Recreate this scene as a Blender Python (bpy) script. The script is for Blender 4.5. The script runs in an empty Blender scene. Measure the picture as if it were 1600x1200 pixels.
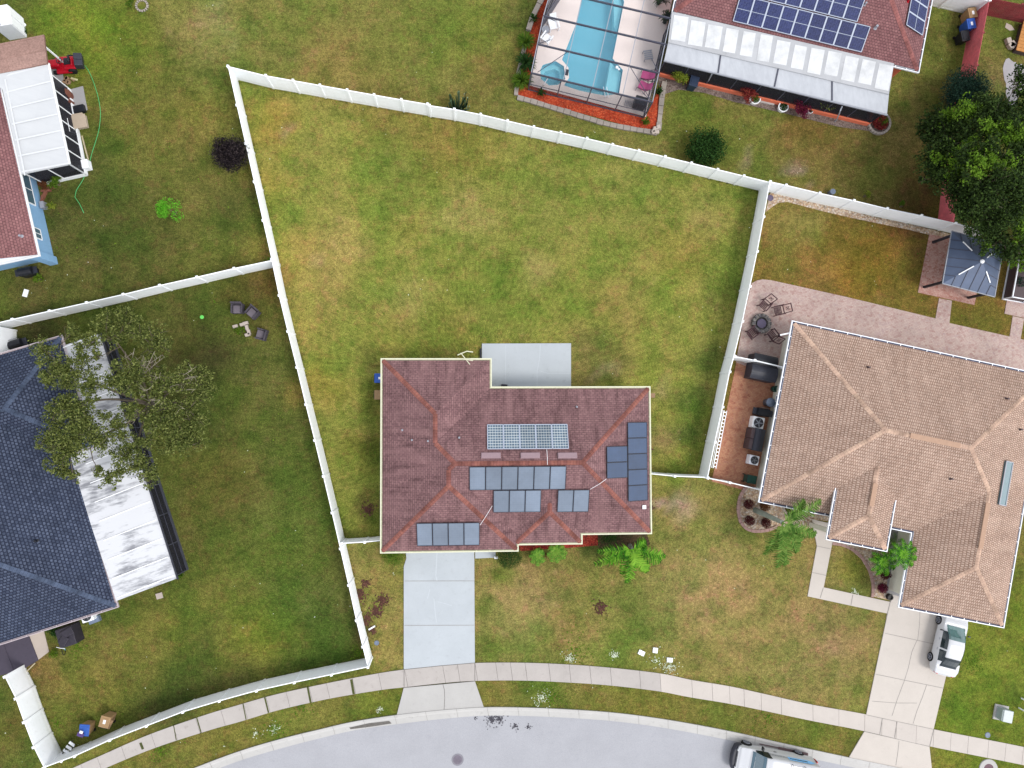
import bpy, math, random
from mathutils import Vector, Matrix, Quaternion, noise
from mathutils.geometry import tessellate_polygon
R = math.radians
random.seed(7)
S = bpy.context.scene
C = S.collection

# ---------------------------------------------------------------- camera, sky, sun, exposure
CAM_H = 49.0; FPX = 1110.0
NADIR = (740, 640)
down = Vector((NADIR[0]-800, -(NADIR[1]-600), -FPX)).normalized()
CQ = down.rotation_difference(Vector((0, 0, -1)))
cam = bpy.data.objects.new('camera', bpy.data.cameras.new('camera'))
C.objects.link(cam); S.camera = cam
cam.location = (0, 0, CAM_H); cam.rotation_mode = 'QUATERNION'; cam.rotation_quaternion = CQ
cam.data.sensor_width = 36; cam.data.lens = FPX/1600*36
cam.data.clip_start = 0.5; cam.data.clip_end = 900

SUN_EL, SUN_AZ = 56, 118          # azimuth: compass direction the light comes from (0 = +y, 90 = +x)
W = bpy.data.worlds.new('World'); S.world = W; W.use_nodes = True
nt = W.node_tree; nt.nodes.clear()
sky = nt.nodes.new('ShaderNodeTexSky'); sky.sky_type = 'NISHITA'; sky.sun_disc = False
sky.sun_elevation = R(SUN_EL); sky.sun_rotation = R(SUN_AZ)
sky.air_density = 1.0; sky.dust_density = 0.3; sky.ozone_density = 1.0
hs = nt.nodes.new('ShaderNodeHueSaturation'); hs.inputs['Saturation'].default_value = 0.14
bg = nt.nodes.new('ShaderNodeBackground'); bg.inputs['Strength'].default_value = 0.15
wo = nt.nodes.new('ShaderNodeOutputWorld')
nt.links.new(sky.outputs[0], hs.inputs['Color']); nt.links.new(hs.outputs[0], bg.inputs[0]); nt.links.new(bg.outputs[0], wo.inputs[0])
sl = bpy.data.lights.new('sun', 'SUN'); sl.energy = 1.0; sl.angle = R(18); sl.color = (1.0, 0.96, 0.90)
sun = bpy.data.objects.new('sun', sl); C.objects.link(sun)
sd = Vector((math.sin(R(SUN_AZ))*math.cos(R(SUN_EL)), math.cos(R(SUN_AZ))*math.cos(R(SUN_EL)), math.sin(R(SUN_EL))))
sun.rotation_euler = sd.to_track_quat('Z', 'Y').to_euler(); sun.location = (0, 0, 60)
S.view_settings.view_transform = 'Standard'; S.view_settings.look = 'None'
S.view_settings.exposure = 1.22; S.view_settings.gamma = 1
S.render.engine = 'CYCLES'

# ---------------------------------------------------------------- helpers
def P(px, py, z=0.0):
    """the point at height z that the photograph (1600x1200) shows at px, py"""
    d = CQ @ Vector((px-800, -(py-600), -FPX))
    t = (z-CAM_H)/d.z
    return Vector((0, 0, CAM_H)) + d*t

KA = 0.60      # seen brightness -> reflectance, for surfaces lit from the whole sky
def srgb(r, g, b):
    f = lambda c: (c/255/12.92) if c/255 <= .04045 else ((c/255+.055)/1.055)**2.4
    return (f(r)*KA, f(g)*KA, f(b)*KA, 1)
def raw(r, g, b):
    c = srgb(r, g, b); return (c[0]/KA, c[1]/KA, c[2]/KA, 1)

ROOTM = {}
class MB:
    def __init__(s, M=None): s.v = []; s.f = []; s.uv = []; s.M = M
    def add(s, pts, faces, uvs=None):
        o = len(s.v)
        if s.M is not None: pts = [s.M @ Vector(p) for p in pts]
        s.v += [Vector(p) for p in pts]
        for i, f in enumerate(faces):
            s.f.append([o+k for k in f]); s.uv.append(uvs[i] if uvs else None)
    def poly(s, pts, uv=None): s.add(pts, [list(range(len(pts)))], [uv] if uv else None)
    def box(s, c, d, rz=0, rx=0, ry=0):
        x, y, z = [k/2 for k in d]
        m = Matrix.Translation(c) @ Matrix.Rotation(rz, 4, 'Z') @ Matrix.Rotation(ry, 4, 'Y') @ Matrix.Rotation(rx, 4, 'X')
        p = [m @ Vector(q) for q in ((-x,-y,-z),(x,-y,-z),(x,y,-z),(-x,y,-z),(-x,-y,z),(x,-y,z),(x,y,z),(-x,y,z))]
        s.add(p, [(0,3,2,1),(4,5,6,7),(0,1,5,4),(1,2,6,5),(2,3,7,6),(3,0,4,7)])
    def beam(s, a, b, w, h):
        a = Vector(a); b = Vector(b); d = b-a; L = d.length
        if L < 1e-6: return
        d.normalize(); up = Vector((0, 0, 1))
        if abs(d.z) > .99: up = Vector((0, 1, 0))
        x = d.cross(up).normalized()*w/2; y = x.cross(d).normalized()*h/2
        p = [a-x-y, a+x-y, a+x+y, a-x+y, b-x-y, b+x-y, b+x+y, b-x+y]
        s.add(p, [(0,1,2,3),(7,6,5,4),(0,4,5,1),(1,5,6,2),(2,6,7,3),(3,7,4,0)])
    def prism(s, poly, z0, z1, uvscale=None):
        n = len(poly); b = [(p[0], p[1], z0) for p in poly]; t = [(p[0], p[1], z1) for p in poly]
        area = sum(poly[i][0]*poly[(i+1)%n][1]-poly[(i+1)%n][0]*poly[i][1] for i in range(n))
        if area < 0: b.reverse(); t.reverse()
        s.add(b+t, [list(range(n))[::-1], list(range(n, 2*n))]+[(i, (i+1)%n, n+(i+1)%n, n+i) for i in range(n)])
    def cyl(s, c, r, h, n=16, r2=None, axis='Z', cap=True):
        r2 = r if r2 is None else r2
        M = {'Z': Matrix.Identity(3), 'X': Matrix.Rotation(R(90), 3, 'Y'), 'Y': Matrix.Rotation(R(-90), 3, 'X')}[axis]
        c = Vector(c); p = []
        for q, z in ((r, 0), (r2, h)):
            for i in range(n):
                a = 2*math.pi*i/n; p.append(c + M @ Vector((q*math.cos(a), q*math.sin(a), z)))
        f = [(i, (i+1)%n, n+(i+1)%n, n+i) for i in range(n)]
        if cap: f += [list(range(n))[::-1], list(range(n, 2*n))]
        s.add(p, f)
    def lathe(s, c, prof, n=20):
        c = Vector(c); p = []; f = []
        for r, z in prof:
            for i in range(n):
                a = 2*math.pi*i/n; p.append(c+Vector((r*math.cos(a), r*math.sin(a), z)))
        for k in range(len(prof)-1):
            for i in range(n): f.append((k*n+i, k*n+(i+1)%n, (k+1)*n+(i+1)%n, (k+1)*n+i))
        s.add(p, f)
    def tube(s, pts, r, n=6, r2=None):
        pts = [Vector(p) for p in pts]; m = len(pts); o = []
        for i, p in enumerate(pts):
            d = (pts[min(i+1, m-1)]-pts[max(i-1, 0)]).normalized()
            up = Vector((0, 0, 1)) if abs(d.z) < .95 else Vector((1, 0, 0))
            x = d.cross(up).normalized(); y = x.cross(d)
            q = r if r2 is None else r+(r2-r)*i/(m-1)
            o += [p+x*q*math.cos(2*math.pi*k/n)+y*q*math.sin(2*math.pi*k/n) for k in range(n)]
        f = [(i*n+k, i*n+(k+1)%n, (i+1)*n+(k+1)%n, (i+1)*n+k) for i in range(m-1) for k in range(n)]
        s.add(o, f+[list(range(n))[::-1], [(m-1)*n+k for k in range(n)]])
    def build(s, name, mat, parent=None, smooth=False, bevel=0, local=False):
        me = bpy.data.meshes.new(name)
        inv = None
        if parent is not None and not local: inv = ROOTM[parent.name].inverted()
        me.from_pydata([tuple(inv @ v) if inv else tuple(v) for v in s.v], [], s.f)
        if any(u for u in s.uv):
            ul = me.uv_layers.new(name='UVMap'); k = 0; flat = []
            for f, u in zip(s.f, s.uv):
                for i in range(len(f)): flat += list(u[i]) if u else [0, 0]
            ul.data.foreach_set('uv', flat)
        me.materials.append(mat); me.validate(); me.update()
        if smooth: me.polygons.foreach_set('use_smooth', [True]*len(me.polygons))
        o = bpy.data.objects.new(name, me); C.objects.link(o)
        if parent is not None:
            o.parent = parent; ROOTM[o.name] = ROOTM[parent.name]
        else: ROOTM[o.name] = Matrix.Identity(4)
        if bevel:
            b = o.modifiers.new('bevel', 'BEVEL'); b.width = bevel; b.segments = 2; b.limit_method = 'ANGLE'; b.angle_limit = R(40)
        return o

def thing(name, label, cat, loc=(0, 0, 0), rz=0, group=None):
    o = bpy.data.objects.new(name, None); C.objects.link(o); o.empty_display_size = .3
    o.location = loc; o.rotation_euler = (0, 0, rz)
    ROOTM[o.name] = Matrix.Translation(Vector(loc)) @ Matrix.Rotation(rz, 4, 'Z')
    o['label'] = label; o['category'] = cat
    if group: o['group'] = group
    return o
def tag(o, label, cat, group=None, kind=None):
    o['label'] = label; o['category'] = cat
    if group: o['group'] = group
    if kind: o['kind'] = kind
    return o
def struct(o, label=None):
    o['kind'] = 'structure'
    if label: o['label'] = label; o['category'] = o.name.split('.')[0].replace('_', ' ')
    return o
def dup(root, loc, rz, label, scale=1):
    def cp(o, par):
        c = o.copy(); C.objects.link(c); c.parent = par
        for ch in o.children: cp(ch, c)
        return c
    r = cp(root, None); r.location = loc; r.rotation_euler = (0, 0, rz); r['label'] = label
    r.scale = (scale,)*3
    return r
def centre(o):
    """move a one-mesh thing's origin to the foot of its mesh"""
    me = o.data; n = len(me.vertices)
    xs = [v.co.x for v in me.vertices]; ys = [v.co.y for v in me.vertices]; z = min(v.co.z for v in me.vertices)
    c = Vector(((min(xs)+max(xs))/2, (min(ys)+max(ys))/2, z))
    me.transform(Matrix.Translation(-c)); o.location = c
    return o

def spline(pts, step=.5):
    """Catmull-Rom through 2D/3D points"""
    pts = [Vector(p) for p in pts]; out = []
    for i in range(len(pts)-1):
        a = pts[max(i-1, 0)]; b = pts[i]; c = pts[i+1]; d = pts[min(i+2, len(pts)-1)]
        n = max(1, int((c-b).length/step))
        for k in range(n):
            t = k/n
            out.append(.5*((2*b)+(c-a)*t+(2*a-5*b+4*c-d)*t*t+(3*b-a-3*c+d)*t**3))
    out.append(pts[-1]); return out
def offset(poly, d):
    """offset a closed 2D polygon outwards by d"""
    n = len(poly); poly = [Vector((p[0], p[1])) for p in poly]
    area = sum(poly[i].x*poly[(i+1)%n].y-poly[(i+1)%n].x*poly[i].y for i in range(n))
    sg = 1 if area > 0 else -1; out = []
    for i in range(n):
        a, b, c = poly[i-1], poly[i], poly[(i+1)%n]
        d1 = (b-a).normalized(); d2 = (c-b).normalized()
        n1 = Vector((d1.y, -d1.x))*sg; n2 = Vector((d2.y, -d2.x))*sg
        m = (n1+n2); m = m/(m.length_squared/2) if m.length_squared > .01 else n1
        out.append(b+m*d)
    return out

# ---------------------------------------------------------------- materials
class NT:
    def __init__(s, name):
        s.m = bpy.data.materials.new(name); s.m.use_nodes = True; s.t = s.m.node_tree
        s.b = s.t.nodes['Principled BSDF']
    def n(s, typ, **kw):
        x = s.t.nodes.new(typ)
        for k, v in kw.items():
            if k in x.inputs: x.inputs[k].default_value = v
            else: setattr(x, k, v)
        return x
    def l(s, a, b): s.t.links.new(a, b)
    def pos(s):
        g = s.n('ShaderNodeNewGeometry'); return g.outputs['Position']
    def noise(s, vec, scale, detail=3, rough=.55):
        x = s.n('ShaderNodeTexNoise'); x.inputs['Scale'].default_value = scale; x.inputs['Detail'].default_value = detail
        x.inputs['Roughness'].default_value = rough
        if vec is not None: s.l(vec, x.inputs['Vector'])
        return x.outputs['Fac']
    def ramp(s, fac, stops, interp='LINEAR'):
        x = s.n('ShaderNodeValToRGB'); e = x.color_ramp.elements; x.color_ramp.interpolation = interp
        while len(e) < len(stops): e.new(.5)
        for k, (p, c) in enumerate(stops):
            e[k].position = p; e[k].color = c if len(c) == 4 else (*c, 1)
        s.l(fac, x.inputs['Fac']); return x.outputs['Color']
    def mix(s, fac, a, b, mode='MIX'):
        x = s.n('ShaderNodeMix'); x.data_type = 'RGBA'; x.blend_type = mode
        for sock, val in ((x.inputs[0], fac), (x.inputs[6], a), (x.inputs[7], b)):
            if hasattr(val, 'is_linked'): s.l(val, sock)
            else: sock.default_value = val
        return x.outputs[2]
    def math(s, op, a, b=0, c=0):
        x = s.n('ShaderNodeMath'); x.operation = op
        for k, val in enumerate((a, b, c)):
            if hasattr(val, 'is_linked'): s.l(val, x.inputs[k])
            else: x.inputs[k].default_value = val
        return x.outputs[0]
    def bump(s, h, strength=.3, dist=.02):
        x = s.n('ShaderNodeBump'); x.inputs['Strength'].default_value = strength; x.inputs['Distance'].default_value = dist
        s.l(h, x.inputs['Height']); s.l(x.outputs[0], s.b.inputs['Normal'])
    def base(s, c, rough=.7, metal=0, spec=.3):
        if hasattr(c, 'is_linked'): s.l(c, s.b.inputs['Base Color'])
        else: s.b.inputs['Base Color'].default_value = c
        s.b.inputs['Roughness'].default_value = rough; s.b.inputs['Metallic'].default_value = metal
        s.b.inputs['Specular IOR Level'].default_value = spec
        return s.m
G = lambda v: (v, v, v, 1)
def scale(c, k): return (min(1, c[0]*k), min(1, c[1]*k), min(1, c[2]*k), 1)

def paint(name, col, rough=.6, var=.12, metal=0, nscale=6, spec=.3, dirt=0):
    t = NT(name); p = t.pos()
    f = t.noise(p, nscale, 5, .6)
    c = t.ramp(f, [(.3, scale(col, 1-var)), (.7, scale(col, 1+var))])
    if dirt:
        g = t.noise(p, 1.3, 6, .65)
        c = t.mix(t.math('MULTIPLY', t.ramp(g, [(.45, G(0)), (.7, G(1))]), dirt), c, (.09, .075, .06, 1))
    return t.base(c, rough, metal, spec)

def leaf(name, cols, rough=.5, sub=.0):
    t = NT(name); g = t.n('ShaderNodeNewGeometry')
    n = len(cols)
    c = t.ramp(g.outputs['Random Per Island'], [(i/max(1, n-1), k) for i, k in enumerate(cols)])
    t.base(c, .75, 0, .1)
    tr = t.n('ShaderNodeBsdfTranslucent'); t.l(t.mix(1, c, (1, 1, .7, 1), 'MULTIPLY'), tr.inputs[0])
    ms = t.n('ShaderNodeMixShader'); ms.inputs[0].default_value = .25
    t.l(t.b.outputs[0], ms.inputs[1]); t.l(tr.outputs[0], ms.inputs[2])
    t.l(ms.outputs[0], t.t.nodes['Material Output'].inputs[0])
    return t.m

def shingle(name, c1, c2, gap, w=.32, h=.145, mortar=.012, bias=0, patch=.22, streak=0):  # streak: algae runs down the slope
    t = NT(name); uv = t.n('ShaderNodeUVMap').outputs[0]
    b = t.n('ShaderNodeTexBrick'); t.l(uv, b.inputs['Vector'])
    b.inputs['Scale'].default_value = 1; b.inputs['Brick Width'].default_value = w; b.inputs['Row Height'].default_value = h
    b.inputs['Mortar Size'].default_value = mortar; b.inputs['Mortar Smooth'].default_value = .2; b.inputs['Bias'].default_value = bias
    b.inputs['Color1'].default_value = c1; b.inputs['Color2'].default_value = c2; b.inputs['Mortar'].default_value = gap
    p = t.pos()
    f1 = t.noise(p, .45, 4, .6); f2 = t.noise(uv, 9, 5, .7); f3 = t.noise(uv, 2.6, 3, .6)
    c = t.mix(1, b.outputs['Color'], t.ramp(f1, [(.3, G(1-patch)), (.7, G(1+patch*.6))]), 'MULTIPLY')
    c = t.mix(1, c, t.ramp(f2, [(.25, G(.62)), (.75, G(1.3))]), 'MULTIPLY')
    c = t.mix(1, c, t.ramp(f3, [(.3, G(.88)), (.7, G(1.1))]), 'MULTIPLY')
    if streak:
        mp = t.n('ShaderNodeMapping'); mp.inputs['Scale'].default_value = (1.5, .28, 1); t.l(uv, mp.inputs[0])
        g = t.noise(mp.outputs[0], 1.6, 6, .68)
        c = t.mix(t.math('MULTIPLY', t.ramp(g, [(.50, G(0)), (.70, G(1))]), streak), c, scale(gap, .42))
        g2 = t.noise(mp.outputs[0], .7, 4, .6)
        c = t.mix(t.math('MULTIPLY', t.ramp(g2, [(.48, G(0)), (.66, G(1))]), streak*.5), c, scale(c2, 1.25))
    t.base(c, .95, 0, .1); t.bump(b.outputs['Fac'], -.35, .012)
    return t.m

def ridgecap(name, c1, c2):
    t = NT(name); uv = t.n('ShaderNodeUVMap').outputs[0]
    b = t.n('ShaderNodeTexBrick'); t.l(uv, b.inputs['Vector']); b.offset = 0
    b.inputs['Scale'].default_value = 1; b.inputs['Brick Width'].default_value = .2; b.inputs['Row Height'].default_value = 2
    b.inputs['Mortar Size'].default_value = .008; b.inputs['Color1'].default_value = c1; b.inputs['Color2'].default_value = c2
    b.inputs['Mortar'].default_value = scale(c1, .5)
    f = t.noise(t.pos(), 1.2, 5, .65)
    c = t.mix(1, b.outputs['Color'], t.ramp(f, [(.35, G(.6)), (.62, G(1.15))]), 'MULTIPLY')
    t.base(c, .95, 0, .1); return t.m

def concrete(name, col, var=.1, stain=(.10, .09, .08, 1), amt=.35, fine=.06):
    t = NT(name); p = t.pos()
    f1 = t.noise(p, .55, 6, .62); f2 = t.noise(p, 22, 3, .7); f3 = t.noise(p, 2.3, 5, .7)
    c = t.ramp(f1, [(.3, scale(col, 1-var)), (.7, scale(col, 1+var))])
    c = t.mix(1, c, t.ramp(f2, [(.2, G(1-fine)), (.8, G(1+fine))]), 'MULTIPLY')
    c = t.mix(t.math('MULTIPLY', t.ramp(f3, [(.58, G(0)), (.82, G(1))]), amt), c, stain)
    t.base(c, .9, 0, .2); t.bump(f2, .15, .01); return t.m

def pavers(name, cols, sx=.21, sy=.11, rot=0, patch=.2):
    t = NT(name); p = t.pos()
    mp = t.n('ShaderNodeMapping'); mp.inputs['Rotation'].default_value = (0, 0, rot); t.l(p, mp.inputs[0])
    b = t.n('ShaderNodeTexBrick'); t.l(mp.outputs[0], b.inputs['Vector'])
    b.inputs['Scale'].default_value = 1; b.inputs['Brick Width'].default_value = sx; b.inputs['Row Height'].default_value = sy
    b.inputs['Mortar Size'].default_value = .006; b.inputs['Color1'].default_value = G(0); b.inputs['Color2'].default_value = G(1)
    b.inputs['Mortar'].default_value = G(.2); b.inputs['Bias'].default_value = 0
    v = t.n('ShaderNodeTexVoronoi'); v.inputs['Scale'].default_value = 5.5; t.l(mp.outputs[0], v.inputs['Vector'])
    sp = t.n('ShaderNodeSeparateColor'); t.l(v.outputs['Color'], sp.inputs[0])
    f = t.math('ADD', t.math('MULTIPLY', b.outputs['Color'], .4), t.math('MULTIPLY', sp.outputs[0], .6))
    n = len(cols)
    c = t.ramp(f, [(i/(n-1), k) for i, k in enumerate(cols)])
    c = t.mix(t.math('MULTIPLY', b.outputs['Fac'], .45), c, (.12, .09, .075, 1))
    f1 = t.noise(p, .5, 5, .6)
    c = t.mix(1, c, t.ramp(f1, [(.3, G(1-patch)), (.7, G(1+patch))]), 'MULTIPLY')
    t.base(c, .9, 0, .2); t.bump(b.outputs['Fac'], -.3, .01); return t.m

def pebbles(name, cols, sc=11, bump=.8):
    t = NT(name); p = t.pos()
    v = t.n('ShaderNodeTexVoronoi'); v.inputs['Scale'].default_value = sc; t.l(p, v.inputs['Vector'])
    sp = t.n('ShaderNodeSeparateColor'); t.l(v.outputs['Color'], sp.inputs[0])
    n = len(cols)
    c = t.ramp(sp.outputs[0], [(i/(n-1), k) for i, k in enumerate(cols)])
    c = t.mix(1, c, t.ramp(v.outputs['Distance'], [(.0, G(1.2)), (.8, G(.6))]), 'MULTIPLY')
    f1 = t.noise(p, 1.2, 4, .6)
    c = t.mix(1, c, t.ramp(f1, [(.3, G(.8)), (.7, G(1.15))]), 'MULTIPLY')
    t.base(c, .9, 0, .2); t.bump(v.outputs['Distance'], -bump, .03); return t.m

def grid_mat(name, cell, line, nx, ny, lw=.05, rough=.25, metal=0, var=.2, spec=.5):
    t = NT(name); uv = t.n('ShaderNodeUVMap').outputs[0]
    b = t.n('ShaderNodeTexBrick'); b.offset = 0; t.l(uv, b.inputs['Vector'])
    b.inputs['Scale'].default_value = 1; b.inputs['Brick Width'].default_value = 1/nx; b.inputs['Row Height'].default_value = 1/ny
    b.inputs['Mortar Size'].default_value = lw; b.inputs['Color1'].default_value = scale(cell, 1-var); b.inputs['Color2'].default_value = scale(cell, 1+var)
    b.inputs['Mortar'].default_value = line; b.inputs['Mortar Smooth'].default_value = 0
    o = t.n('ShaderNodeObjectInfo')
    c = t.mix(1, b.outputs['Color'], t.ramp(o.outputs['Random'], [(0, G(.82)), (1, G(1.15))]), 'MULTIPLY')
    f = t.noise(t.pos(), .7, 3)
    c = t.mix(1, c, t.ramp(f, [(.3, G(.9)), (.7, G(1.12))]), 'MULTIPLY')
    return t.base(c, rough, metal, spec)

# --- lawn
def lawn_mat():
    t = NT('lawn_grass'); p = t.pos()
    a = t.n('ShaderNodeVertexColor'); a.layer_name = 'turf'
    n1 = t.noise(p, .16, 5, .6); n2 = t.noise(p, .75, 6, .68); n3 = t.noise(p, 3.2, 5, .72); n4 = t.noise(p, 16, 3, .75)
    w = t.n('ShaderNodeMapping'); w.inputs['Location'].default_value = (37, 11, 5); t.l(p, w.inputs[0])
    m1 = t.noise(w.outputs[0], .3, 6, .65); m2 = t.noise(w.outputs[0], 1.7, 6, .7)
    c = a.outputs['Color']
    def vary(c, f, lo, hi, amt, k, inv=False):
        g = t.ramp(f, [(lo, G(1)), (hi, G(0))] if inv else [(lo, G(0)), (hi, G(1))])
        return t.mix(t.math('MULTIPLY', g, amt), c, t.mix(1, c, (*k, 1), 'MULTIPLY'))
    c = vary(c, m1, .46, .62, .9, (1.26, 1.07, 1.35))
    c = vary(c, m1, .32, .50, .8, (.66, .92, .70), True)
    c = vary(c, m2, .52, .62, .8, (1.12, .87, 1.10))
    c = vary(c, t.noise(w.outputs[0], .9, 7, .72), .56, .68, .8, (1.30, 1.12, 1.5))
    c = vary(c, n2, .34, .52, .8, (.68, .82, .70), True)
    c = vary(c, n1, .52, .70, .6, (1.14, 1.14, 1.10))
    c = t.mix(1, c, t.ramp(n2, [(.34, G(.88)), (.66, G(1.12))]), 'MULTIPLY')
    c = t.mix(1, c, t.ramp(n3, [(.34, G(.72)), (.66, G(1.28))]), 'MULTIPLY')
    c = t.mix(1, c, t.ramp(n4, [(.34, G(.48)), (.66, G(1.52))]), 'MULTIPLY')
    n5 = t.noise(p, 6.5, 8, .85)
    c = t.mix(1, c, t.ramp(n5, [(.39, G(.66)), (.61, G(1.32))]), 'MULTIPLY')
    t.base(c, .95, 0, .08); t.bump(t.math('ADD', n3, n4), .5, .05); return t.m

M = {}
M['lawn'] = lawn_mat()
M['vinyl'] = paint('white_vinyl', raw(238, 241, 246), .45, .02)
def vinyl():
    t = NT('white_vinyl'); p = t.pos(); sx = t.n('ShaderNodeSeparateXYZ'); t.l(p, sx.inputs[0])
    f = t.noise(p, 5, 5, .65); g = t.noise(p, .8, 3)
    low = t.ramp(t.math('ADD', sx.outputs[2], t.math('MULTIPLY', f, .5)), [(.28, G(1)), (.75, G(0))])
    c = t.ramp(g, [(.3, raw(232, 236, 240)), (.7, raw(241, 243, 248))])
    c = t.mix(t.math('MULTIPLY', low, .45), c, raw(164, 162, 140))
    c = t.mix(t.math('MULTIPLY', t.ramp(f, [(.56, G(0)), (.75, G(1))]), .25), c, raw(186, 190, 182))
    return t.base(c, .45, 0, .3)
M['vinyl'] = vinyl()
M['white'] = paint('white_paint', raw(228, 230, 234), .5, .04)
M['whitemetal'] = paint('white_metal', raw(225, 228, 236), .4, .05)
M['cream'] = paint('cream_gutter', raw(196, 196, 172), .5, .06)
M['greywall'] = paint('stucco_beige', raw(205, 203, 190), .9, .06)
M['coral'] = paint('stucco_coral', raw(206, 108, 80), .9, .08)
M['blue'] = paint('stucco_blue', raw(122, 160, 195), .9, .05)
M['tanwall'] = paint('stucco_tan', raw(196, 186, 166), .9, .08)
M['black'] = paint('black_plastic', srgb(38, 40, 48), .4, .2)
M['charcoal'] = paint('charcoal_plastic', srgb(58, 60, 72), .45, .15)
M['brownbox'] = paint('brown_plastic', srgb(92, 76, 80), .5, .12)
M['bronze'] = paint('bronze_aluminium', srgb(84, 86, 102), .45, .1)
M['silver'] = paint('mill_aluminium', srgb(176, 180, 192), .35, .08)
M['gutterdirt'] = paint('gutter_dirt', srgb(96, 100, 122), .9, .3, nscale=3)
M['screen'] = None
M['rubber'] = paint('rubber', srgb(30, 30, 32), .8, .1)
M['steel'] = paint('steel', srgb(150, 152, 158), .35, .1, metal=.6)
M['darkmetal'] = paint('dark_metal', srgb(54, 52, 62), .5, .15, metal=.3)
M['red'] = paint('red_enamel', srgb(196, 22, 44), .35, .1)
M['redfence'] = paint('red_stained_wood', raw(205, 104, 112), .85, .16, nscale=3, dirt=.25)
M['darkredfence'] = paint('dark_red_wood', raw(128, 52, 56), .85, .2, nscale=3, dirt=.3)
M['orangewood'] = paint('orange_cedar', srgb(214, 150, 86), .8, .15, nscale=4)
M['tanbin'] = paint('tan_plastic', srgb(186, 152, 112), .55, .08)
M['card'] = paint('cardboard_tan', srgb(170, 138, 108), .8, .12)
M['bluebin'] = paint('blue_plastic', srgb(60, 108, 205), .45, .1)
M['greenbin'] = paint('dark_green_plastic', srgb(34, 78, 68), .45, .12)
M['bluegrey'] = paint('blue_grey_plastic', srgb(128, 142, 166), .5, .08)
M['wicker'] = pebbles('grey_wicker', [srgb(92, 86, 96), srgb(112, 106, 116), srgb(80, 76, 86)], 40, .3)
M['cushion'] = paint('grey_cushion', srgb(126, 118, 128), .9, .08)
M['brownwood'] = paint('dark_brown_wood', srgb(78, 46, 54), .7, .15)
M['block'] = concrete('pale_block', srgb(214, 200, 190), .08)
M['stone'] = concrete('stone_edging', srgb(178, 168, 160), .22, amt=.5)
M['stonepit'] = pebbles('grey_stone', [srgb(120, 118, 118), srgb(158, 152, 146), srgb(96, 94, 104)], 9, .6)
M['ash'] = paint('ash_steel', srgb(112, 102, 128), .6, .1)
M['concrete'] = concrete('pale_concrete', srgb(206, 204, 202), .06, amt=.2)
M['walk'] = concrete('sidewalk_concrete', srgb(203, 196, 192), .08, amt=.45)
M['sidewalk_right'] = M['walk']
M['painted'] = concrete('blue_grey_concrete', srgb(207, 214, 221), .05, srgb(170, 170, 176), amt=.5, fine=.05)
M['cream_concrete'] = concrete('cream_concrete', srgb(226, 217, 209), .04, amt=.15)
M['greyslab'] = concrete('grey_slab', srgb(178, 176, 178), .05)
M['joint'] = paint('joint', srgb(120, 116, 112), .95, .2)
M['joint2'] = paint('faint_joint', srgb(168, 164, 160), .95, .1)
M['moss'] = paint('mossy_joint', srgb(84, 90, 48), .95, .4, nscale=9)
M['patch'] = paint('patch_filler', srgb(218, 225, 232), .9, .03)
M['asphalt'] = concrete('grey_asphalt', srgb(190, 191, 198), .05, srgb(130,130,140), amt=.25, fine=.16)
M['kerb'] = concrete('kerb_concrete', srgb(214, 212, 210), .06, amt=.45)
M['deck'] = concrete('pool_deck_paint', scale(srgb(224, 212, 208), 1.5), .04, amt=.1)
M['pink'] = pavers('pink_pavers', [srgb(186, 150, 142), srgb(204, 176, 170), srgb(216, 194, 184), srgb(188, 160, 162)], rot=R(12), patch=.12)
M['orange'] = pavers('orange_pavers', [srgb(180, 112, 92), srgb(202, 140, 112), srgb(216, 160, 126), srgb(184, 120, 110)], rot=R(12), patch=.12)
M['gazebopad'] = pavers('red_pavers', [srgb(176, 112, 96), srgb(200, 150, 138), srgb(214, 176, 164), srgb(180, 116, 100)], rot=R(12))
M['pebble'] = pebbles('tan_pebbles', [srgb(226, 196, 162), srgb(238, 218, 194), srgb(204, 166, 130), srgb(246, 234, 220), srgb(190, 150, 122)], 9)
M['brickedge'] = concrete('pink_kerbing', srgb(190, 156, 148), .12)
M['mulch'] = pebbles('orange_mulch', [srgb(214, 84, 48), srgb(190, 62, 36), srgb(232, 110, 70), srgb(160, 56, 40)], 12, .8)
M['redmulch'] = pebbles('red_mulch', [srgb(186, 62, 50), srgb(150, 44, 40), srgb(206, 92, 68), srgb(112, 40, 36)], 12, .8)
M['soil'] = pebbles('grey_soil', [srgb(140, 122, 116), srgb(166, 150, 142), srgb(118, 98, 92)], 12, .6)
M['bark'] = paint('bark', srgb(150, 136, 120), .95, .25, nscale=7)
M['darkbark'] = paint('dark_bark', srgb(112, 102, 88), .95, .25, nscale=7)
M['deadbranch'] = paint('bare_branch', srgb(172, 162, 146), .9, .15, nscale=9)
M['palmtrunk'] = paint('palm_trunk', srgb(150, 158, 146), .9, .15, nscale=5)
M['hose'] = paint('green_hose', srgb(90, 200, 120), .5, .1)
M['lime'] = paint('lime_plastic', srgb(120, 240, 110), .5, .05)
M['pinkfabric'] = paint('pink_fabric', srgb(222, 96, 158), .7, .08)
M['glass'] = paint('window_glass', srgb(92, 122, 140), .08, .08, spec=.8)
M['carglass'] = paint('car_glass', srgb(36, 50, 58), .08, .15, spec=.4)
M['tealglass'] = paint('teal_car_glass', srgb(96, 132, 132), .06, .25, spec=1, nscale=2)
M['carwhite'] = paint('white_car_paint', srgb(232, 234, 240), .22, .01, spec=.6)
M['tail'] = paint('red_lens', srgb(190, 20, 34), .2, .05)
M['lamp'] = paint('clear_lens', srgb(214, 218, 224), .1, .03, spec=.8)
M['decal'] = paint('blue_vinyl_decal', raw(130, 190, 240), .5, .05)
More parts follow.
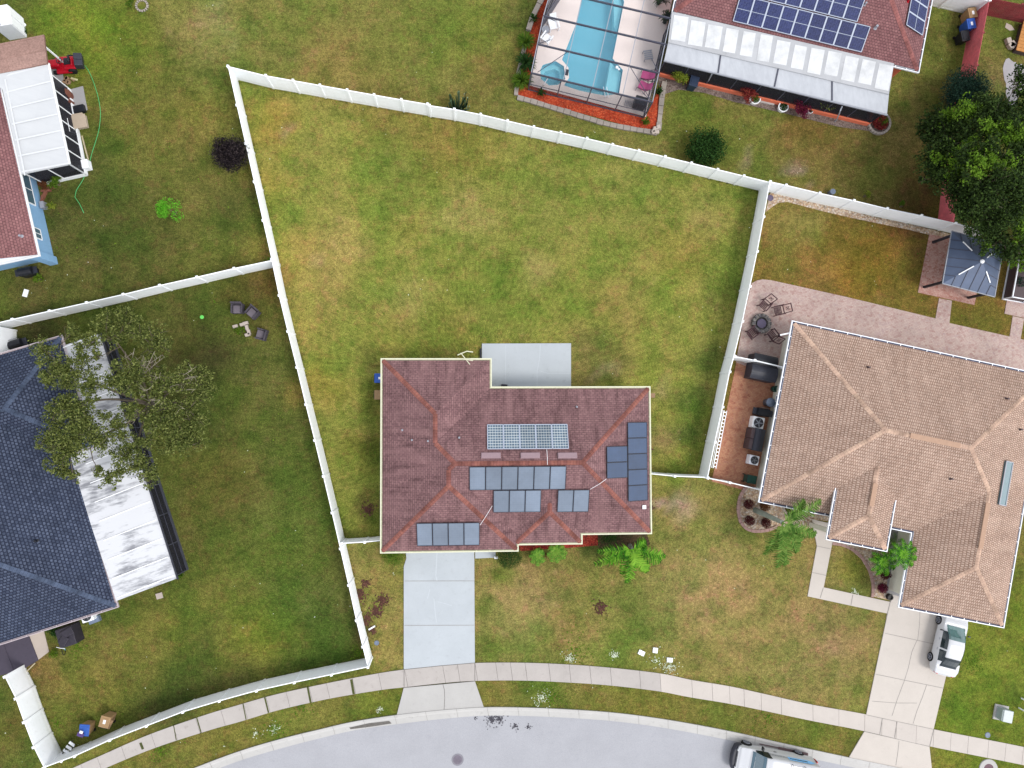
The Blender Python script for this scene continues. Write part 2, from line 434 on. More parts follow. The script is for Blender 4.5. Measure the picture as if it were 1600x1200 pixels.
M['decaldark'] = paint('navy_lettering', srgb(56, 84, 124), .5, .05)
M['pooltile'] = concrete('pool_plaster', raw(132, 190, 206), .03, amt=0)
M['poolledge'] = concrete('pool_ledge_plaster', raw(164, 214, 222), .03, amt=0)
M['terracotta'] = paint('terracotta', srgb(190, 96, 66), .8, .1)
M['steelpot'] = paint('black_metal', srgb(40, 38, 42), .5, .1)
M['gazroof'] = paint('blue_grey_metal_roof', srgb(96, 110, 138), .45, .12, metal=.1, nscale=1.3, dirt=0)
M['wood'] = paint('weathered_wood', srgb(206, 192, 160), .8, .12)
M['brick'] = paint('brick_block', srgb(150, 96, 78), .9, .15)

M['roof_main'] = shingle('maroon_shingles', srgb(140, 106, 109), srgb(160, 124, 125), srgb(106, 78, 82), w=.3, h=.15, mortar=.014, patch=.18, streak=.7)
M['cap_main'] = ridgecap('rust_ridge_caps', srgb(150, 98, 92), srgb(170, 112, 100))
M['roof_brown'] = shingle('tan_shingles', srgb(202, 174, 158), srgb(220, 194, 178), srgb(160, 130, 114), w=.15, h=.22, mortar=.030, patch=.10, streak=.25)
M['cap_brown'] = ridgecap('tan_ridge_caps', srgb(214, 180, 160), srgb(222, 190, 168))
M['roof_dark'] = shingle('slate_shingles', srgb(68, 77, 98), srgb(98, 108, 131), srgb(50, 56, 75), w=.22, h=.19, mortar=.035, patch=.15)
M['cap_dark'] = ridgecap('slate_ridge_caps', srgb(84, 96, 120), srgb(92, 104, 128))
M['roof_red'] = shingle('red_brown_shingles', srgb(148, 104, 106), srgb(168, 122, 122), srgb(116, 80, 84), w=.2, h=.17, mortar=.02, patch=.15)
M['cap_red'] = ridgecap('red_ridge_caps', srgb(160, 104, 102), srgb(170, 112, 108))
M['roof_lightbrown'] = shingle('rolled_brown_roofing', srgb(176, 142, 132), srgb(184, 150, 140), srgb(160, 126, 116), w=3, h=.9, patch=.1)
M['pv_grid'] = grid_mat('grid_solar_cells', srgb(94, 116, 136), srgb(206, 214, 218), 6, 9, .012)
M['pv_sky_glare'] = grid_mat('glare_tinted_solar_cells', srgb(126, 140, 160), srgb(134, 146, 164), 6, 10, .004, var=.03, rough=.2, spec=.6)  # pale base colour carries the sky glare seen on these black panels
M['pv_dim_reflection'] = grid_mat('dim_tinted_solar_cells', srgb(58, 80, 114), srgb(66, 88, 122), 10, 6, .004, var=.04, rough=.2, spec=.6)  # same black panels, base colour darkened for the east slope's weaker reflection
M['pv_blue'] = grid_mat('blue_solar_cells', srgb(48, 56, 104), srgb(112, 124, 166), 6, 20, .0026, var=.25, rough=.4, spec=.1)
M['frame_black'] = paint('black_frame', srgb(44, 50, 66), .4, .1)
M['frame_alu'] = paint('aluminium_frame', srgb(196, 206, 226), .35, .05)

def screen_mat(alpha, col, name):
    t = NT(name); t.base(col, .7, 0, .2)
    tr = t.n('ShaderNodeBsdfTransparent'); ms = t.n('ShaderNodeMixShader'); ms.inputs[0].default_value = alpha
    t.l(tr.outputs[0], ms.inputs[1]); t.l(t.b.outputs[0], ms.inputs[2]); t.l(ms.outputs[0], t.t.nodes['Material Output'].inputs[0])
    return t.m
M['screen'] = screen_mat(.62, srgb(52, 52, 62), 'insect_screen')
M['cagescreen'] = screen_mat(.05, srgb(120, 124, 140), 'cage_screen')
def water_mat():
    t = NT('pool_water'); p = t.pos()
    t.base(raw(120, 176, 198), .05, 0, .6)
    f = t.noise(p, 3, 3); t.bump(f, .12, .05)
    tr = t.n('ShaderNodeBsdfTransparent'); tr.inputs[0].default_value = (.86, .97, .99, 1)
    ms = t.n('ShaderNodeMixShader'); ms.inputs[0].default_value = .30
    t.l(tr.outputs[0], ms.inputs[1]); t.l(t.b.outputs[0], ms.inputs[2]); t.l(ms.outputs[0], t.t.nodes['Material Output'].inputs[0])
    return t.m
M['water'] = water_mat()
def stained_roof(name, base, stain, sc, lo, hi, amt, rot, stretch=(1, 6, 1), ribs=0, ribw=.03):
    t = NT(name); p = t.pos()
    mp = t.n('ShaderNodeMapping'); mp.inputs['Rotation'].default_value = (0, 0, rot); t.l(p, mp.inputs[0])
    m2 = t.n('ShaderNodeMapping'); m2.inputs['Scale'].default_value = stretch; t.l(mp.outputs[0], m2.inputs[0])
    f = t.noise(m2.outputs[0], sc, 7, .7); g = t.noise(p, .35, 4, .6)
    k = t.math('ADD', t.math('MULTIPLY', f, .6), t.math('MULTIPLY', g, .4))
    c = t.mix(t.math('MULTIPLY', t.ramp(k, [(lo, G(0)), (hi, G(1))]), amt), base, stain)
    return t.base(c, .5, 0, .25)
M['patio_white'] = stained_roof('stained_white_panels', srgb(236, 238, 244), srgb(110, 112, 122), .55, .50, .60, .75, R(-17), (1, 5, 1))
M['patio_clean'] = stained_roof('clean_white_panels', srgb(226, 229, 233), srgb(210, 214, 220), .8, .45, .7, .6, R(13), (1, 4, 1))
M['patio_grey'] = stained_roof('grey_white_panels', srgb(214, 218, 226), srgb(184, 188, 197), 1.2, .4, .65, .7, R(-13), (3, 1, 1))
M['patio_bright'] = stained_roof('bright_white_panels', srgb(243, 245, 248), srgb(196, 199, 204), 1.1, .46, .64, .7, R(-13), (1, 1, 1))

M['patio_dirty'] = concrete('dirty_seam', srgb(202, 204, 209), .12, srgb(140, 140, 146), amt=.6)
M['leaf_tree'] = leaf('leaf_olive', [srgb(66, 80, 40), srgb(98, 112, 56), srgb(130, 140, 72), srgb(166, 174, 104)])
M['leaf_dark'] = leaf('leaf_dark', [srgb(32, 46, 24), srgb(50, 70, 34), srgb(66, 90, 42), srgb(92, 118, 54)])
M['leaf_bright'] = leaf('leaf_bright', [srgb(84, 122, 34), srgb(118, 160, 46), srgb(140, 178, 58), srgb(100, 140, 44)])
M['leaf_blue'] = leaf('leaf_blue_green', [srgb(26, 48, 44), srgb(44, 74, 62), srgb(60, 92, 74)])
M['leaf_black'] = leaf('leaf_black', [srgb(24, 20, 26), srgb(40, 34, 40), srgb(58, 50, 54), srgb(96, 84, 84)])
M['leaf_bush'] = leaf('leaf_bush', [srgb(34, 64, 28), srgb(52, 88, 38), srgb(70, 108, 46)])
M['leaf_hedge'] = leaf('leaf_hedge', [srgb(60, 96, 26), srgb(96, 132, 40), srgb(126, 156, 48)])
M['leaf_lime'] = leaf('leaf_lime', [srgb(84, 170, 34), srgb(118, 206, 52), srgb(146, 222, 74)])
M['leaf_red'] = leaf('leaf_red', [srgb(118, 34, 48), srgb(160, 50, 60), srgb(196, 92, 78), srgb(92, 60, 40)])
M['leaf_magenta'] = leaf('leaf_magenta', [srgb(110, 30, 62), srgb(138, 42, 78), srgb(88, 26, 52)])
M['leaf_maroon'] = leaf('leaf_maroon', [srgb(84, 36, 42), srgb(112, 52, 54), srgb(72, 34, 38)])
M['leaf_rust'] = leaf('leaf_rust', [srgb(112, 70, 44), srgb(134, 84, 54), srgb(92, 60, 44)])
M['leaf_yellow'] = leaf('leaf_yellow_green', [srgb(132, 150, 50), srgb(176, 190, 70), srgb(90, 120, 44)])
M['palm'] = leaf('palm_frond', [srgb(40, 98, 26), srgb(74, 144, 34), srgb(116, 186, 46), srgb(156, 214, 74)])
M['palm_new'] = leaf('palm_young_frond', [srgb(140, 200, 60), srgb(170, 222, 80), srgb(120, 184, 60)])
M['palm_grey'] = leaf('palm_soft_frond', [srgb(64, 108, 38), srgb(104, 148, 58), srgb(150, 186, 92)])
M['palm_small'] = leaf('palm_pale_frond', [srgb(84, 150, 50), srgb(128, 184, 66), srgb(160, 204, 86)])
M['whiteflower'] = leaf('white_flower', [raw(226, 230, 220), raw(200, 210, 190), srgb(190, 200, 160)])
M['weed'] = leaf('weed_leaf', [srgb(80, 118, 30), srgb(106, 140, 38), srgb(130, 156, 50)])
M['litter'] = leaf('dead_leaf', [srgb(120, 84, 74), srgb(92, 62, 58), srgb(150, 108, 88)])
M['tar'] = leaf('tar_spatter', [srgb(96, 94, 104), srgb(120, 118, 128), srgb(76, 74, 84)])

# ---------------------------------------------------------------- ground
def inpoly(x, y, poly):
    c = False; n = len(poly); j = n-1
    for i in range(n):
        xi, yi = poly[i][0], poly[i][1]; xj, yj = poly[j][0], poly[j][1]
        if (yi > y) != (yj > y) and x < (xj-xi)*(y-yi)/(yj-yi)+xi: c = not c
        j = i
    return c
def W2(pts, z=0): return [P(a, b, z).to_2d() for a, b in pts]
POOL = W2([(912,-16),(908,0),(899,40),(878,94),(888,106),(889,122),(881,134),(905,142),(945,150),(967,147),(973,110),(957,92),(966,48),(975,4),(970,-20)])
SPA = W2([(848,102),(868,96),(881,104),(883,124),(872,133),(858,134),(845,124),(844,110)])
DECK = W2([(872,-30),(857,0),(849,28),(827,134),(1009,183),(1040,50),(1056,-30)])

zones = [  # lots: photo polygon, grass colour as it grows there
    ([(-400,-400),(357,103),(430,408),(-400,620)], (106,112,50)),
    ([(357,103),(-400,-400),(2000,-400),(2000,480),(1203,285)], (122,126,60)),
    ([(-400,620),(430,408),(575,1042),(280,1112),(60,1200),(-400,1500)], (98,108,48)),
    ([(357,103),(1203,285),(1105,745),(534,850)], (136,142,64)),
    ([(534,850),(1105,745),(1300,800),(1400,940),(1350,1120),(1000,1060),(575,1045)], (138,134,70)),
    ([(1203,285),(1600,380),(2000,480),(2000,800),(1105,745)], (128,112,52)),
    ([(1500,960),(2000,700),(2000,1400),(1455,1400),(1458,1139)], (116,126,46)),
]
blobs = [
 (342,6,12,(160,156,110),.6),(346,30,11,(160,156,110),.6),(350,55,11,(160,156,110),.6),(354,80,11,(160,156,110),.6),(330,80,14,(150,146,84),.5),(322,140,20,(150,148,80),.5),(325,190,20,(150,146,80),.5),
 (1161,247,15,(164,140,122),.85),(1236,263,15,(164,140,126),.85),(1265,285,12,(160,140,110),.7),(1054,784,13,(190,176,160),.9),(1027,796,12,(176,156,140),.8),(448,206,10,(150,130,118),.7),(496,416,12,(176,152,120),.6),
 (945,580,14,(180,160,130),.6),(930,595,12,(170,150,120),.6),(1040,610,16,(160,146,96),.6),(870,985,14,(168,140,120),.5),(1300,1010,20,(176,150,110),.5),(1560,130,30,(130,120,80),.5),(1015,960,40,(112,124,54),.6),(760,620,10,(80,90,40),.3),
 (1260,360,30,(126,132,60),.6),(1290,420,30,(152,122,60),.6),(1380,410,26,(160,120,56),.7),(1440,400,22,(90,74,44),.6),(640,360,30,(150,140,66),.5),(700,520,50,(140,124,62),.5),(610,520,40,(150,140,70),.5),  # x, y, radius px, colour, weight
 (425,190,46,(164,142,66),.65),(418,290,40,(166,146,70),.65),(455,400,52,(168,150,76),.65),(470,500,46,(162,146,74),.6),(500,600,45,(150,136,60),.6),
 (540,370,40,(174,158,88),.6),(520,460,60,(160,146,78),.6),(600,170,60,(136,116,62),.5),(700,230,80,(140,116,60),.5),(620,270,60,(104,124,50),.6),
 (860,300,90,(116,130,56),.6),(780,440,90,(108,128,50),.6),(1000,340,80,(120,130,58),.5),(1060,400,60,(146,132,64),.5),(960,480,70,(150,132,72),.45),
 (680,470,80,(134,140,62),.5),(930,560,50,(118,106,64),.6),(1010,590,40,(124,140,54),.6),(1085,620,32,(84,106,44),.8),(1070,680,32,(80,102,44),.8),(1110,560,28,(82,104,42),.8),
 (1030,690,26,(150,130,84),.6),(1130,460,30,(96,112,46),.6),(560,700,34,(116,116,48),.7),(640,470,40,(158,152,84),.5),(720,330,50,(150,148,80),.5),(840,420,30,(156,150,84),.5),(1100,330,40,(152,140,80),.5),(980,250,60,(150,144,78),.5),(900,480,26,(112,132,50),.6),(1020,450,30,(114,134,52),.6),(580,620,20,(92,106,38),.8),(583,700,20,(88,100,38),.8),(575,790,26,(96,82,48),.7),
 (150,60,90,(118,132,44),.7),(110,40,50,(128,146,48),.8),(330,60,60,(146,136,78),.6),(310,180,50,(150,136,66),.5),(340,30,30,(150,142,86),.6),(230,180,90,(112,114,50),.5),
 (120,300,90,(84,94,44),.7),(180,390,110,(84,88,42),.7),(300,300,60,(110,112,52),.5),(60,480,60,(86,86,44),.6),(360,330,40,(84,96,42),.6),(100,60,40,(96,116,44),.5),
 (600,60,90,(116,124,54),.5),(520,100,60,(138,124,64),.5),(740,60,70,(122,130,54),.6),(790,90,40,(146,132,72),.6),(820,30,40,(84,96,42),.7),(760,120,40,(120,104,56),.5),
 (1080,190,50,(112,122,48),.6),(1150,230,60,(128,124,58),.5),(1300,230,90,(124,106,56),.6),(1250,200,50,(130,100,54),.6),(1400,230,60,(116,104,58),.6),(1430,300,60,(96,76,46),.7),
 (1460,60,40,(104,104,50),.7),(1440,180,50,(112,104,58),.6),(1560,100,40,(112,104,54),.6),(1480,120,30,(92,92,46),.7),
 (60,520,40,(70,72,40),.8),(300,520,60,(84,84,40),.7),(330,570,50,(62,62,34),.75),(300,640,60,(66,74,36),.7),(400,480,40,(108,96,50),.5),(420,440,30,(122,84,48),.6),(370,440,40,(118,88,50),.5),  # dark blobs right of the left tree paint its soft shade into the turf
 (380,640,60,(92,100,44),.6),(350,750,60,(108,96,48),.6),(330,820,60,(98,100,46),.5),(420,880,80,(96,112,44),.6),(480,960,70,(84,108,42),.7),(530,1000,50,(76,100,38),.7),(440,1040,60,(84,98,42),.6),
 (330,930,60,(118,120,52),.5),(400,1000,60,(132,138,52),.6),(250,980,60,(120,122,52),.6),(150,1080,90,(138,128,62),.6),(60,1050,40,(140,112,66),.6),(90,1110,50,(110,116,50),.5),(330,1060,60,(78,88,38),.7),(260,1110,50,(66,76,36),.7),
 (20,1140,40,(116,100,50),.5),(470,820,60,(84,108,40),.6),(430,720,50,(88,102,42),.6),
 (600,900,40,(134,132,62),.5),(590,1000,40,(150,134,70),.4),(560,980,20,(96,72,54),.6),
 (860,900,60,(130,116,66),.6),(820,960,70,(164,146,92),.7),(780,900,20,(108,118,50),.8),(757,960,16,(100,116,48),.8),(760,1015,26,(96,118,44),.8),(860,1015,60,(110,126,54),.7),(960,1020,50,(104,124,50),.7),
 (1000,960,50,(108,120,54),.7),(1040,880,40,(120,124,60),.6),(1060,1000,40,(112,122,54),.6),(1200,1050,36,(104,120,52),.6),(1250,1050,30,(104,118,52),.6),(1330,1060,40,(108,122,52),.7),(1130,860,30,(128,134,66),.5),(900,960,40,(126,122,64),.5),(780,1010,30,(100,120,48),.6),(1100,920,90,(164,144,92),.7),(1200,960,90,(160,140,86),.7),(1300,990,70,(150,130,84),.6),(1080,820,60,(138,134,72),.5),(1060,790,26,(176,160,130),.5),(1150,850,50,(150,144,80),.5),
 (1240,1060,60,(146,132,80),.5),(1100,1040,40,(120,124,60),.5),(1330,890,26,(132,128,56),.7),(930,855,30,(72,86,40),.8),(880,985,40,(150,124,74),.5),(1045,770,30,(130,126,60),.5),
 (1240,340,50,(134,134,66),.7),(1220,400,30,(116,124,52),.6),(1350,400,60,(140,106,46),.7),(1400,370,40,(138,104,48),.6),(1420,430,40,(134,108,50),.6),(1340,440,40,(150,118,50),.6),(1430,340,30,(84,60,42),.5),
 (1540,1040,60,(118,134,48),.7),(1580,1080,30,(86,112,38),.7),(1500,1100,40,(98,122,40),.7),(1580,900,40,(104,112,44),.7),(1400,1150,30,(132,126,66),.4),
 (600,1100,40,(112,122,46),.6),(450,1130,60,(104,122,46),.6),(350,1140,40,(112,116,46),.5),(850,1085,60,(96,116,46),.7),(1000,1100,60,(118,118,50),.5),(1150,1120,60,(110,118,52),.5),(1250,1140,40,(104,120,46),.6),
]
def ground():
    xs = [-600, -300, -150, -90, -60]+[-48+.5*i for i in range(205)]+[58, 70, 100, 160, 300, 600]
    ys = [-600, -300, -120, -70, -50]+[-34+.5*i for i in range(149)]+[44, 52, 70, 120, 300, 600]
    ds = offset(DECK, -.3)
    zc = [([P(a, b).to_2d() for a, b in z], srgb(*c)) for z, c in zones]
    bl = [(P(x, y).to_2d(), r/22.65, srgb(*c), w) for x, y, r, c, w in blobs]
    vs, cs = [], []
    for y in ys:
        for x in xs:
            vs.append((x, y, 0)); q = Vector((x+1.1*noise.noise((x*.5, y*.5, 0)), y+1.1*noise.noise((x*.5, y*.5, 9))))
            col = Vector(srgb(122, 120, 56)[:3])
            for z, c in zc:
                if inpoly(x, y, z): col = Vector(c[:3])
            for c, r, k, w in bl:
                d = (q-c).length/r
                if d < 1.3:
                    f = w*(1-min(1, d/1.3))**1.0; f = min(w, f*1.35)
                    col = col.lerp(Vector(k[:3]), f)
            cs.append((*col, 1))
    nx = len(xs); fs = []
    for j in range(len(ys)-1):
        for i in range(nx-1):
            cx = (xs[i]+xs[i+1])/2; cy = (ys[j]+ys[j+1])/2
            if inpoly(cx, cy, ds): continue
            a = j*nx+i; fs.append((a, a+1, a+nx+1, a+nx))
    me = bpy.data.meshes.new('ground'); me.from_pydata(vs, [], fs); me.update()
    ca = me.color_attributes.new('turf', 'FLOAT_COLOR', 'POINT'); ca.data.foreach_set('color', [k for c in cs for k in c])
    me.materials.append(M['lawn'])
    o = bpy.data.objects.new('ground', me); C.objects.link(o); struct(o)
ground()

def slab(name, pts, mat, z0, z1, label=None):
    mb = MB(); mb.prism(W2(pts), z0, z1); o = mb.build(name, mat); struct(o); return o
def strip(mb, a, b, w=.03, z=.05):
    a = P(*a); b = P(*b); a.z = b.z = z; mb.beam(a, b, w, .008)
def crack(mb, pts, w, z):
    q = [P(*p) for p in pts]
    for i in range(len(q)-1):
        a, b = q[i].copy(), q[i+1].copy(); a.z = b.z = z; mb.beam(a, b, w, .006)

# road and kerb
KO = [(150,1262),(230,1229),(310,1197),(360,1178),(400,1165),(450,1151),(500,1139),(552,1127),(620,1116.5),(690,1109),(756,1104.5),(824,1105),(892,1108),(960,1113),(1030,1122),(1100,1134),(1164,1147),(1217,1159.5),(1322,1182),(1400,1198),(1470,1213),(1600,1241),(1750,1275)]
KI = [(156,1276),(236,1243),(316,1211),(364,1192),(404,1179),(454,1165),(503,1152.5),(555,1140.5),(622,1131),(691,1123),(757,1118),(824,1118.5),(891,1121.5),(958,1126.5),(1028,1135.5),(1098,1148),(1162,1161),(1214,1173.5),(1319,1196),(1397,1212),(1467,1227),(1597,1255),(1747,1289)]
ko = spline([P(*p) for p in KO], .6); ki_ctrl = [P(*p) for p in KI]
def resample(pts, n):
    L = [0]
    for i in range(1, len(pts)): L.append(L[-1]+(pts[i]-pts[i-1]).length)
    out = []; k = 0
    for j in range(n):
        t = L[-1]*j/(n-1)
        while k < len(L)-2 and L[k+1] < t: k += 1
        u = (t-L[k])/max(1e-9, L[k+1]-L[k]); out.append(pts[k].lerp(pts[k+1], min(1, u)))
    return out
NK = 140
ko = resample(ko, NK); ki = resample(spline(ki_ctrl, .6), NK)
mb = MB(); prof = [(0, -.05), (0, .10), (.24, .09), (.42, .035), (1, .03), (1, -.05)]
rows = []
for a, b in zip(ko, ki):
    rows.append([Vector((a.x+(b.x-a.x)*t, a.y+(b.y-a.y)*t, z)) for t, z in prof])
pts = [p for r in rows for p in r]; n = len(prof)
mb.add(pts, [(i*n+k, (i+1)*n+k, (i+1)*n+k+1, i*n+k+1) for i in range(NK-1) for k in range(n-1)])
struct(mb.build('kerb', M['kerb'], smooth=False))
mb = MB()
for i in range(3, NK-2, 4):
    a, b = ko[i].copy(), ki[i].copy()
    m1 = a.lerp(b, .24); m2 = a.lerp(b, .42)
    a.z = .105; m1.z = .095; m2.z = .040; b.z = .034
    for u, v in ((a, m1), (m1, m2), (m2, b)): mb.beam(u, v, .02, .006)
struct(mb.build('kerb_joints', M['joint2']))
poly = [p.to_2d() for p in ki] + [Vector((120, -80)), Vector((-120, -80))]
mb = MB(); mb.prism([(p.x, p.y) for p in poly], .004, .012); struct(mb.build('road', M['asphalt']))
# dark gutter stain on the kerb
mb = MB(); mb.prism(W2([(546,1136.5),(575,1130),(608,1126),(612,1130),(580,1135),(548,1139)]), .035, .046); struct(mb.build('gutter_stain', M['joint']))
mb = MB(); mb.prism(W2([(1216,1166),(1262,1176),(1262,1180),(1215,1170)]), .06, .068); mb.prism(W2([(1186,1161),(1216,1167),(1216,1168.5),(1186,1162.6)]), .062, .07); struct(mb.build('gutter_stain', paint('rust_stain', srgb(128, 104, 106), .9, .2)))

# sidewalk of separate slabs
ST = [(-20,1259),(60,1224),(120,1197),(156,1181),(232,1148),(320,1117),(370,1102),(430,1085),(512,1067),(590,1052),(631,1046),(690,1040),(742,1035.6),(820,1035.2),(888,1038),(954,1043),(1032,1052),(1080,1062),(1140,1072),(1190,1083),(1268,1100.5),(1353,1116),(1458,1139),(1600,1167),(1760,1202)]
SB = [(-8,1285),(72,1246),(133,1217),(167,1199),(243,1168),(326,1141),(376,1127),(436,1109),(516,1091),(593,1078),(631,1073.5),(690,1067),(742,1063.4),(820,1063),(888,1066),(952,1070.5),(1028,1079.5),(1075,1088.5),(1136,1098.5),(1186,1108.5),(1264,1125),(1350,1142),(1452,1165.5),(1596,1194.5),(1756,1229)]
def lerp_poly(ctrl, xs, key=0):
    out = []
    for x in xs:
        for i in range(len(ctrl)-1):
            if ctrl[i][0] <= x <= ctrl[i+1][0]:
                t = (x-ctrl[i][0])/(ctrl[i+1][0]-ctrl[i][0]); out.append((x, ctrl[i][1]+t*(ctrl[i+1][1]-ctrl[i][1]))); break
    return out
sp_t = spline([Vector((a, b, 0)) for a, b in ST], 6); sp_b = spline([Vector((a, b, 0)) for a, b in SB], 6)
N = 400; rt = resample(sp_t, N); rb = resample(sp_b, N)
jt = [60,98,126,152,192,236,272,308,345,380,414,447,481,512,549,591,631,690,716,742,772,798,821,857,887,920,954,999,1032,1080,1110,1140,1163,1190,1220,1268,1310,1353,1376,1400,1430,1458,1487,1512,1545,1572,1600,1640]
idx = [min(range(N), key=lambda i: abs(rt[i].x-j)) for j in jt]
idx = [0]+idx+[N-1]
mb = MB(); mb_r = MB(); random.seed(3)
for a, b in zip(idx[:-1], idx[1:]):
    if b-a < 2: continue
    ks = list(range(a, b+1, max(1, (b-a)//4)));
    if ks[-1] != b: ks.append(b)
    g = .010
    top = [P(rt[k].x, rt[k].y) for k in ks]; bot = [P(rb[k].x, rb[k].y) for k in ks]
    for L in (top, bot):
        d = (L[1]-L[0]).normalized(); L[0] = L[0]+d*g; d = (L[-1]-L[-2]).normalized(); L[-1] = L[-1]-d*g
    dz = random.uniform(-.006, .006)
    (mb_r if rt[a].x > 1028 else mb).prism([p.to_2d() for p in top+bot[::-1]], .012, .055+dz)
sw = mb.build('sidewalk', M['walk']); struct(sw); struct(mb_r.build('sidewalk', concrete('cream_walk', srgb(222, 213, 206), .05, amt=.2)))
mb = MB(); mb.prism([P(p.x, p.y).to_2d() for p in rt[2:-2:6]]+[P(p.x, p.y).to_2d() for p in rb[2:-2:6]][::-1], .002, .03)
struct(mb.build('sidewalk_base', M['joint']))
mb = MB()
for a, b, w in [((481,1073),(486,1098),.13),((414,1089),(420,1113),.10),((380,1099),(385,1124),.06),((549,1061),(553,1084),.16),((308,1121),(315,1145),.07),((272,1133),(276,1156),.05),((220,1160),(224,1170),.16)]:
    strip(mb, a, b, w, .062)
struct(mb.build('moss_joint', M['moss']))

# main driveway, apron, walkway, rear slab
o = slab('driveway', [(634,860),(635,872),(631,885),(631,1045.5),(690,1039.3),(742,1035),(741,855),(634,855)], M['painted'], .0, .06)
mb = MB(); strip(mb, (632,907.5), (741,907.3), .03, .063); strip(mb, (632,976.8), (741,976.4), .03, .063)
struct(mb.build('driveway_joint', M['joint2']))
mb = MB(); crack(mb, [(683,862),(682,880),(681,900),(683,907)], .07, .0625); crack(mb, [(678,935),(680,955),(682,972)], .05, .0625)
crack(mb, [(684,940),(697,943),(706,946)], .04, .0625); crack(mb, [(672,920),(668,935)], .05, .0625)
struct(mb.build('driveway_patch', M['patch']))
slab('driveway_apron', [(631,1074),(742,1063.8),(756,1104.8),(690,1109.5),(620,1117)], M['concrete'], .0, .06)
mb = MB(); crack(mb, [(692,1068),(694.5,1078),(695,1090),(694,1108)], .03, .062); strip(mb, (631,1074), (742,1063.8), .03, .063); strip(mb, (631.5,1046), (631.5,1073), .03, .063); strip(mb, (742,1035.5), (742,1063), .03, .063); strip(mb,(631,1045.7),(690,1039.6),.03,.066); strip(mb,(690,1039.6),(742,1035.3),.03,.066)
struct(mb.build('apron_joint', M['joint']))
slab('front_walk', [(742.5,850),(775,850),(774,871),(742.5,872.5)], M['painted'], .0, .05)
slab('patio_slab', [(753,537),(892,536.5),(892,625),(753,625)], M['painted'], .0, .10)
mb = MB(); crack(mb, [(790,538),(790,560),(790,604)], .035, .103); crack(mb, [(844,538),(843,560),(839,580),(839,604)], .05, .103); crack(mb, [(842,579),(850,582),(858,584),(892,583.5)], .04, .103)
struct(mb.build('patio_crack_filler', M['patch']))

# beds of the main house
slab('mulch_bed', [(806,846),(934,830),(934,852),(900,855),(855,858),(815,861),(803,855)], M['redmulch'], 0, .03)
slab('soil_bed', [(934,832),(1010,832),(1016,850),(1000,862),(940,862),(934,852)], pebbles('brown_soil', [srgb(84, 70, 48), srgb(108, 84, 62), srgb(70, 70, 40)], 10), 0, .02)

# brown house: pavers, walks, drive
slab('brick_side_yard', [(1112,752),(1152,560),(1245,578),(1195,775)], M['orange'], 0, .025)
slab('paver_patio', [(1150,566),(1160,505),(1174,443),(1182,438.5),(1191,436.5),(1205,438),(1320,463.5),(1463,498),(1463,500),(1484,505),(1600,531),(1700,553),(1690,620),(1235,600)], M['pink'], 0, .035)
slab('paver_path', [(1467,466),(1487,470),(1483,506),(1461,500)], M['pink'], 0, .03)
slab('gazebo_pad', [(1452,366),(1434,457),(1522,476.5),(1540,385)], M['gazebopad'], 0, .045)
slab('spa_pad', [(1585,400),(1569,490),(1640,506),(1660,415)], M['pink'], 0, .045)
slab('paver_path', [(1582,494),(1600,498),(1594,531),(1577,527)], M['pink'], 0, .03)
slab('pebble_strip', [(1203,301),(1300,322),(1420,350),(1510,372),(1520,384),(1450,366.5),(1420,359),(1330,340.5),(1285,330),(1230,315.5),(1216,317),(1204,325),(1196,332)], M['pebble'], 0, .03)
slab('pebble_bed', [(1166,760),(1157,775),(1154,797),(1158,815),(1166,824),(1180,828),(1200,826),(1212,821),(1240,824),(1266,826),(1276,812),(1300,815),(1300,790),(1190,765)], M['pebble'], 0, .03)
slab('pebble_bed', [(1300,849),(1314,852),(1330,860),(1345,873),(1357,893),(1362,915),(1361,931),(1390,938),(1392,900),(1400,850),(1310,835)], M['pebble'], 0, .03)
slab('entry_slab', [(1393,800),(1440,810),(1413,934),(1384,926),(1388,890)], M['greyslab'], 0, .06)
slab('front_walk', [(1268,811),(1345,829),(1325,853),(1300,848.5),(1286.5,917.5),(1394,941),(1389,959),(1261.5,931.5),(1276,853)], M['cream_concrete'], 0, .05)
slab('driveway', [(1395,925),(1385.5,963),(1353,1116),(1458,1139),(1500,960),(1500,940)], M['cream_concrete'], 0, .055)
slab('driveway_apron', [(1350,1142.5),(1451.5,1166),(1455,1198),(1456,1210),(1326,1183)], M['cream_concrete'], 0, .06)
mb = MB()
for q in [((1382,989),(1492,1013)),((1367.5,1053),(1474,1075)),((1353,1116.5),(1458,1139)),((1350,1142.5),(1452,1166)),((1391,937),(1384,965)),((1276,853),(1297,857.5)),((1268,894),(1291,899)),((1281,934),(1286,918)),((1329,945),(1332,929))]: strip(mb, *q, w=.028, z=.061)
crack(mb, [(1432,1000),(1424,1018),(1418,1045),(1412,1064),(1402,1090),(1393,1118)], .03, .059); crack(mb, [(1447,1070),(1440,1090),(1432,1110),(1426,1130)], .03, .059)
crack(mb, [(1362,1095),(1400,1098),(1432,1098)], .025, .059); crack(mb, [(1437,940),(1436,975),(1433,1000)], .025, .059); crack(mb, [(1404,1157),(1402,1175),(1399,1195)], .03, .064)
for q in [((1378,1122),(1374,1147)),((1401,1127),(1397,1152)),((1458,1139.5),(1452,1165))]: strip(mb, *q, w=.03, z=.064)
struct(mb.build('driveway_joint', M['joint2']))
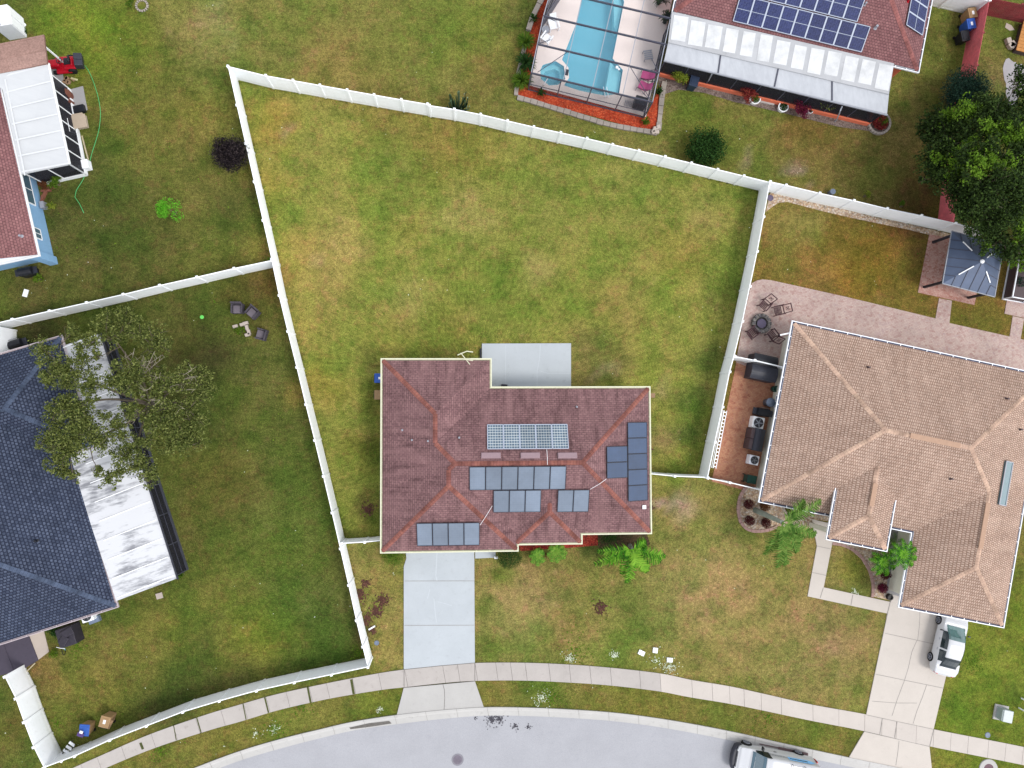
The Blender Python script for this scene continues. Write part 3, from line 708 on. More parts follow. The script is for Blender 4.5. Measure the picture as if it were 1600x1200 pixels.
def edging(pts, w, h, mat, name, label, closed=False, seg=.3, group=None):
    q = resample(spline([P(*p) for p in pts], .3), max(4, int(sum((P(*pts[i+1])-P(*pts[i])).length for i in range(len(pts)-1))/seg)))
    mb = MB()
    for i in range(len(q)-1):
        a = q[i].lerp(q[i+1], .03); b = q[i].lerp(q[i+1], .97); hh = h*random.uniform(.85, 1.15)
        a.z = b.z = hh/2; ww = w*random.uniform(.9, 1.1); mb.beam(a, b, ww, hh)
    return centre(tag(mb.build(name, mat), label, 'edging', group))
edging([(1168,757),(1157,773),(1153,797),(1157,816),(1165,826),(1180,830),(1200,828),(1214,822)], .2, .1, M['brickedge'], 'bed_edging', 'pink kerb edging curving round the pebble bed with four maroon bushes')
edging([(1300,849),(1314,851),(1331,858),(1347,872),(1359,893),(1364,915),(1362,933)], .2, .1, M['brickedge'], 'bed_edging', 'pink kerb edging arcing round the small lawn by the front walk')

# ---------------------------------------------------------------- fences
FLN = []
def fence(label, pts, ztop=1.83, step=2.44, mat=None, name='vinyl_fence', posts=True, face='vinyl', explicit=False, pw=.127, extra=.08, group='white vinyl fences'):
    """pts: photo positions of the fence's top edge"""
    mat = mat or M[face]
    w = [P(a, b, ztop) for a, b in pts]; FLN.append(w)
    root = thing(name, label, 'fence', (w[0].x, w[0].y, 0), 0, group)
    stops = []
    if explicit: stops = w
    else:
        stops = [w[0]]
        for i in range(len(w)-1):
            L = (w[i+1]-w[i]).length; n = max(1, round(L/step))
            stops += [w[i].lerp(w[i+1], k/n) for k in range(1, n+1)]
    for i in range(len(stops)-1):
        a, b = stops[i].to_2d(), stops[i+1].to_2d(); d = (b-a).normalized(); nn = Vector((-d.y, d.x))
        a2 = a+d*pw*.5; b2 = b-d*pw*.5; mb = MB()
        mb.beam((*a2, ztop/2+.02), (*b2, ztop/2+.02), .03, ztop-.14)          # sheet
        mb.beam((*a2, ztop-.045), (*b2, ztop-.045), .055, .09); mb.beam((*a2, .09), (*b2, .09), .055, .14)
        L = (b2-a2).length; k = int(L/.28)
        for j in range(1, k):
            c = a2.lerp(b2, j/k)
            for sg in (-1, 1): mb.box((c.x+nn.x*sg*.0165, c.y+nn.y*sg*.0165, ztop/2+.02), (.012, .004, ztop-.16), math.atan2(d.y, d.x))
        mb.build('panel', mat, root)
    for i, s in enumerate(stops):
        mb = MB(); a = stops[max(0, i-1)]; b = stops[min(len(stops)-1, i+1)]; rz = math.atan2(b.y-a.y, b.x-a.x)
        h = ztop+extra
        mb.box((s.x, s.y, h/2), (pw, pw, h), rz)
        r = pw*.62
        q = [Vector((s.x, s.y, 0))+Matrix.Rotation(rz, 3, 'Z') @ Vector(v) for v in ((-r,-r,h),(r,-r,h),(r,r,h),(-r,r,h),(-r,-r,h+.025),(r,-r,h+.025),(r,r,h+.025),(-r,r,h+.025),(0,0,h+.075))]
        mb.add(q, [(3,2,1,0),(0,1,5,4),(1,2,6,5),(2,3,7,6),(3,0,4,7),(4,5,8),(5,6,8),(6,7,8),(7,4,8)])
        mb.build('post', mat, root)
    return root
fence('white vinyl back fence of the big lawn, left stretch ending at the tall post', [(356.5,104),(415.5,118.5),(458,126),(500,133.5),(542.5,141),(584.5,148.5),(627,156),(668,163)], ztop=1.86, explicit=True)
fence('white vinyl fence at the back of the big lawn, right stretch passing the pool cage', [(671,165),(710,171),(751,179),(793,189),(834,198.5),(876,207.5),(917,216.5),(957,226),(998,235.5),(1039,245),(1080,255),(1121,265),(1162,275),(1202.5,285)], ztop=1.80, explicit=True)
fence('white vinyl fence between the big lawn and the shady yard with the bushy dark plant', [(357,105),(425,405)], 1.83)
fence('white vinyl fence between the big lawn and the yard with grey wicker chairs', [(425,407),(436.5,462),(450,518),(464,574),(478,632),(492,688),(505.5,744),(519,801),(532,857),(545,914),(557,969),(567,1010),(575,1042)], 1.83, explicit=True)
fence('white vinyl fence separating the blue house lot from the slate roof house lot', [(425,407),(366,419.5),(308,433),(250,446),(193,460),(136,473),(78,486),(20,499),(-38,513)], 1.83, explicit=True)
fence('curved white vinyl fence beside the mossy sidewalk', [(575,1042),(518,1054),(460,1066),(401,1079),(343,1095),(286,1112),(229,1134),(172,1156),(117,1181),(69,1199)], 1.86, explicit=True)
fence('white vinyl fence on the lower left edge, full of wide flat panels', [(69,1199),(53,1167),(38,1128),(25,1091),(8,1057)], 1.95, explicit=True)
fence('short white vinyl fence piece above the slate roof at the left photo edge', [(-3,512),(-1,554)], 1.83, step=2)
fence('short white vinyl fence joining the maroon roof house to the left boundary', [(534,849),(570,847),(601,844)], 1.6, explicit=True)
fence('thin white vinyl fence joining the maroon roof house to the brick side yard', [(1014,740),(1054,744),(1105,746)], 1.75, explicit=True)
fence('white vinyl fence between the big lawn and the paved yard of the tan house', [(1203,284),(1193,339),(1183,393),(1171.5,447.7),(1160,502),(1147,556),(1140,581),(1129,636),(1117,691),(1105.5,746)], 1.83, explicit=True)
fence('white vinyl fence along the tan pebble strip behind the gazebo', [(1203,284),(1228,289.5),(1280.5,302),(1334,313.5),(1386,326),(1439.5,337),(1493,349),(1545,361)], 1.83, explicit=True)
fence('short white vinyl fence between the two black storage boxes', [(1148,557),(1179,563),(1226,574)], 1.7, explicit=True)
fence('white vinyl fence closing the brick side yard towards the front lawn', [(1105.5,747),(1140,754),(1191,766)], 1.7, explicit=True)
fence('white vinyl fence at the top edge behind the tan and blue bins', [(1440,-24),(1493,-11),(1546,1)], 1.83, explicit=True)

def wood_fence(label, pts, ztop, mat, rail):
    w = [P(a, b, ztop) for a, b in pts]; root = thing('wood_fence', label, 'fence', (w[0].x, w[0].y, 0), 0, 'red stained wooden fences')
    mb = MB(); rl = MB(); pm = MB()
    for i in range(len(w)-1):
        a, b = w[i].to_2d(), w[i+1].to_2d(); L = (b-a).length; n = int(L/.15); d = (b-a)/L; nn = Vector((-d.y, d.x)); rz = math.atan2(d.y, d.x)
        for k in range(n):
            c = a+d*(k+.5)*L/n; h = ztop+random.uniform(-.015, .015)
            mb.box((c.x, c.y, h/2+.02), (.138, .018, h), rz+random.uniform(-.03, .03))
        for z in (.35, 1.0, 1.6): rl.beam((*(a+nn*.035), z), (*(b+nn*.035), z), .04, .09)
        for k in range(int(L/2.4)+1):
            c = a+d*min(L, k*2.4)+nn*.09; pm.box((c.x, c.y, ztop/2), (.09, .09, ztop), rz)
    mb.build('boards', mat, root); rl.build('rails', rail, root); pm.build('posts', rail, root)
    return root
wood_fence('red stained board fence running down past the bins and under the big tree', [(1546,-1),(1523,122),(1503,235),(1490.5,347)], 1.83, M['redfence'], M['darkredfence'])
wood_fence('dark red wooden fence across the top right corner', [(1547,-3),(1600,8),(1680,26)], 1.83, M['darkredfence'], M['darkredfence'])

# ---------------------------------------------------------------- roofs and houses
class Frame:
    def __init__(s, o, x, z):
        s.z = z; s.o = P(*o, z).to_2d(); d = (P(*x, z).to_2d()-s.o).normalized(); s.ex = d; s.ey = Vector((d.y, -d.x))
        s.rz = math.atan2(d.y, d.x)
    def l(s, px, py, z=None):
        d = P(px, py, s.z if z is None else z).to_2d()-s.o; return d.dot(s.ex), d.dot(s.ey)
    def w(s, u, v, z): q = s.o+s.ex*u+s.ey*v; return Vector((q.x, q.y, z))
PITCH = .417
def make_roof(F, pts, faces, ze, parent, mat, cap, pitch=PITCH, capw=.17, lift=0, name='roof', nocap=()):
    """pts: key -> (u, v, run)"""
    W_ = {k: F.w(p[0], p[1], ze+lift+p[2]*pitch) for k, p in pts.items()}
    mb = MB(); edges = {}; info = []
    for fi, f in enumerate(faces):
        q = [W_[k] for k in f]
        nrm = Vector((0, 0, 0))
        for i in range(len(q)): nrm += q[i].cross(q[(i+1)%len(q)])
        if nrm.z < 0: f = f[::-1]; q = q[::-1]; nrm = -nrm
        nrm.normalize(); al = Vector((0, 0, 1)).cross(nrm).normalized(); up = nrm.cross(al)
        mb.poly(q, [(p.dot(al), p.dot(up)) for p in q]); info.append((nrm, sum(q, Vector())/len(q)))
        for i in range(len(f)): edges.setdefault(frozenset((f[i], f[(i+1)%len(f)])), []).append(fi)
    o = mb.build(name, mat, parent)
    cm = MB()
    for e, fs in edges.items():
        if len(fs) != 2 or e in nocap: continue
        a, b = [W_[k] for k in e]; d = (b-a).normalized(); (n1, c1), (n2, c2) = info[fs[0]], info[fs[1]]
        m = (a+b)/2
        if (c2-m).dot(n1) > 1e-3: continue      # valley
        for n_, c_ in ((n1, c1), (n2, c2)):
            s_ = n_.cross(d); s_ = s_ if s_.dot(c_-m) > 0 else -s_
            up = Vector((0, 0, .03)); L = (b-a).length
            cm.poly([a+up, b+up, b+s_*capw+n_*.018, a+s_*capw+n_*.018], [(0, .5), (L, .5), (L, 1), (0, 1)])
    if cap and cm.v: cm.build('ridge_cap', cap, o)
    return o, W_
def eaves(F, poly, ze, parent, gut, lipw=.045, gw=.13, fas=None, skip=(), hang=.95, bed=None):
    """fascia slab plus an open gutter with hangers round the eave polygon"""
    w = [F.w(u, v, 0).to_2d() for u, v in poly]
    mb = MB(); mb.prism(w, ze-.17, ze-.012); mb.build('fascia', fas or gut, parent)
    a1 = offset(w, gw); a0 = offset(w, gw-lipw); n = len(w); g = MB(); bd = MB()
    for i in range(n):
        if i in skip: continue
        j = (i+1) % n
        g.prism([a0[i], a1[i], a1[j], a0[j]], ze-.14, ze-.01)
        (bd if bed else g).prism([w[i], a0[i], a0[j], w[j]], ze-.14, ze-.09)
        d = w[j]-w[i]; L = d.length; k = int(L/hang)
        for q in range(1, k+1):
            c = w[i]+d*(q/(k+1)); e = d.normalized(); nn = (a0[i]-w[i]); nn = nn-e*nn.dot(e)
            g.beam((*(c), ze-.03), (*(c+nn), ze-.03), .05, .02)
    o = g.build('gutter', gut, parent)
    if bed: bd.build('gutter_bed', bed, o)
    return o
def walls(F, poly, ze, parent, mat, inset=.45):
    w = offset([F.w(u, v, 0).to_2d() for u, v in poly], -inset)
    mb = MB(); mb.prism(w, 0, ze-.17); mb.build('wall', mat, parent); return w
def pv(parent, c, ux, uy, n, w, h, mat, frame, fw=.035, lift=.11, rot=False):
    """one solar panel: c centre on the roof plane, ux, uy unit vectors"""
    c = c+n*lift; x = ux*(w/2-.01); y = uy*(h/2-.01); t = n*.035
    mb = MB(); q = [c-x-y, c+x-y, c+x+y, c-x+y]
    uv = [(0,0),(1,0),(1,1),(0,1)]
    mb.add([p for p in q]+[p-t for p in q], [(0,1,2,3),(7,6,5,4),(0,4,5,1),(1,5,6,2),(2,6,7,3),(3,7,4,0)], [uv]*6)
    o = mb.build('solar_panel', mat, parent)
    fb = MB(); e = n*.004
    for a, b in ((0,1),(1,2),(2,3),(3,0)): fb.beam(q[a]+e, q[b]+e, fw, .03)
    if mat is M['pv_blue']:
        if h > w: fb.beam(c-x+e, c+x+e, .03, .03)
    fb.build('panel_frame', frame, o); return o
def vent_pipe(parent, p, r=.05, h=.3, mat=None, name='vent_pipe'):
    mb = MB(); mb.cyl((p.x, p.y, p.z-.05), r*1.9, .07, 10, r*1.2); mb.cyl((p.x, p.y, p.z), r, h, 10); mb.build(name, mat or M['silver'], parent)

# ===== main house (maroon roof)
ZE = 2.62
F = Frame((598,563), (765,563), ZE)
u1 = F.l(765,563)[0]; u2 = F.l(807,845)[0]; u3 = F.l(907,840)[0]; u4 = F.l(1014.5,720)[0]
v1 = F.l(890,607)[1]; v2 = F.l(960,832)[1]; v3 = F.l(857,848)[1]; v4 = F.l(700,860)[1]
house = thing('house', 'house with maroon shingle hip roof and six groups of solar panels', 'house', F.w(u4/2, v4/2, 0))
hb = v1+(v2-v1)/2; run = (v2-v1)/2; r1 = u1/2; r3 = u2/2; rs = (u3-u2)/2; um = (u2+u3)/2
pts = dict(A=(0,0,0), B=(u1,0,0), C=(u1,v1,0), D=(u4,v1,0), E=(u4,v2,0), F=(u3,v2,0), G=(u3,v3,0), H=(u2,v3,0), K=(u2,v2,0), I=(u2,v4,0), J=(0,v4,0),
  a=(r1,r1,r1), b=(r1,v1+(u1-r1),r1), c=(run,hb,run), d=(u4-run,hb,run), e=(r3,v2-(u2-r3),r3), f=(r3,v4-r3,r3), g=(um,v3-rs,rs), h=(um,v2-rs,rs))
faces = ['AJfecba','ABa','BCba','CDdcb','DEd','EFhKecd','FGgh','GHg','HKhg','KIfe','IJf']
rf, RW = make_roof(F, pts, [list(x) for x in faces], ZE, house, M['roof_main'], M['cap_main'], capw=.15, nocap=(frozenset('Ba'),))
op = [pts[k][:2] for k in 'ABCDEFGH']+[(u2, v3+.001)]+[pts[k][:2] for k in 'IJ']
op = [pts[k][:2] for k in 'ABCDEFGH']+[pts[k][:2] for k in 'IJ']
eaves(F, op, ZE, house, M['cream'], lipw=.085, gw=.14)
walls(F, op, ZE, house, M['greywall'])
def on_main(px, py, n_, v_): pass
def planehit(px, py, p0, nrm):
    d = (CQ @ Vector((px-800, -(py-600), -FPX))); o = Vector((0, 0, CAM_H)); t = (p0-o).dot(nrm)/d.dot(nrm); return o+d*t
def pln(keys, Wd):
    a, b, c = [Wd[k] for k in keys]; n_ = (b-a).cross(c-a).normalized(); n_ = n_ if n_.z > 0 else -n_
    al = Vector((0, 0, 1)).cross(n_).normalized(); return a, n_, al, n_.cross(al)
def array(parent, pl, px, py, nx, ny, w, h, mat, frame, fw=.03, gap=.02):
    """px,py: photo position of the array's top-left corner seen from the eave's outside... centre based"""
    a, n_, al, up = pl; c0 = planehit(px, py, a, n_)
    for i in range(nx):
        for j in range(ny):
            pv(parent, c0+al*((i-(nx-1)/2)*(w+gap))+up*((j-(ny-1)/2)*(h+gap)), al, up, n_, w, h, mat, frame, fw)
PN = pln('CDd', RW); PS = pln('EFd', RW); PE = pln('DEd', RW); PSW = pln('IJf', RW)
def span(pl, a, b):
    return (planehit(*a, pl[0], pl[1])-planehit(*b, pl[0], pl[1])).length
w5 = span(PN, (761,683), (887,683))/5; h5 = span(PN, (824,664), (824,702))
array(house, PN, 824.5, 683, 5, 1, w5-.02, h5, M['pv_grid'], M['frame_alu'], .05)
w6 = span(PS, (733,746), (885,746))/6; h6 = span(PS, (809,728), (809,764))
array(house, PS, 809, 746, 6, 1, w6-.03, h6, M['pv_sky_glare'], M['frame_black'])
array(house, PS, 808, 782, 3, 1, w6-.03, span(PS, (808,765), (808,799)), M['pv_sky_glare'], M['frame_black'])
array(house, PS, 895.5, 781.5, 2, 1, w6-.03, span(PS, (895,765), (895,799)), M['pv_sky_glare'], M['frame_black'])
w4 = span(PSW, (651,834), (750,834))/4
array(house, PSW, 700.5, 833.5, 4, 1, w4-.03, span(PSW, (700,816), (700,851)), M['pv_sky_glare'], M['frame_black'])
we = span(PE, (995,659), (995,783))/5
array(house, PE, 995, 721, 5, 1, we-.03, span(PE, (980,720), (1010,720)), M['pv_dim_reflection'], M['frame_black'])
array(house, PE, 963, 722, 2, 1, we-.03, span(PE, (947,720), (979,720)), M['pv_dim_reflection'], M['frame_black'])
for x in (767, 828.5, 886.5):
    c = planehit(x, 712, PN[0], PN[1]); mb = MB(); q = []
    for du, dv, dz in ((-.62,-.19,.02),(.62,-.19,.02),(.62,.19,.02),(-.62,.19,.02),(-.58,-.17,.10),(.58,-.17,.10),(.58,.14,.13),(-.58,.14,.13)):
        q.append(c+PN[2]*du+PN[3]*dv+PN[1]*dz)
    mb.add(q, [(3,2,1,0),(4,5,6,7),(0,1,5,4),(1,2,6,5),(2,3,7,6),(3,0,4,7)]); mb.build('ridge_vent', paint('pinkish_vent', srgb(176, 150, 158), .7, .05), rf)
PW_ = pln('AJc', RW)
for x, y, pl_ in ((629,672,PW_),(644,687.5,PW_),(669,689,PW_),(717.5,684,PN),(901,636,PN)):
    vent_pipe(house, planehit(x, y, pl_[0], pl_[1]), .05, .24, M['silver'])
for pa, pb, pl1, pl2 in (((854,702),(855,726),PN,PS),((769,790),(750,820),PS,PSW),((947,748),(922,764),PE,PS)):
    a = planehit(*pa, pl1[0], pl1[1])+Vector((0,0,.12)); b = planehit(*pb, pl2[0], pl2[1])+Vector((0,0,.12))
    m = (a+b)/2+Vector((0,0,.18)); mb = MB(); mb.tube([a, m, b], .013, 5); mb.build('conduit', M['white'], house)
c = planehit(1006, 792, PE[0], PE[1]); mb = MB(); mb.box(c+Vector((0,0,.08)), (.24,.24,.14)); mb.build('junction_box', M['white'], house)
# aerial on the rear eave
a = P(727,561,2.9); mb = MB(); mb.tube([a+Vector((-.5,.05,0)), a+Vector((.5,-.1,0))], .03, 5); mb.tube([a+Vector((-.5,.25,.1)), a+Vector((.1,.5,.15)), a+Vector((.5,.45,.1))], .035, 5); mb.tube([a+Vector((.3,-.35,-.1)), a+Vector((-.3,.4,.05))], .03, 5)
mb.build('aerial', M['cream'], house)
# doors and windows (seen from the side)
def wall_item(parent, a, b, zc, w, h, mat, name, t=.5, sub=None):
    a = Vector(a[:2]); b = Vector(b[:2]); d = (b-a).normalized(); c = a.lerp(b, t); n_ = Vector((d.y, -d.x))
    mb = MB(); mb.box((c.x, c.y, zc), (w, .12, h), math.atan2(d.y, d.x)); o = mb.build(name, mat, parent)
    fm = MB(); rz = math.atan2(d.y, d.x)
    for du, dz, sw, sh in ((-w/2, 0, .06, h+.06), (w/2, 0, .06, h+.06), (0, h/2, w, .06), (0, -h/2, w, .06), (0, 0, .04, h)):
        q = c+d*du; fm.box((q.x, q.y, zc+dz), (sw, .16, sh), rz)
    fm.build('frame', M['white'], o)
wp = offset([F.w(u, v, 0).to_2d() for u, v in op], -.45)
wall_item(house, wp[8], wp[9], 1.15, 4.6, 2.1, M['white'], 'garage_door', .5)
wall_item(house, wp[4], wp[5], 1.4, 1.6, 1.2, M['glass'], 'window', .5)
wall_item(house, wp[9], wp[0], 1.4, 1.4, 1.2, M['glass'], 'window', .35)
wall_item(house, wp[9], wp[0], 1.4, 1.4, 1.2, M['glass'], 'window', .75)
wall_item(house, wp[3], wp[4], 1.4, 1.4, 1.2, M['glass'], 'window', .5)
wall_item(house, wp[0], wp[1], 1.4, 1.6, 1.2, M['glass'], 'window', .5)
wall_item(house, wp[2], wp[3], 1.1, 2.2, 2.1, M['glass'], 'sliding_door', .25)
wall_item(house, wp[6], wp[7], 1.1, 1.0, 2.1, M['brownbox'], 'front_door', .5)

# ===== tan house on the right
F = Frame((1241,505), (1598,581.5), ZE)
vb = F.l(1393,823)[1]; ug = F.l(1409,942)[0]; ug2 = F.l(1428,831)[0]; ug = (ug+ug2)/2
vf = F.l(1408,943.5)[1]; vf = (vf+F.l(1566,980)[1])/2; ur = F.l(1566,980)[0]
tan = thing('house', 'house with tan brown shingle roof and a raised entry roof', 'house', F.w(ur/2, vf/2, 0))
rn = vb/2; rg = (ur-ug)/2; gx = (ur+ug)/2
pts = dict(A=(0,0,0), B=(ur,0,0), C=(ur,vf,0), D=(ug,vf,0), E=(ug,vb,0), F=(0,vb,0), r=(rn,rn,rn), s=(ur-rn,rn,rn), g=(gx,vb-rg,rg), h=(gx,vf-rg,rg))
rt_, TW = make_roof(F, pts, [list(x) for x in ('ABsr','FAr','FEgsr','BChgs','CDh','DEgh')], ZE, tan, M['roof_brown'], M['cap_brown'], capw=.15)
op = [pts[k][:2] for k in 'ABCDEF']
eaves(F, op, ZE, tan, M['whitemetal'], lipw=.05, gw=.16, bed=M['gutterdirt'])
tw = walls(F, op, ZE, tan, M['greywall'], .55)
for k, (t, wd, nm, mt, zc, hh) in {0: (.5, 2.4, 'sliding_door', 'glass', 1.1, 2.1)}.items(): wall_item(tan, tw[0], tw[1], zc, wd, hh, M[mt], nm, .4)
wall_item(tan, tw[2], tw[3], 1.15, 4.8, 2.1, M['white'], 'garage_door', .5)
wall_item(tan, tw[5], tw[0], 1.3, .9, 1.1, M['glass'], 'window', .57)
wall_item(tan, tw[1], tw[2], 1.4, 1.4, 1.2, M['glass'], 'window', .5)
wall_item(tan, tw[4], tw[5], 1.4, 1.6, 1.2, M['glass'], 'window', .8)
# raised entry roof
ZH = 3.38
eu0 = F.l(1295,839,ZH)[0]; eu1 = F.l(1383.5,860,ZH)[0]; ev = (F.l(1295,839,ZH)[1]+F.l(1383.5,860,ZH)[1])/2
er = (eu1-eu0)/2; em = (eu0+eu1)/2; vstart = vb-(ZH-ZE)/PITCH; vr = vb-(ZH-ZE)/PITCH-er
pts2 = dict(a=(eu0,vstart,0), b=(eu0,ev,0), c=(eu1,ev,0), d=(eu1,vstart,0), e=(em,ev-er,er), f=(em,vr,er))
ro, EW = make_roof(F, pts2, [list(x) for x in ('abef','bce','cdfe')], ZH, tan, M['roof_brown'], M['cap_brown'], name='entry_roof')
ep = [(eu0,vstart),(eu0,ev),(eu1,ev),(eu1,vstart)]
eaves(F, ep, ZH, tan, M['whitemetal'], lipw=.05, gw=.15, skip=(3,), bed=M['gutterdirt'])
for q in (F.w(eu0+.4, ev-.4, 0), F.w(eu1-.4, ev-.4, 0), F.w(eu0+.4, ev-2.4, 0)): mb = MB(); mb.box((q.x, q.y, 1.62), (.3,.3,3.2), F.rz); mb.build('porch_column', M['greywall'], tan)
mb = MB(); mb.prism([F.w(u, v, 0).to_2d() for u, v in ((eu0+.25,vb-1.75),(eu0+.25,vb+.2),(eu1-.25,vb+.2),(eu1-.25,vb-1.75))], 2.3, ZH-.17); mb.build('entry_wall', M['greywall'], tan)
PR = pln(('A','B','s'), TW); PB_ = pln(('F','E','r'), TW); PRt = pln(('B','C','s'), TW); PWt = pln(('F','A','r'), TW)
for x, y, pl_ in ((1356,574,PR),(1572,623,PR),(1485,748,PB_),(1593,671,PRt)): vent_pipe(tan, planehit(x, y, pl_[0], pl_[1]), .06, .25, M['brownbox'])
# roof skylight on the right slope
a, n_, al, up = PRt; c = planehit(1569,755, a, n_); mb = MB()
q = [c+al*i*1.45+up*j*.36+n_*.12 for i, j in ((-1,-1),(1,-1),(1,1),(-1,1))]; mb.add(q+[p-n_*.12 for p in q], [(0,1,2,3),(0,4,5,1),(1,5,6,2),(2,6,7,3),(3,7,4,0)])
sk = mb.build('skylight', paint('teal_glass', srgb(92, 124, 134), .15, .1, spec=.7), tan)
fb = MB(); [fb.beam(q[i]+n_*.01, q[(i+1)%4]+n_*.01, .06, .05) for i in range(4)]; fb.build('skylight_frame', M['silver'], sk)
# ridge vent strip
a = TW['r'].lerp(TW['s'], .28)+Vector((0,0,.05)); b = TW['r'].lerp(TW['s'], .86)+Vector((0,0,.05)); mb = MB(); mb.beam(a, b, .34, .05); o = mb.build('ridge_vent', paint('tan_vent', srgb(200, 164, 140), .8, .08), rt_)
e = (EW['e']-EW['f']); a = EW['f']+e*.35+Vector((0,0,.05)); b = EW['f']+e*.8+Vector((0,0,.05)); mb = MB(); mb.beam(a, b, .3, .05); mb.build('ridge_vent', bpy.data.materials['tan_vent'], ro)
a = TW['g']+(TW['h']-TW['g'])*.15+Vector((0,0,.05)); b = TW['g']+(TW['h']-TW['g'])*.75+Vector((0,0,.05)); mb = MB(); mb.beam(a, b, .3, .05); mb.build('ridge_vent', bpy.data.materials['tan_vent'], rt_)
# side bracket by the rear corner
a = P(1219,523.5,2.3); b = P(1238,519.5,2.5); mb = MB(); mb.beam(a, b, .09, .09); mb.build('awning_bracket', M['white'], tan)

# ===== slate house on the left
F = Frame((0,1005), (181,947), ZE)
U0 = F.l(181,947)[0]; s_ = F.l(181,947)[0]/190.0   # metres per photo pixel at the eaves
D = lambda u, v, r_: (U0+u*s_, v*s_, r_*s_)
vt = F.l(94,527)[1]/s_; uw = F.l(94,527)[0]/s_-190; H2 = -vt/2; vi = -262; rw = (vi-vt)/2; LL = 640
slate = thing('house', 'house with slate blue shingle roof at the left edge', 'house', F.w(U0-6, vt*s_/2, 0))
pts = dict(A=D(-LL,vt,0), B=D(uw,vt,0), K=D(uw,vi,0), L=D(0,vi,0), C=D(0,0,0), E=D(-LL,0,0), a=D(uw-rw,vt+rw,rw), b=D(-rw,vt+rw,rw), m=D(-H2,-H2,H2), n=D(-LL+H2,-H2,H2))
rs_, SW = make_roof(F, pts, [list(x) for x in ('ABabmn','BKa','KLba','LCmb','CEnm','EAn')], ZE, slate, M['roof_dark'], M['cap_dark'], capw=.15)
op = [pts[k][:2] for k in 'ABKLCE']
eaves(F, op, ZE, slate, paint('pinkish_white_gutter', srgb(214, 200, 206), .5, .05), lipw=.05, gw=.13)
sww = walls(F, op, ZE, slate, M['tanwall'])
wall_item(slate, sww[3], sww[4], 1.4, 2.4, 2.0, M['glass'], 'sliding_door', .5)
PSr = pln(('L','C','m'), SW); PSb = pln(('C','E','m'), SW)
a = SW['a'].lerp(SW['b'], .3)+Vector((0,0,.06)); b = SW['a'].lerp(SW['b'], 1.2)+Vector((0,0,.06)); mb = MB(); mb.beam(a, b, .34, .08); mb.build('ridge_vent', paint('slate_vent', srgb(96, 108, 134), .8, .08), rs_)
vent_pipe(slate, planehit(57,845,PSr[0],PSr[1]), .07, .2, M['black'])
# its white patio roof, a screened porch
def patio_roof(label, pts, z_in, z_out, inner, wallmat, roofmat, ribs, framemat, skip=(), kick=.0, kickmat=None, posts=6, solid=None):
    """pts photo outline; z per point; walls below (screens)"""
    w = [P(a, b, z) for (a, b), z in pts]
    c = sum(w, Vector())/len(w); root = thing('screened_porch', label, 'porch', (c.x, c.y, 0))
    mb = MB(); n = len(w)
    t = [p.copy() for p in w]; b = [p-Vector((0,0,.12)) for p in w]
    mb.add(t+b, [list(range(n)), list(range(n, 2*n))[::-1]]+[(i, n+i, n+(i+1)%n, (i+1)%n) for i in range(n)])
    o = mb.build('roof', roofmat, root)
    rb = MB()
    for (a0, a1), (b0, b1), k in ribs:
        for i in range(k):
            f = i/(k-1) if k > 1 else 0
            p = (Vector(a0).lerp(Vector(b0), f)); q = (Vector(a1).lerp(Vector(b1), f))
            rb.beam(P(p.x, p.y, p.z)+Vector((0,0,.012)), P(q.x, q.y, q.z)+Vector((0,0,.012)), .05, .03)
    if ribs: rb.build('roof_rib', M['white'], o)
    return root, w, o
TOPZ = 2.5
root, pw_, po = patio_roof('long white stained metal patio roof beside the slate roof under the bare tree', [((155,520),2.35),((276,904),2.35),((181.5,939),2.62),((102,699),2.64),((119,694),2.60),((86,545),2.62)], 0, 0, None, None, M['patio_white'],
  [(((150,523,2.37),(92,546,2.63)),((272,899,2.37),(183,934,2.62)),14)], M['bronze'])
wl = [P(150,528,2.35), P(271,902,2.35), P(186,935,2.35)]
mb = MB(); sc = MB(); 
for i in range(2):
    a, b = wl[i].to_2d(), wl[i+1].to_2d(); a = a*.995+wl[2].to_2d()*.005
    sc.beam((*a, 1.25), (*b, 1.25), .02, 2.0); k = max(2, int((b-a).length/1.8))
    for j in range(k+1): q = a.lerp(b, j/k); mb.box((q.x, q.y, 1.12), (.06,.06,2.24), F.rz)
    mb.beam((*a, .15), (*b, .15), .08, .3); mb.beam((*a, 2.2), (*b, 2.2), .06, .12); mb.beam((*a, 1.0), (*b, 1.0), .05, .05)
sc.build('screen_panel', M['screen'], root); mb.build('porch_frame', M['bronze'], root)
mb = MB(); a = P(157,520,2.36); b = P(278,905,2.36); mb.beam(a, b, .10, .09); mb.build('gutter', M['charcoal'], root)
# dark mat, concrete pad by the gate
slab('concrete_pad', [(36,975),(64,966),(77,1018),(60,1031),(36,1046),(-10,1056),(-30,990)], M['block'], 0, .04)
mb = MB(); mb.prism(W2([(-20,1015),(46,992),(61,1031),(36,1046),(9,1053),(-12,1058)]), .04, .10); mb.prism(W2([(-20,1015),(7,1005),(24,1048),(9,1053),(-12,1058)]), .10, .13)
centre(tag(mb.build('rubber_mat', paint('dark_mat', srgb(84, 78, 94), .8, .06), bevel=.01), 'wide dark grey mat lying on the concrete pad by the slate roof house', 'mat'))
a = P(41,1050,.1); b = P(55,1036,.1); mb = MB(); mb.beam(a, b, .07, .04); centre(tag(mb.build('timber_stake', M['wood']), 'pale timber stake lying slantwise beside the dark grey mat', 'stake'))

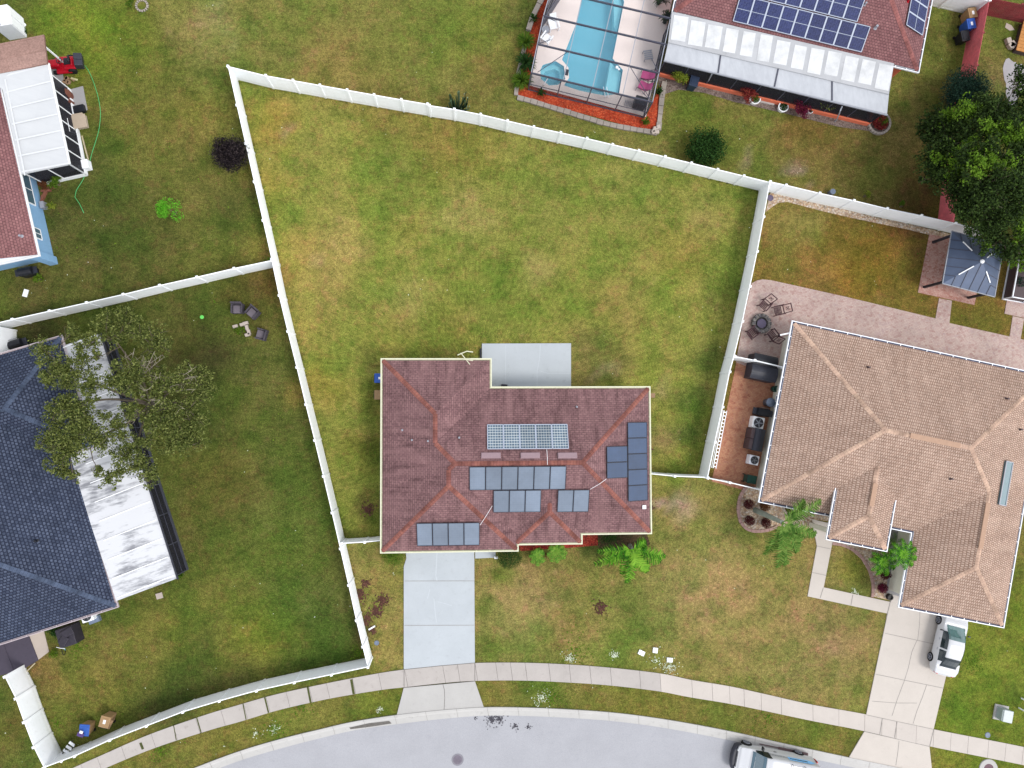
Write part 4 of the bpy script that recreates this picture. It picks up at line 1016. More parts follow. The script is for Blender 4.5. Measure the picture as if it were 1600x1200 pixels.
# ===== blue house top left
F = Frame((0,411), (59,398), ZE)
U1 = F.l(59,398)[0]
blue = thing('house', 'light blue house with red brown shingle roof at the left edge', 'house', F.w(U1-5, -7, 0))
vtop = F.l(0,68)[1]-.3; vtop = F.l(-10,100)[1]
pts = dict(A=(U1,0,0), B=(U1-12,0,0), C=(U1-12,vtop-2,0), D=(U1,vtop-2,0), r=(U1-6,0,6), s=(U1-6,vtop-2,6))
rb_, BW = make_roof(F, pts, [list('ADsr'), list('BCsr')], ZE, blue, M['roof_red'], M['cap_red'])
op = [pts[k][:2] for k in 'ABCD']
eaves(F, op, ZE, blue, M['white'], lipw=.06, gw=.10, hang=1.2)
bw = walls(F, op, ZE, blue, M['blue'], .40)
for vv in (-.35, vtop-2+.35):
    gm = MB(); gm.add([F.w(U1-.4, vv, ZE-.1), F.w(U1-11.6, vv, ZE-.1), F.w(U1-6, vv, ZE+5.6*PITCH)], [(0,1,2)]); gm.build('gable', M['blue'], blue)
PBr = pln(('A','D','s'), BW); vent_pipe(blue, planehit(33,369,PBr[0],PBr[1]), .07, .2, M['silver'])
# window band on its right wall
def wx(px, py, z): return P(px, py, z)
a = bw[0]; b = bw[3]
wall_item(blue, b, a, 1.55, 2.0, 1.3, M['glass'], 'window', .68); wall_item(blue, b, a, 1.5, .7, .9, M['glass'], 'window', .90)
mb = MB(); q = P(86,413,0); mb.box((q.x-.1, q.y+.2, 1.2), (.5,.5,2.4), F.rz); mb.build('wall_corner', M['blue'], blue)
# porch: light brown strip and white roof
c = P(40,170,0)
root = thing('screened_porch', 'white roofed screened porch of the blue house with a brown roofing strip', 'porch', c)
def sheet(pts, th=.12):
    w = [P(a, b, z) for a, b, z in pts]; n = len(w); mb = MB()
    mb.add(w+[p-Vector((0,0,th)) for p in w], [list(range(n)), list(range(n, 2*n))[::-1]]+[(i, n+i, n+(i+1)%n, (i+1)%n) for i in range(n)]); return mb
w = [P(*p) for p in [(-30,74,2.95),(68,54,2.7),(73.5,99,2.7),(-30,121,2.95)]]
mb = MB(); al = (w[1]-w[0]).normalized(); up = Vector((-al.y, al.x, 0))
mb.poly(w, [(p.dot(al), p.dot(up)) for p in w]); mb.add(w+[p-Vector((0,0,.15)) for p in w], [(4,5,6,7),(0,4,5,1),(1,5,6,2),(2,6,7,3),(3,7,4,0)]); mb.build('brown_roof', M['roof_lightbrown'], root)
mb = sheet([(-24,120,2.95),(74,99.5,2.55),(107,257,2.55),(33,272,2.72),(4,140,2.85)]); o = mb.build('roof', M['patio_clean'], root)
rbm = MB()
for i in range(7):
    f = i/6*.98+.01; a = Vector((3+31*f, 118+152*f, 2.83)); b = Vector((74+33*f, 99.5+157*f, 2.56))
    rbm.beam(P(*a)+Vector((0,0,.004)), P(*b)+Vector((0,0,.004)), .10, .012)
for i in range(4):
    rbm.beam(P(8+31*i*.25, 124+150*i*.25, 2.85)+Vector((0,0,.01)), P(8+31*(i+1)*.25, 124+150*(i+1)*.25, 2.8)+Vector((0,0,.01)), .1, .03)
rbm.build('roof_rib', paint('soft_white', srgb(240, 243, 248), .5, .02), o)
wl = [P(76.5,114,2.5), P(104,254,2.5), P(36,269,2.5)]
wl = [Vector((p.x, p.y, 0)) for p in wl]
sc = MB(); fm = MB()
for i in range(2):
    a, b = wl[i].to_2d(), wl[i+1].to_2d(); sc.beam((*a, 1.35), (*b, 1.35), .02, 1.9); k = 6 if i == 0 else 2
    for j in range(k+1):
        q = a.lerp(b, j/k); fm.box((q.x, q.y, 1.22), (.07,.07,2.4), F.rz)
    fm.beam((*a, .22), (*b, .22), .1, .4); fm.beam((*a, 2.38), (*b, 2.38), .07, .1)
q = P(69,72,2.5); fm.box((q.x, q.y, 1.25), (.09,.09,2.5), F.rz)
fm.beam((*wl[0].to_2d().lerp(wl[1].to_2d(), .42), 1.3), (*wl[0].to_2d().lerp(wl[1].to_2d(), .57), 1.3), .05, .05)
sc.build('screen_panel', M['screen'], root); fm.build('porch_frame', M['white'], root)
mb = MB(); mb.beam(P(76,99,2.5), P(109,256,2.5), .10, .1); mb.build('gutter', M['white'], root)
mb = MB(); mb.prism(W2([(20,110),(95,100),(130,262),(60,285)]), 0, .06); o = mb.build('porch_slab', M['greyslab']); struct(o)
mb = MB(); mb.prism([Vector(p) for p in [F.w(U1-3, vtop-4.2, 0).to_2d(), F.w(U1-3.1, vtop-2, 0).to_2d(), F.w(U1-9, vtop-2, 0).to_2d(), F.w(U1-9, vtop-4.2, 0).to_2d()]], 0, 2.2); mb.build('rear_wall', M['blue'], blue)

# ===== pool house top right
F = Frame((1050,17), (1434,110), ZE)
UR = F.l(1434,110)[0]; vtop = -11.5
ph = thing('house', 'coral walled house with red brown roof and blue solar array behind the pool', 'house', F.w(UR/2, vtop/2, 0))
rr = -vtop/2
pts = dict(A=(.15,0,0), B=(UR,0,0), C=(UR,vtop,0), D=(.15,vtop,0), r=(.15+rr,-rr,rr), s=(UR-rr,-rr,rr))
rp_, PW2 = make_roof(F, pts, [list(x) for x in ('ABsr','BCs','CDrs','DAr')], ZE, ph, M['roof_red'], M['cap_red'])
op = [pts[k][:2] for k in 'ABCD']
eaves(F, op, ZE, ph, M['white'], lipw=.05, gw=.14, hang=.8, bed=M['gutterdirt'])
pwl = walls(F, op, ZE, ph, M['coral'], .5)
wall_item(ph, pwl[1], pwl[2], 1.4, 1.2, 1.1, M['glass'], 'window', .3)
PP = pln(('A','B','s'), PW2); PQ = pln(('B','C','s'), PW2)
a, n_, al, up = PP
c0 = planehit(1345, 82, a, n_); wpx = span(PP, (1144,34), (1345,82))/9; hpx = span(PP, (1345,82), (1359,42))
for row, off in ((0, 0), (1, -22/23.)):
    base = planehit(1345, 82, a, n_)+up*(hpx+.03)*row
    if row: base = planehit(1338, 35.5, a, n_)+up*.03
    for i in range(9 if row == 0 else 9):
        pv(ph, base-al*(i+.5)*wpx*(1 if al.x > 0 else -1)+up*hpx/2, al, up, n_, wpx-.03, hpx-.02, M['pv_blue'], M['frame_alu'], .05)
a, n_, al, up = PQ
c0 = planehit(1441, 58, a, n_); sg = 1
dn = (planehit(1441,58,a,n_)-planehit(1452,2,a,n_)); dn.normalize()
for i in range(4):
    for j in range(1):
        pv(ph, c0-al*(1 if al.dot(dn) > 0 else -1)*(i+.5)*.98+up*(.15+.85), al, up, n_, .95, 1.7, M['pv_blue'], M['frame_alu'], .05)
vent_pipe(ph, planehit(1368,43,PP[0],PP[1]), .08, .25, M['silver']); vent_pipe(ph, planehit(1351,7,PP[0],PP[1]), .06, .25, M['silver']); vent_pipe(ph, planehit(1418,1.5,PQ[0],PQ[1]), .08, .2, M['red'])
# patio roof with two tiers
root = thing('screened_porch', 'long white two tier patio roof of the coral house with dark screens', 'porch', P(1220,110,0))
mb = sheet([(1050,18,2.70),(1397,99,2.70),(1389,147,2.5),(1044,66,2.5)]); o = mb.build('upper_roof', M['patio_dirty'], root)
st = MB()
random.seed(8)
for i in range(13):
    f = (i+.55)/13; w_ = random.choice((.94, 1.0, .9, .86)); g0 = random.uniform(2, 7)
    a = P(1050+(1397-1050)*f, 18+(99-18)*f+g0, 2.70-.2*g0/48)+Vector((0,0,.008)); b = P(1044.6+(1389-1044.6)*f, 62+(143.5-62)*f-random.uniform(0,5), 2.52)+Vector((0,0,.008))
    st.beam(a, b, w_, .012)
st.build('roof_panels', M['patio_bright'], o)
mb = sheet([(1044,66.5,2.40),(1389,147.5,2.40),(1386,178,2.28),(1038,94,2.28)]); o2 = mb.build('lower_roof', M['patio_grey'], root)
st = MB()
for x0, x1 in ((1126,1122),(1216,1210),(1300,1300)):
    f0 = (x0-1044)/345; f1 = (x1-1038)/348
    st.beam(P(x0, 66.5+81*f0, 2.41)+Vector((0,0,.01)), P(x1, 94+84*f1, 2.29)+Vector((0,0,.01)), .10, .03)
st.build('roof_seam', M['bronze'], o2)
mb = MB(); mb.beam(P(1037,95,2.25), P(1386.5,180,2.25), .08, .1); mb.build('gutter', M['silver'], root)
sc = MB(); fm = MB(); kw = MB()
ln = [P(1040,93,2.2), P(1382,175,2.2), P(1390,140,2.2)]
for i in range(2):
    a, b = ln[i].to_2d(), ln[i+1].to_2d(); sc.beam((*a, 1.3), (*b, 1.3), .02, 1.8); k = 9 if i == 0 else 1
    for j in range(k+1): q = a.lerp(b, j/k); fm.box((q.x, q.y, 1.2), (.06,.06,2.1), F.rz)
    fm.beam((*a, 2.15), (*b, 2.15), .06, .08); kw.beam((*a, .2), (*b, .2), .22, .4)
sc.build('screen_panel', M['screen'], root); fm.build('porch_frame', M['bronze'], root); kw.build('kick_wall', M['coral'], root)
slab('soil_bed', [(1028,118),(1075,118),(1357,188),(1360,205),(1310,198),(1230,178),(1150,160),(1100,145),(1060,140),(1030,150)], M['soil'], 0, .02)
for x, y, g_ in ((1103,133,0),(1304,190,1)):
    c = P(x, y, 0); mb = MB(); mb.tube([c, c+Vector((0,0,.3)), P(x+9, y-17, 2.0), P(x+12,y-24,2.15)], .045, 6)
    centre(tag(mb.build('downpipe', M['silver']), ('left' if not g_ else 'right')+' silver downpipe coming down from the two tier patio roof', 'downpipe', 'downpipes of the two tier patio roof'))

# pool, deck, cage
mb = MB(); loops = [DECK, POOL, SPA]
tri = tessellate_polygon([[Vector((p.x, p.y, 0)) for p in L] for L in loops]); flat = [p for L in loops for p in L]
fs = []
for t in tri:
    a, b, c_ = [flat[i] for i in t]; cr = (b-a).cross(c_-a); fs.append(t if cr > 0 else t[::-1])
mb.add([(p.x, p.y, .05) for p in flat], fs)
nD = len(DECK); mb.add([(p.x, p.y, .05) for p in DECK]+[(p.x, p.y, -.1) for p in DECK], [(i, nD+i, nD+(i+1)%nD, (i+1)%nD) for i in range(nD)])
struct(mb.build('pool_deck', M['deck']))
root = thing('swimming_pool', 'blue swimming pool with sun shelf inside the screen cage', 'pool', P(925,80,0))
def basin(L, depth, wz, root, nm):
    n = len(L); mb = MB(); mb.add([(p.x, p.y, .05) for p in L]+[(p.x, p.y, -depth) for p in L], [(i, (i+1)%n, n+(i+1)%n, n+i) for i in range(n)]+[list(range(n, 2*n))]); mb.build(nm, M['pooltile'], root)
    mb = MB(); mb.add([(p.x, p.y, wz) for p in L], [list(range(n))]); mb.build('water', M['water'], root)
basin(POOL, 1.3, -.06, root, 'basin')
mb = MB(); mb.prism(W2([(955,94),(972,111),(966,146),(945,149),(949,128)]), -1.2, -.30); mb.prism(W2([(968,-18),(974,4),(966,44),(961,38),(960,-18)]), -1.2, -.35); mb.prism(W2([(884,133),(905,140.5),(945,148.5),(955,147),(950,140),(905,134)]), -1.2, -.55); mb.build('ledge', M['poolledge'], root)
mb = MB()
for dx in (0, 5): mb.tube([P(946+dx,152,.05), P(946+dx,151,.8), P(944+dx,143,.8), P(943+dx,136,.1)], .03, 6)
mb.build('handrail', M['whitemetal'], root)
root = thing('hot_tub', 'small eight sided blue spa beside the pool', 'spa', P(863,115,0))
basin(SPA, .9, -.02, root, 'basin')
sp2 = offset(SPA, -.28); mb = MB(); n = len(SPA)
mb.add([(p.x, p.y, -.45) for p in SPA]+[(p.x, p.y, -.45) for p in sp2]+[(p.x, p.y, -.88) for p in sp2], [(i, (i+1)%n, n+(i+1)%n, n+i) for i in range(n)]+[(n+i, n+(i+1)%n, 2*n+(i+1)%n, 2*n+i) for i in range(n)])
mb.build('bench', M['poolledge'], root)
mb = MB(); mb.tube([P(849,134,.05), P(850,132,.8), P(855,124,.75), P(856,121,.1)], .03, 6); mb.build('handrail', M['whitemetal'], root)
mb = MB(); mb.box(P(885.5,113,.07), (.25,.42,.05), R(-10)); mb.build('spillway', M['charcoal'], root)

CZ = 2.55
cage = thing('pool_cage', 'bronze framed screen cage over the pool and spa', 'pool cage', P(935,90,0))
bm_ = MB(); fm = MB()
def pc(x, y, z=CZ): return P(x, y, z)
cross = [((908,-46),(1062,-14)),((857,-16),(1054,30.5)),((849,25),(1041,70)),((840,69),(1030.5,114.5)),((830,114),(1019.5,160))]
for a, b in cross: bm_.beam(pc(*a), pc(*b), .07, .16)
bm_.build('roof_beam', M['bronze'], cage)
lm = MB(); bm2 = MB()
for a, b in [((878,-50),(857,-2)),((857,-2),(849,25)),((849,25),(830,114)),((919,-44),(880,126)),((966,-33),(926,137)),((1012,-24),(973,148.5)),((1056,-12),(1019.5,160)),((857,-16),(857,-2))]:
    lm.beam(pc(*a), pc(*b), .05, .06)
for a, b in [((840,69),(860,62)),((840,113),(887,81)),((849,25),(868,33)),((1030,114),(1017,90)),((1019,160),(985,105)),((1041,70),(1022,66)),((1019,160),(1003,143))]: bm2.beam(pc(*a), pc(*b), .035, .035)
lm.build('purlin', M['silver'], cage); bm2.build('brace', M['bronze'], cage)
wm = MB(); scn = MB()
tops = [(878,-50),(857,-2),(849,25),(840,69),(830,114),(877,125.5),(925,137),(972,148.5),(1019.5,160),(1030.5,114.5),(1041,70),(1052,25)]
for i, t in enumerate(tops):
    q = pc(*t); wm.beam((q.x, q.y, .05), (q.x, q.y, CZ), .06, .06)
    if i:
        p = pc(*tops[i-1]); scn.beam((p.x, p.y, CZ/2), (q.x, q.y, CZ/2), .004, CZ-.1)
        wm.beam((p.x, p.y, .08), (q.x, q.y, .08), .06, .07); wm.beam((p.x, p.y, .95), (q.x, q.y, .95), .04, .04)
        if i < 9: pass
wm.build('wall_frame', M['bronze'], cage); scn.build('screen_panel', screen_mat(.26, srgb(70, 72, 86), 'side_screen'), cage)
mb = MB(); mb.poly([pc(*t)+Vector((0,0,-.02)) for t in [(878,-50),(857,-2),(849,25),(830,114),(1019.5,160),(1056,-12)]]); mb.build('roof_screen', M['cagescreen'], cage)
mb = MB(); a = P(878,-4,0); b = P(846,46,0); mb.beam((a.x, a.y, .75), (b.x, b.y, .75), .05, 1.2); mb.build('shadow_strip', M['bronze'], cage)  # dark panel added to stand for a shadow or reflection on the deck

slab('mulch_bed', [(862,-20),(846,0),(836,25),(826,60),(817,100),(809,148),(826,156),(900,175),(1010,205),(1027,203),(1033,150),(1034,128),(1009,183),(828,134),(848,28),(857,0)], M['mulch'], 0, .04)
edging([(852,-12),(842,8),(832,28),(825,50)], .35, .25, M['stone'], 'stone_edging', 'row of pale stones beside the orange mulch at the top left of the pool cage', seg=.75)
edging([(822,62),(816,90),(810,115),(806,150)], .3, .15, M['stone'], 'stone_edging', 'stone edging down the left side of the pool cage behind strappy plants', seg=.5)
edging([(808,153),(830,159),(880,174),(950,195),(1010,206),(1026,209)], .34, .16, M['stone'], 'stone_edging', 'stone edging below the orange mulch in front of the pool cage', seg=.45)
edging([(1028,205),(1031,180),(1034,150),(1038,128)], .34, .16, M['stone'], 'stone_edging', 'stone edging between the pool cage and the small lawn', seg=.45)

# ---------------------------------------------------------------- foliage
def rnd_unit():
    z = random.uniform(-1, 1); a = random.uniform(0, 2*math.pi); r = math.sqrt(1-z*z); return Vector((r*math.cos(a), r*math.sin(a), z))
def leaves(mb, c, r, n, size, flat=.7, shape=2.2, shell=False, up=.6):
    for _ in range(n):
        d = rnd_unit(); d.z *= flat
        k = r*(random.random()**(1/3)) if not shell else r*random.uniform(.8, 1.02)
        p = c+d*k
        nn = (rnd_unit()+Vector((0,0,up))).normalized() if not shell else (d.normalized()+rnd_unit()*.7).normalized()
        t = nn.cross(rnd_unit()).normalized(); b = nn.cross(t); L = size*random.uniform(.6, 1.3); w = L/shape
        mb.add([p-t*L*.5, p+b*w*.5, p+t*L*.5, p-b*w*.5], [(0,1,2,3)])
def bush(name, label, px, py, r, mat, z=.0, h=1.0, n=700, size=.12, cat='bush', group=None, shell=False, stems=True, spread=None, shape=2.0):
    c = P(px, py, z); root = thing(name, label, cat, (c.x, c.y, 0), 0, group)
    mb = MB()
    if shell:
        leaves(mb, c+Vector((0,0,h*.45)), r, n, size, h/(2*r)*1.1, shape, True); leaves(mb, c+Vector((0,0,h*.4)), r*.85, n//2, size*1.2, h/(2*r), shape)
    else:
        k = max(5, int(n/110))
        for i in range(k):
            a = random.uniform(0, 2*math.pi); q = r*.62*math.sqrt(random.random())
            leaves(mb, c+Vector((q*math.cos(a), q*math.sin(a), h*random.uniform(.3, .8))), r*.45, n//k, size, .8, shape)
    mb.build('foliage', mat, root)
    if stems:
        sm = MB()
        for i in range(5):
            a = i*1.26+random.random(); sm.tube([(c.x+.05*math.cos(a), c.y+.05*math.sin(a), 0), (c.x+.3*r*math.cos(a), c.y+.3*r*math.sin(a), h*.5)], .025, 5, .012)
        sm.build('stem', M['bark'], root)
    return root
random.seed(21)
bush('shrub', 'bushy black purple shrub leaning against the white fence', 366, 248, 1.30, M['leaf_black'], .8, 1.7, 9000, .15, shape=3)
bush('shrub', 'round dark green bush in the grass below the coral house', 1098, 236, 1.50, M['leaf_bush'], .3, 1.5, 7000, .15)
bush('shrub', 'dark blue green shrub beside the red board fence', 1493, 152, 1.8, M['leaf_blue'], .9, 2.0, 11000, .16, shape=3)
bush('sapling', 'bright lime green sapling alone in the blue house lawn', 271, 331, .95, M['leaf_lime'], .4, 1.0, 1300, .15, 'sapling', shape=3)
for dx, dy, n_ in ((-12,14,160),(16,-6,150),(18,14,120),(-6,-14,160)):
    pass
bush('hedge_ball', 'yellow green clipped bush at the top left of the main driveway', 615, 862, .85, M['leaf_hedge'], .4, 1.1, 2600, .07, shell=True)
bush('hedge_ball', 'dark green round clipped bush right of the main driveway', 795, 866, .9, M['leaf_bush'], .4, 1.2, 2800, .07, shell=True)
bush('shrub', 'yellow green croton beside the pool cage and the patio roof', 1058, 122, .8, M['leaf_yellow'], .3, .9, 900, .22, shape=4)
bush('shrub', 'red croton against the coral kick wall', 1168, 151, .75, M['leaf_red'], .4, .9, 800, .2, shape=4)
bush('shrub', 'magenta croton right of the round white pot', 1246, 176, .75, M['leaf_magenta'], .4, .9, 900, .17, shape=3.5)
bush('shrub', 'small yellow croton above the round white pot', 1220, 154, .3, M['leaf_yellow'], .2, .5, 120, .16, shape=4)
bush('shrub', 'sprawling thin plant against the dark screen of the patio roof', 1285, 164, .8, M['leaf_yellow'], .9, .6, 200, .14, shape=4)
for (x, y, m_, lb) in ((1167.5,787,'leaf_maroon','maroon ball bush, upper left of the four in the pebble bed'),(1193,790,'leaf_rust','rust brown ball bush, upper right of the four in the pebble bed'),(1169,812.5,'leaf_maroon','maroon ball bush, lower left of the four in the pebble bed'),(1194.5,816,'leaf_maroon','maroon ball bush partly under the leaning palm trunk'),(1376,917.5,'leaf_magenta','dark red ball bush next to the grey entry slab')):
    bush('ball_bush', lb, x, y, .37, M[m_], .2, .6, 900, .07, 'bush', 'ball bushes in the pebble beds', shell=True)
bush('shrub', 'small rust coloured plant under the eave in the pebble bed', 1230.5, 797, .3, M['leaf_rust'], .2, .5, 300, .1)
bush('shrub', 'dark red bush behind the two small palms at the entry', 1380, 899, .42, M['leaf_maroon'], .2, .6, 500, .1)
bush('shrub', 'orange brown plant at the corner of the entry roof', 1366, 868, .4, M['leaf_rust'], .2, .5, 300, .12)
bush('shrub', 'low dark green bush in front of the maroon roof house', 950, 840, .75, M['leaf_bush'], .2, .6, 1100, .09)
bush('shrub', 'leafy green plant at the corner of the blue house porch', 88, 286, .6, M['leaf_hedge'], .4, .8, 500, .16, shape=3)
bush('shrub', 'brown green weeds between the blue wall and the porch', 68, 290, .55, M['leaf_rust'], .2, .5, 400, .13)
bush('shrub', 'spiky pale plant beside the blue wall window', 84, 321, .42, M['leaf_yellow'], .1, .5, 140, .28, shape=7)
bush('shrub', 'dark green weeds beside the concrete pad of the slate house', 86, 985, .6, M['leaf_bush'], .3, .7, 700, .12)
bush('shrub', 'pale flowered weeds at the corner of the concrete pad', 87, 1020, .45, M['weed'], .1, .4, 350, .09)
bush('shrub', 'dark shrub behind the middle of the mower porch corner', 40, 50, .3, M['leaf_bush'], 0, .4, 150, .1)
bush('shrub', 'small green weed clump beside the black grill of the blue house', 62, 437, .4, M['weed'], .1, .4, 260, .12)
bush('shrub', 'small green hedge plant by the corner of the stained white roof', 286, 897, .3, M['leaf_hedge'], .1, .4, 220, .1)
bush('shrub', 'low yellow green plant behind the white fence and pebble strip', 1352, 306, .35, M['leaf_yellow'], .2, .4, 200, .15, shape=4)
bush('shrub', 'low green plant near the red fence end behind the white fence', 1409, 322, .35, M['leaf_hedge'], .2, .4, 220, .12)
bush('shrub', 'green weeds in the lawn at the top edge of the photo', 205, 6, .35, M['leaf_hedge'], 0, .3, 200, .12)
# strappy plants beside the pool
def strappy(label, px, py, r, n, mat, h=.6, group=None, name='strap_leaf_plant', w=.05):
    c = P(px, py, 0); mb = MB()
    for i in range(n):
        a = random.uniform(0, 2*math.pi); L = r*random.uniform(.7, 1.1); hh = h*random.uniform(.6, 1.1)
        d = Vector((math.cos(a), math.sin(a), 0)); s_ = Vector((-d.y, d.x, 0))*w/2; o = c+Vector((random.uniform(-.1,.1), random.uniform(-.1,.1), .03))
        p1 = o+d*L*.4+Vector((0,0,hh*.85)); p2 = o+d*L*.75+Vector((0,0,hh)); p3 = o+d*L+Vector((0,0,hh*.7))
        mb.add([o-s_, o+s_, p1+s_, p1-s_, p2+s_*.8, p2-s_*.8, p3], [(0,1,2,3),(3,2,4,5),(5,4,6)])
    o = mb.build(name, mat); return centre(tag(o, label, 'plant', group))
gp = 'strappy green plants along the pool cage'
strappy('strappy green plant nearest the top of the mulch left of the pool cage', 833, 34, .35, 40, M['leaf_bush'], group=gp)
strappy('large strappy green clump beside the spa end of the upper mulch', 821, 70, .75, 130, M['leaf_hedge'], .7, group=gp)
strappy('dense strappy green clump left of the spa', 821, 102, .8, 170, M['leaf_bush'], .7, group=gp)
strappy('strappy green clump at the lower left corner of the pool cage', 815, 130, .8, 170, M['leaf_hedge'], .7, group=gp)
strappy('small strappy plant in the orange mulch below the pool cage', 846, 148, .35, 35, M['leaf_bush'], group=gp)
strappy('small green plant at the right end of the orange mulch', 1007, 193, .3, 35, M['leaf_hedge'], group=gp)
strappy('green plant on the stones right of the pool cage', 1028, 146, .35, 40, M['leaf_bush'], group=gp)
# cactus
c = P(716, 172, 0); root = thing('cactus', 'green white cactus clump poking over the back fence', 'cactus', c)
cm = MB()
for i in range(40):
    a = random.uniform(0, 2*math.pi); q = .7*math.sqrt(random.random()); b0 = c+Vector((.25*q*math.cos(a), .25*q*math.sin(a), 0)); h_ = random.uniform(1.2, 2.1)*(1-.3*q)
    cm.tube([b0, b0+Vector((q*.9*math.cos(a), q*.7*math.sin(a), h_*.5)), b0+Vector((q*1.0*math.cos(a), q*.8*math.sin(a), h_))], .06, 6, .045)
cm.build('arm', leaf('cactus_skin', [srgb(46, 72, 48), srgb(92, 118, 84), srgb(168, 182, 150)]), root)

# palms
def frond(parent, c, az, L, h0, droop, mat, nl=26, ll=.5, rise=.3, lw=.035, hang=.35):
    d = Vector((math.cos(az), math.sin(az), 0)); pts = []; sd_ = Vector((-d.y, d.x, 0)); bend = random.uniform(-.12, .12)*L
    for i in range(9):
        t = i/8; pts.append(c+d*L*t*(1-.12*t)+sd_*bend*t*t+Vector((0,0,rise*math.sin(t*math.pi*.55)*L*.5-droop*t*t*L)))
    mb = MB(); mb.tube(pts, .022, 5, .008)
    for i in range(nl):
        t = .10+.90*(i+random.uniform(-.3,.3))/(nl-1); t = min(1, max(.08, t)); k = t*8; j = min(7, int(k)); p = pts[j].lerp(pts[j+1], k-j)
        l_ = ll*math.sin(math.pi*(.2+.72*t))*random.uniform(.75, 1.15)
        for sg in (-1, 1):
            q = (sd_*sg+d*random.uniform(.35, .8)).normalized()*l_; hg = hang*random.uniform(.2, 2.2)
            mid = p+q*.5+Vector((0,0,.10*l_)); tip = p+q*(1-.25*hg)+Vector((0,0,-hg*l_)); w = d*lw*.55
            mb.add([p-w*.5, p+w*.5, mid+w*.6, mid-w*.6, tip], [(0,1,2,3),(3,2,4)])
    return mb.build('frond', mat, parent)
def palm(label, base, crown, fr, mat, trunk_r=.12, trunk=True, nl=26, ll=.5, group=None, new=None, name='palm_tree', lw=.035, hang=.35):
    b = P(*base, 0); c = P(crown[0], crown[1], crown[2])
    root = thing(name, label, 'palm', b, 0, group)
    mb = MB(); m = b.lerp(c, .5)+Vector((0,0,0)); mb.tube([b, b.lerp(c, .25), m, b.lerp(c, .8), c], trunk_r*1.2, 10, trunk_r*.8); mb.build('trunk', M['palmtrunk'], root)
    for f in fr:
        az, L, dr, rs = f[:4]; frond(root, c+Vector((0,0,.05)), R(az), L, 0, dr, f[4] if len(f) > 4 else mat, nl, ll, rs, lw, hang)
    return root
random.seed(5)
palm('bright green feathery palm in front of the maroon roof house', (984,852), (988,858,1.7), [(182,2.6,.35,.5),(200,3.0,.45,.35),(218,2.1,.5,.3),(350,2.7,.35,.4),(332,2.6,.45,.35),(312,2.3,.5,.3),(298,2.1,.45,.5,M['palm_new']),(282,1.3,.3,.7,M['palm_new']),(264,2.7,.45,.4),(244,2.1,.5,.4),(20,1.2,.4,.3)], M['palm'], nl=30, ll=.66, lw=.085)
palm('tall leaning palm in the pebble bed over the tan house walk', (1180,797), (1222,816,3.5), [(24,3.4,.25,.4),(34,2.4,.3,.35),(-24,3.1,.4,.3),(-36,2.4,.5,.3),(-58,2.9,.5,.3),(-82,3.5,.5,.3),(-96,3.5,.45,.35),(-110,2.7,.55,.3)], M['palm_grey'], trunk_r=.17, nl=46, ll=.72, lw=.085, hang=.45)
palm('left small palm beside the grey entry slab', (1381,878), (1379,878,1.5), [(i*40+8, 1.1, .3, .5) for i in range(9)], M['palm'], nl=20, ll=.36, lw=.07, group='two small palms by the entry slab', name='small_palm')
palm('right small palm overlapping the garage eave', (1404,864), (1411,866,2.7), [(i*36+20, 1.15, .3, .5) for i in range(10)], M['palm'], nl=20, ll=.36, lw=.07, group='two small palms by the entry slab', name='small_palm')
palm('small faint palm deep in the recess beside the entry roof', (1393,845), (1396,848,1.2), [(i*60+20, .8, .3, .5) for i in range(6)], M['palm_grey'], nl=14, ll=.28, name='small_palm')
def fanpalm(label, px, py, r, h, nb, dirs, mat, group=None):
    c = P(px, py, 0); root = thing('fan_palm', label, 'palm', c, 0, group)
    for a0 in dirs:
        mb = MB(); d = Vector((math.cos(R(a0)), math.sin(R(a0)), 0)); hub = c+d*r*.3+Vector((0,0,h)); mb.tube([c+Vector((0,0,.05)), hub], .02, 5)
        for k in range(nb):
            a = R(a0-70+140*k/(nb-1)); e = Vector((math.cos(a), math.sin(a), 0)); s_ = Vector((-e.y, e.x, 0))*.045; L = r*.75*random.uniform(.8, 1.1)
            m_ = hub+e*L*.55+Vector((0,0,.06)); t = hub+e*L+Vector((0,0,-.2*L))
            mb.add([hub-s_*.3, hub+s_*.3, m_+s_, m_-s_, t], [(0,1,2,3),(3,2,4)])
        mb.build('frond', mat, root)
    return root
palm('pale green small palm, left one in the red mulch', (843,867), (842,866,.7), [(200,.75,.3,.5),(235,.85,.35,.5),(265,.9,.35,.5),(300,.7,.35,.5),(165,.6,.3,.5),(110,.45,.3,.5),(30,.4,.3,.5)], M['palm_small'], trunk_r=.06, nl=14, ll=.38, group='small pale palms in the red mulch', name='small_palm', lw=.06)
palm('pale green small palm, right one in the red mulch', (866,860), (867,860,.8), [(-10,.95,.35,.5),(-40,1.0,.35,.5),(-70,.95,.35,.5),(-105,.9,.35,.5),(215,.7,.3,.5),(60,.55,.3,.5),(20,.75,.3,.5),(140,.5,.3,.5)], M['palm_small'], trunk_r=.06, nl=14, ll=.4, group='small pale palms in the red mulch', name='small_palm', lw=.06)
bush('shrub', 'small rust orange tuft between the two pale fan palms', 850, 865, .25, M['leaf_rust'], .1, .4, 160, .1)

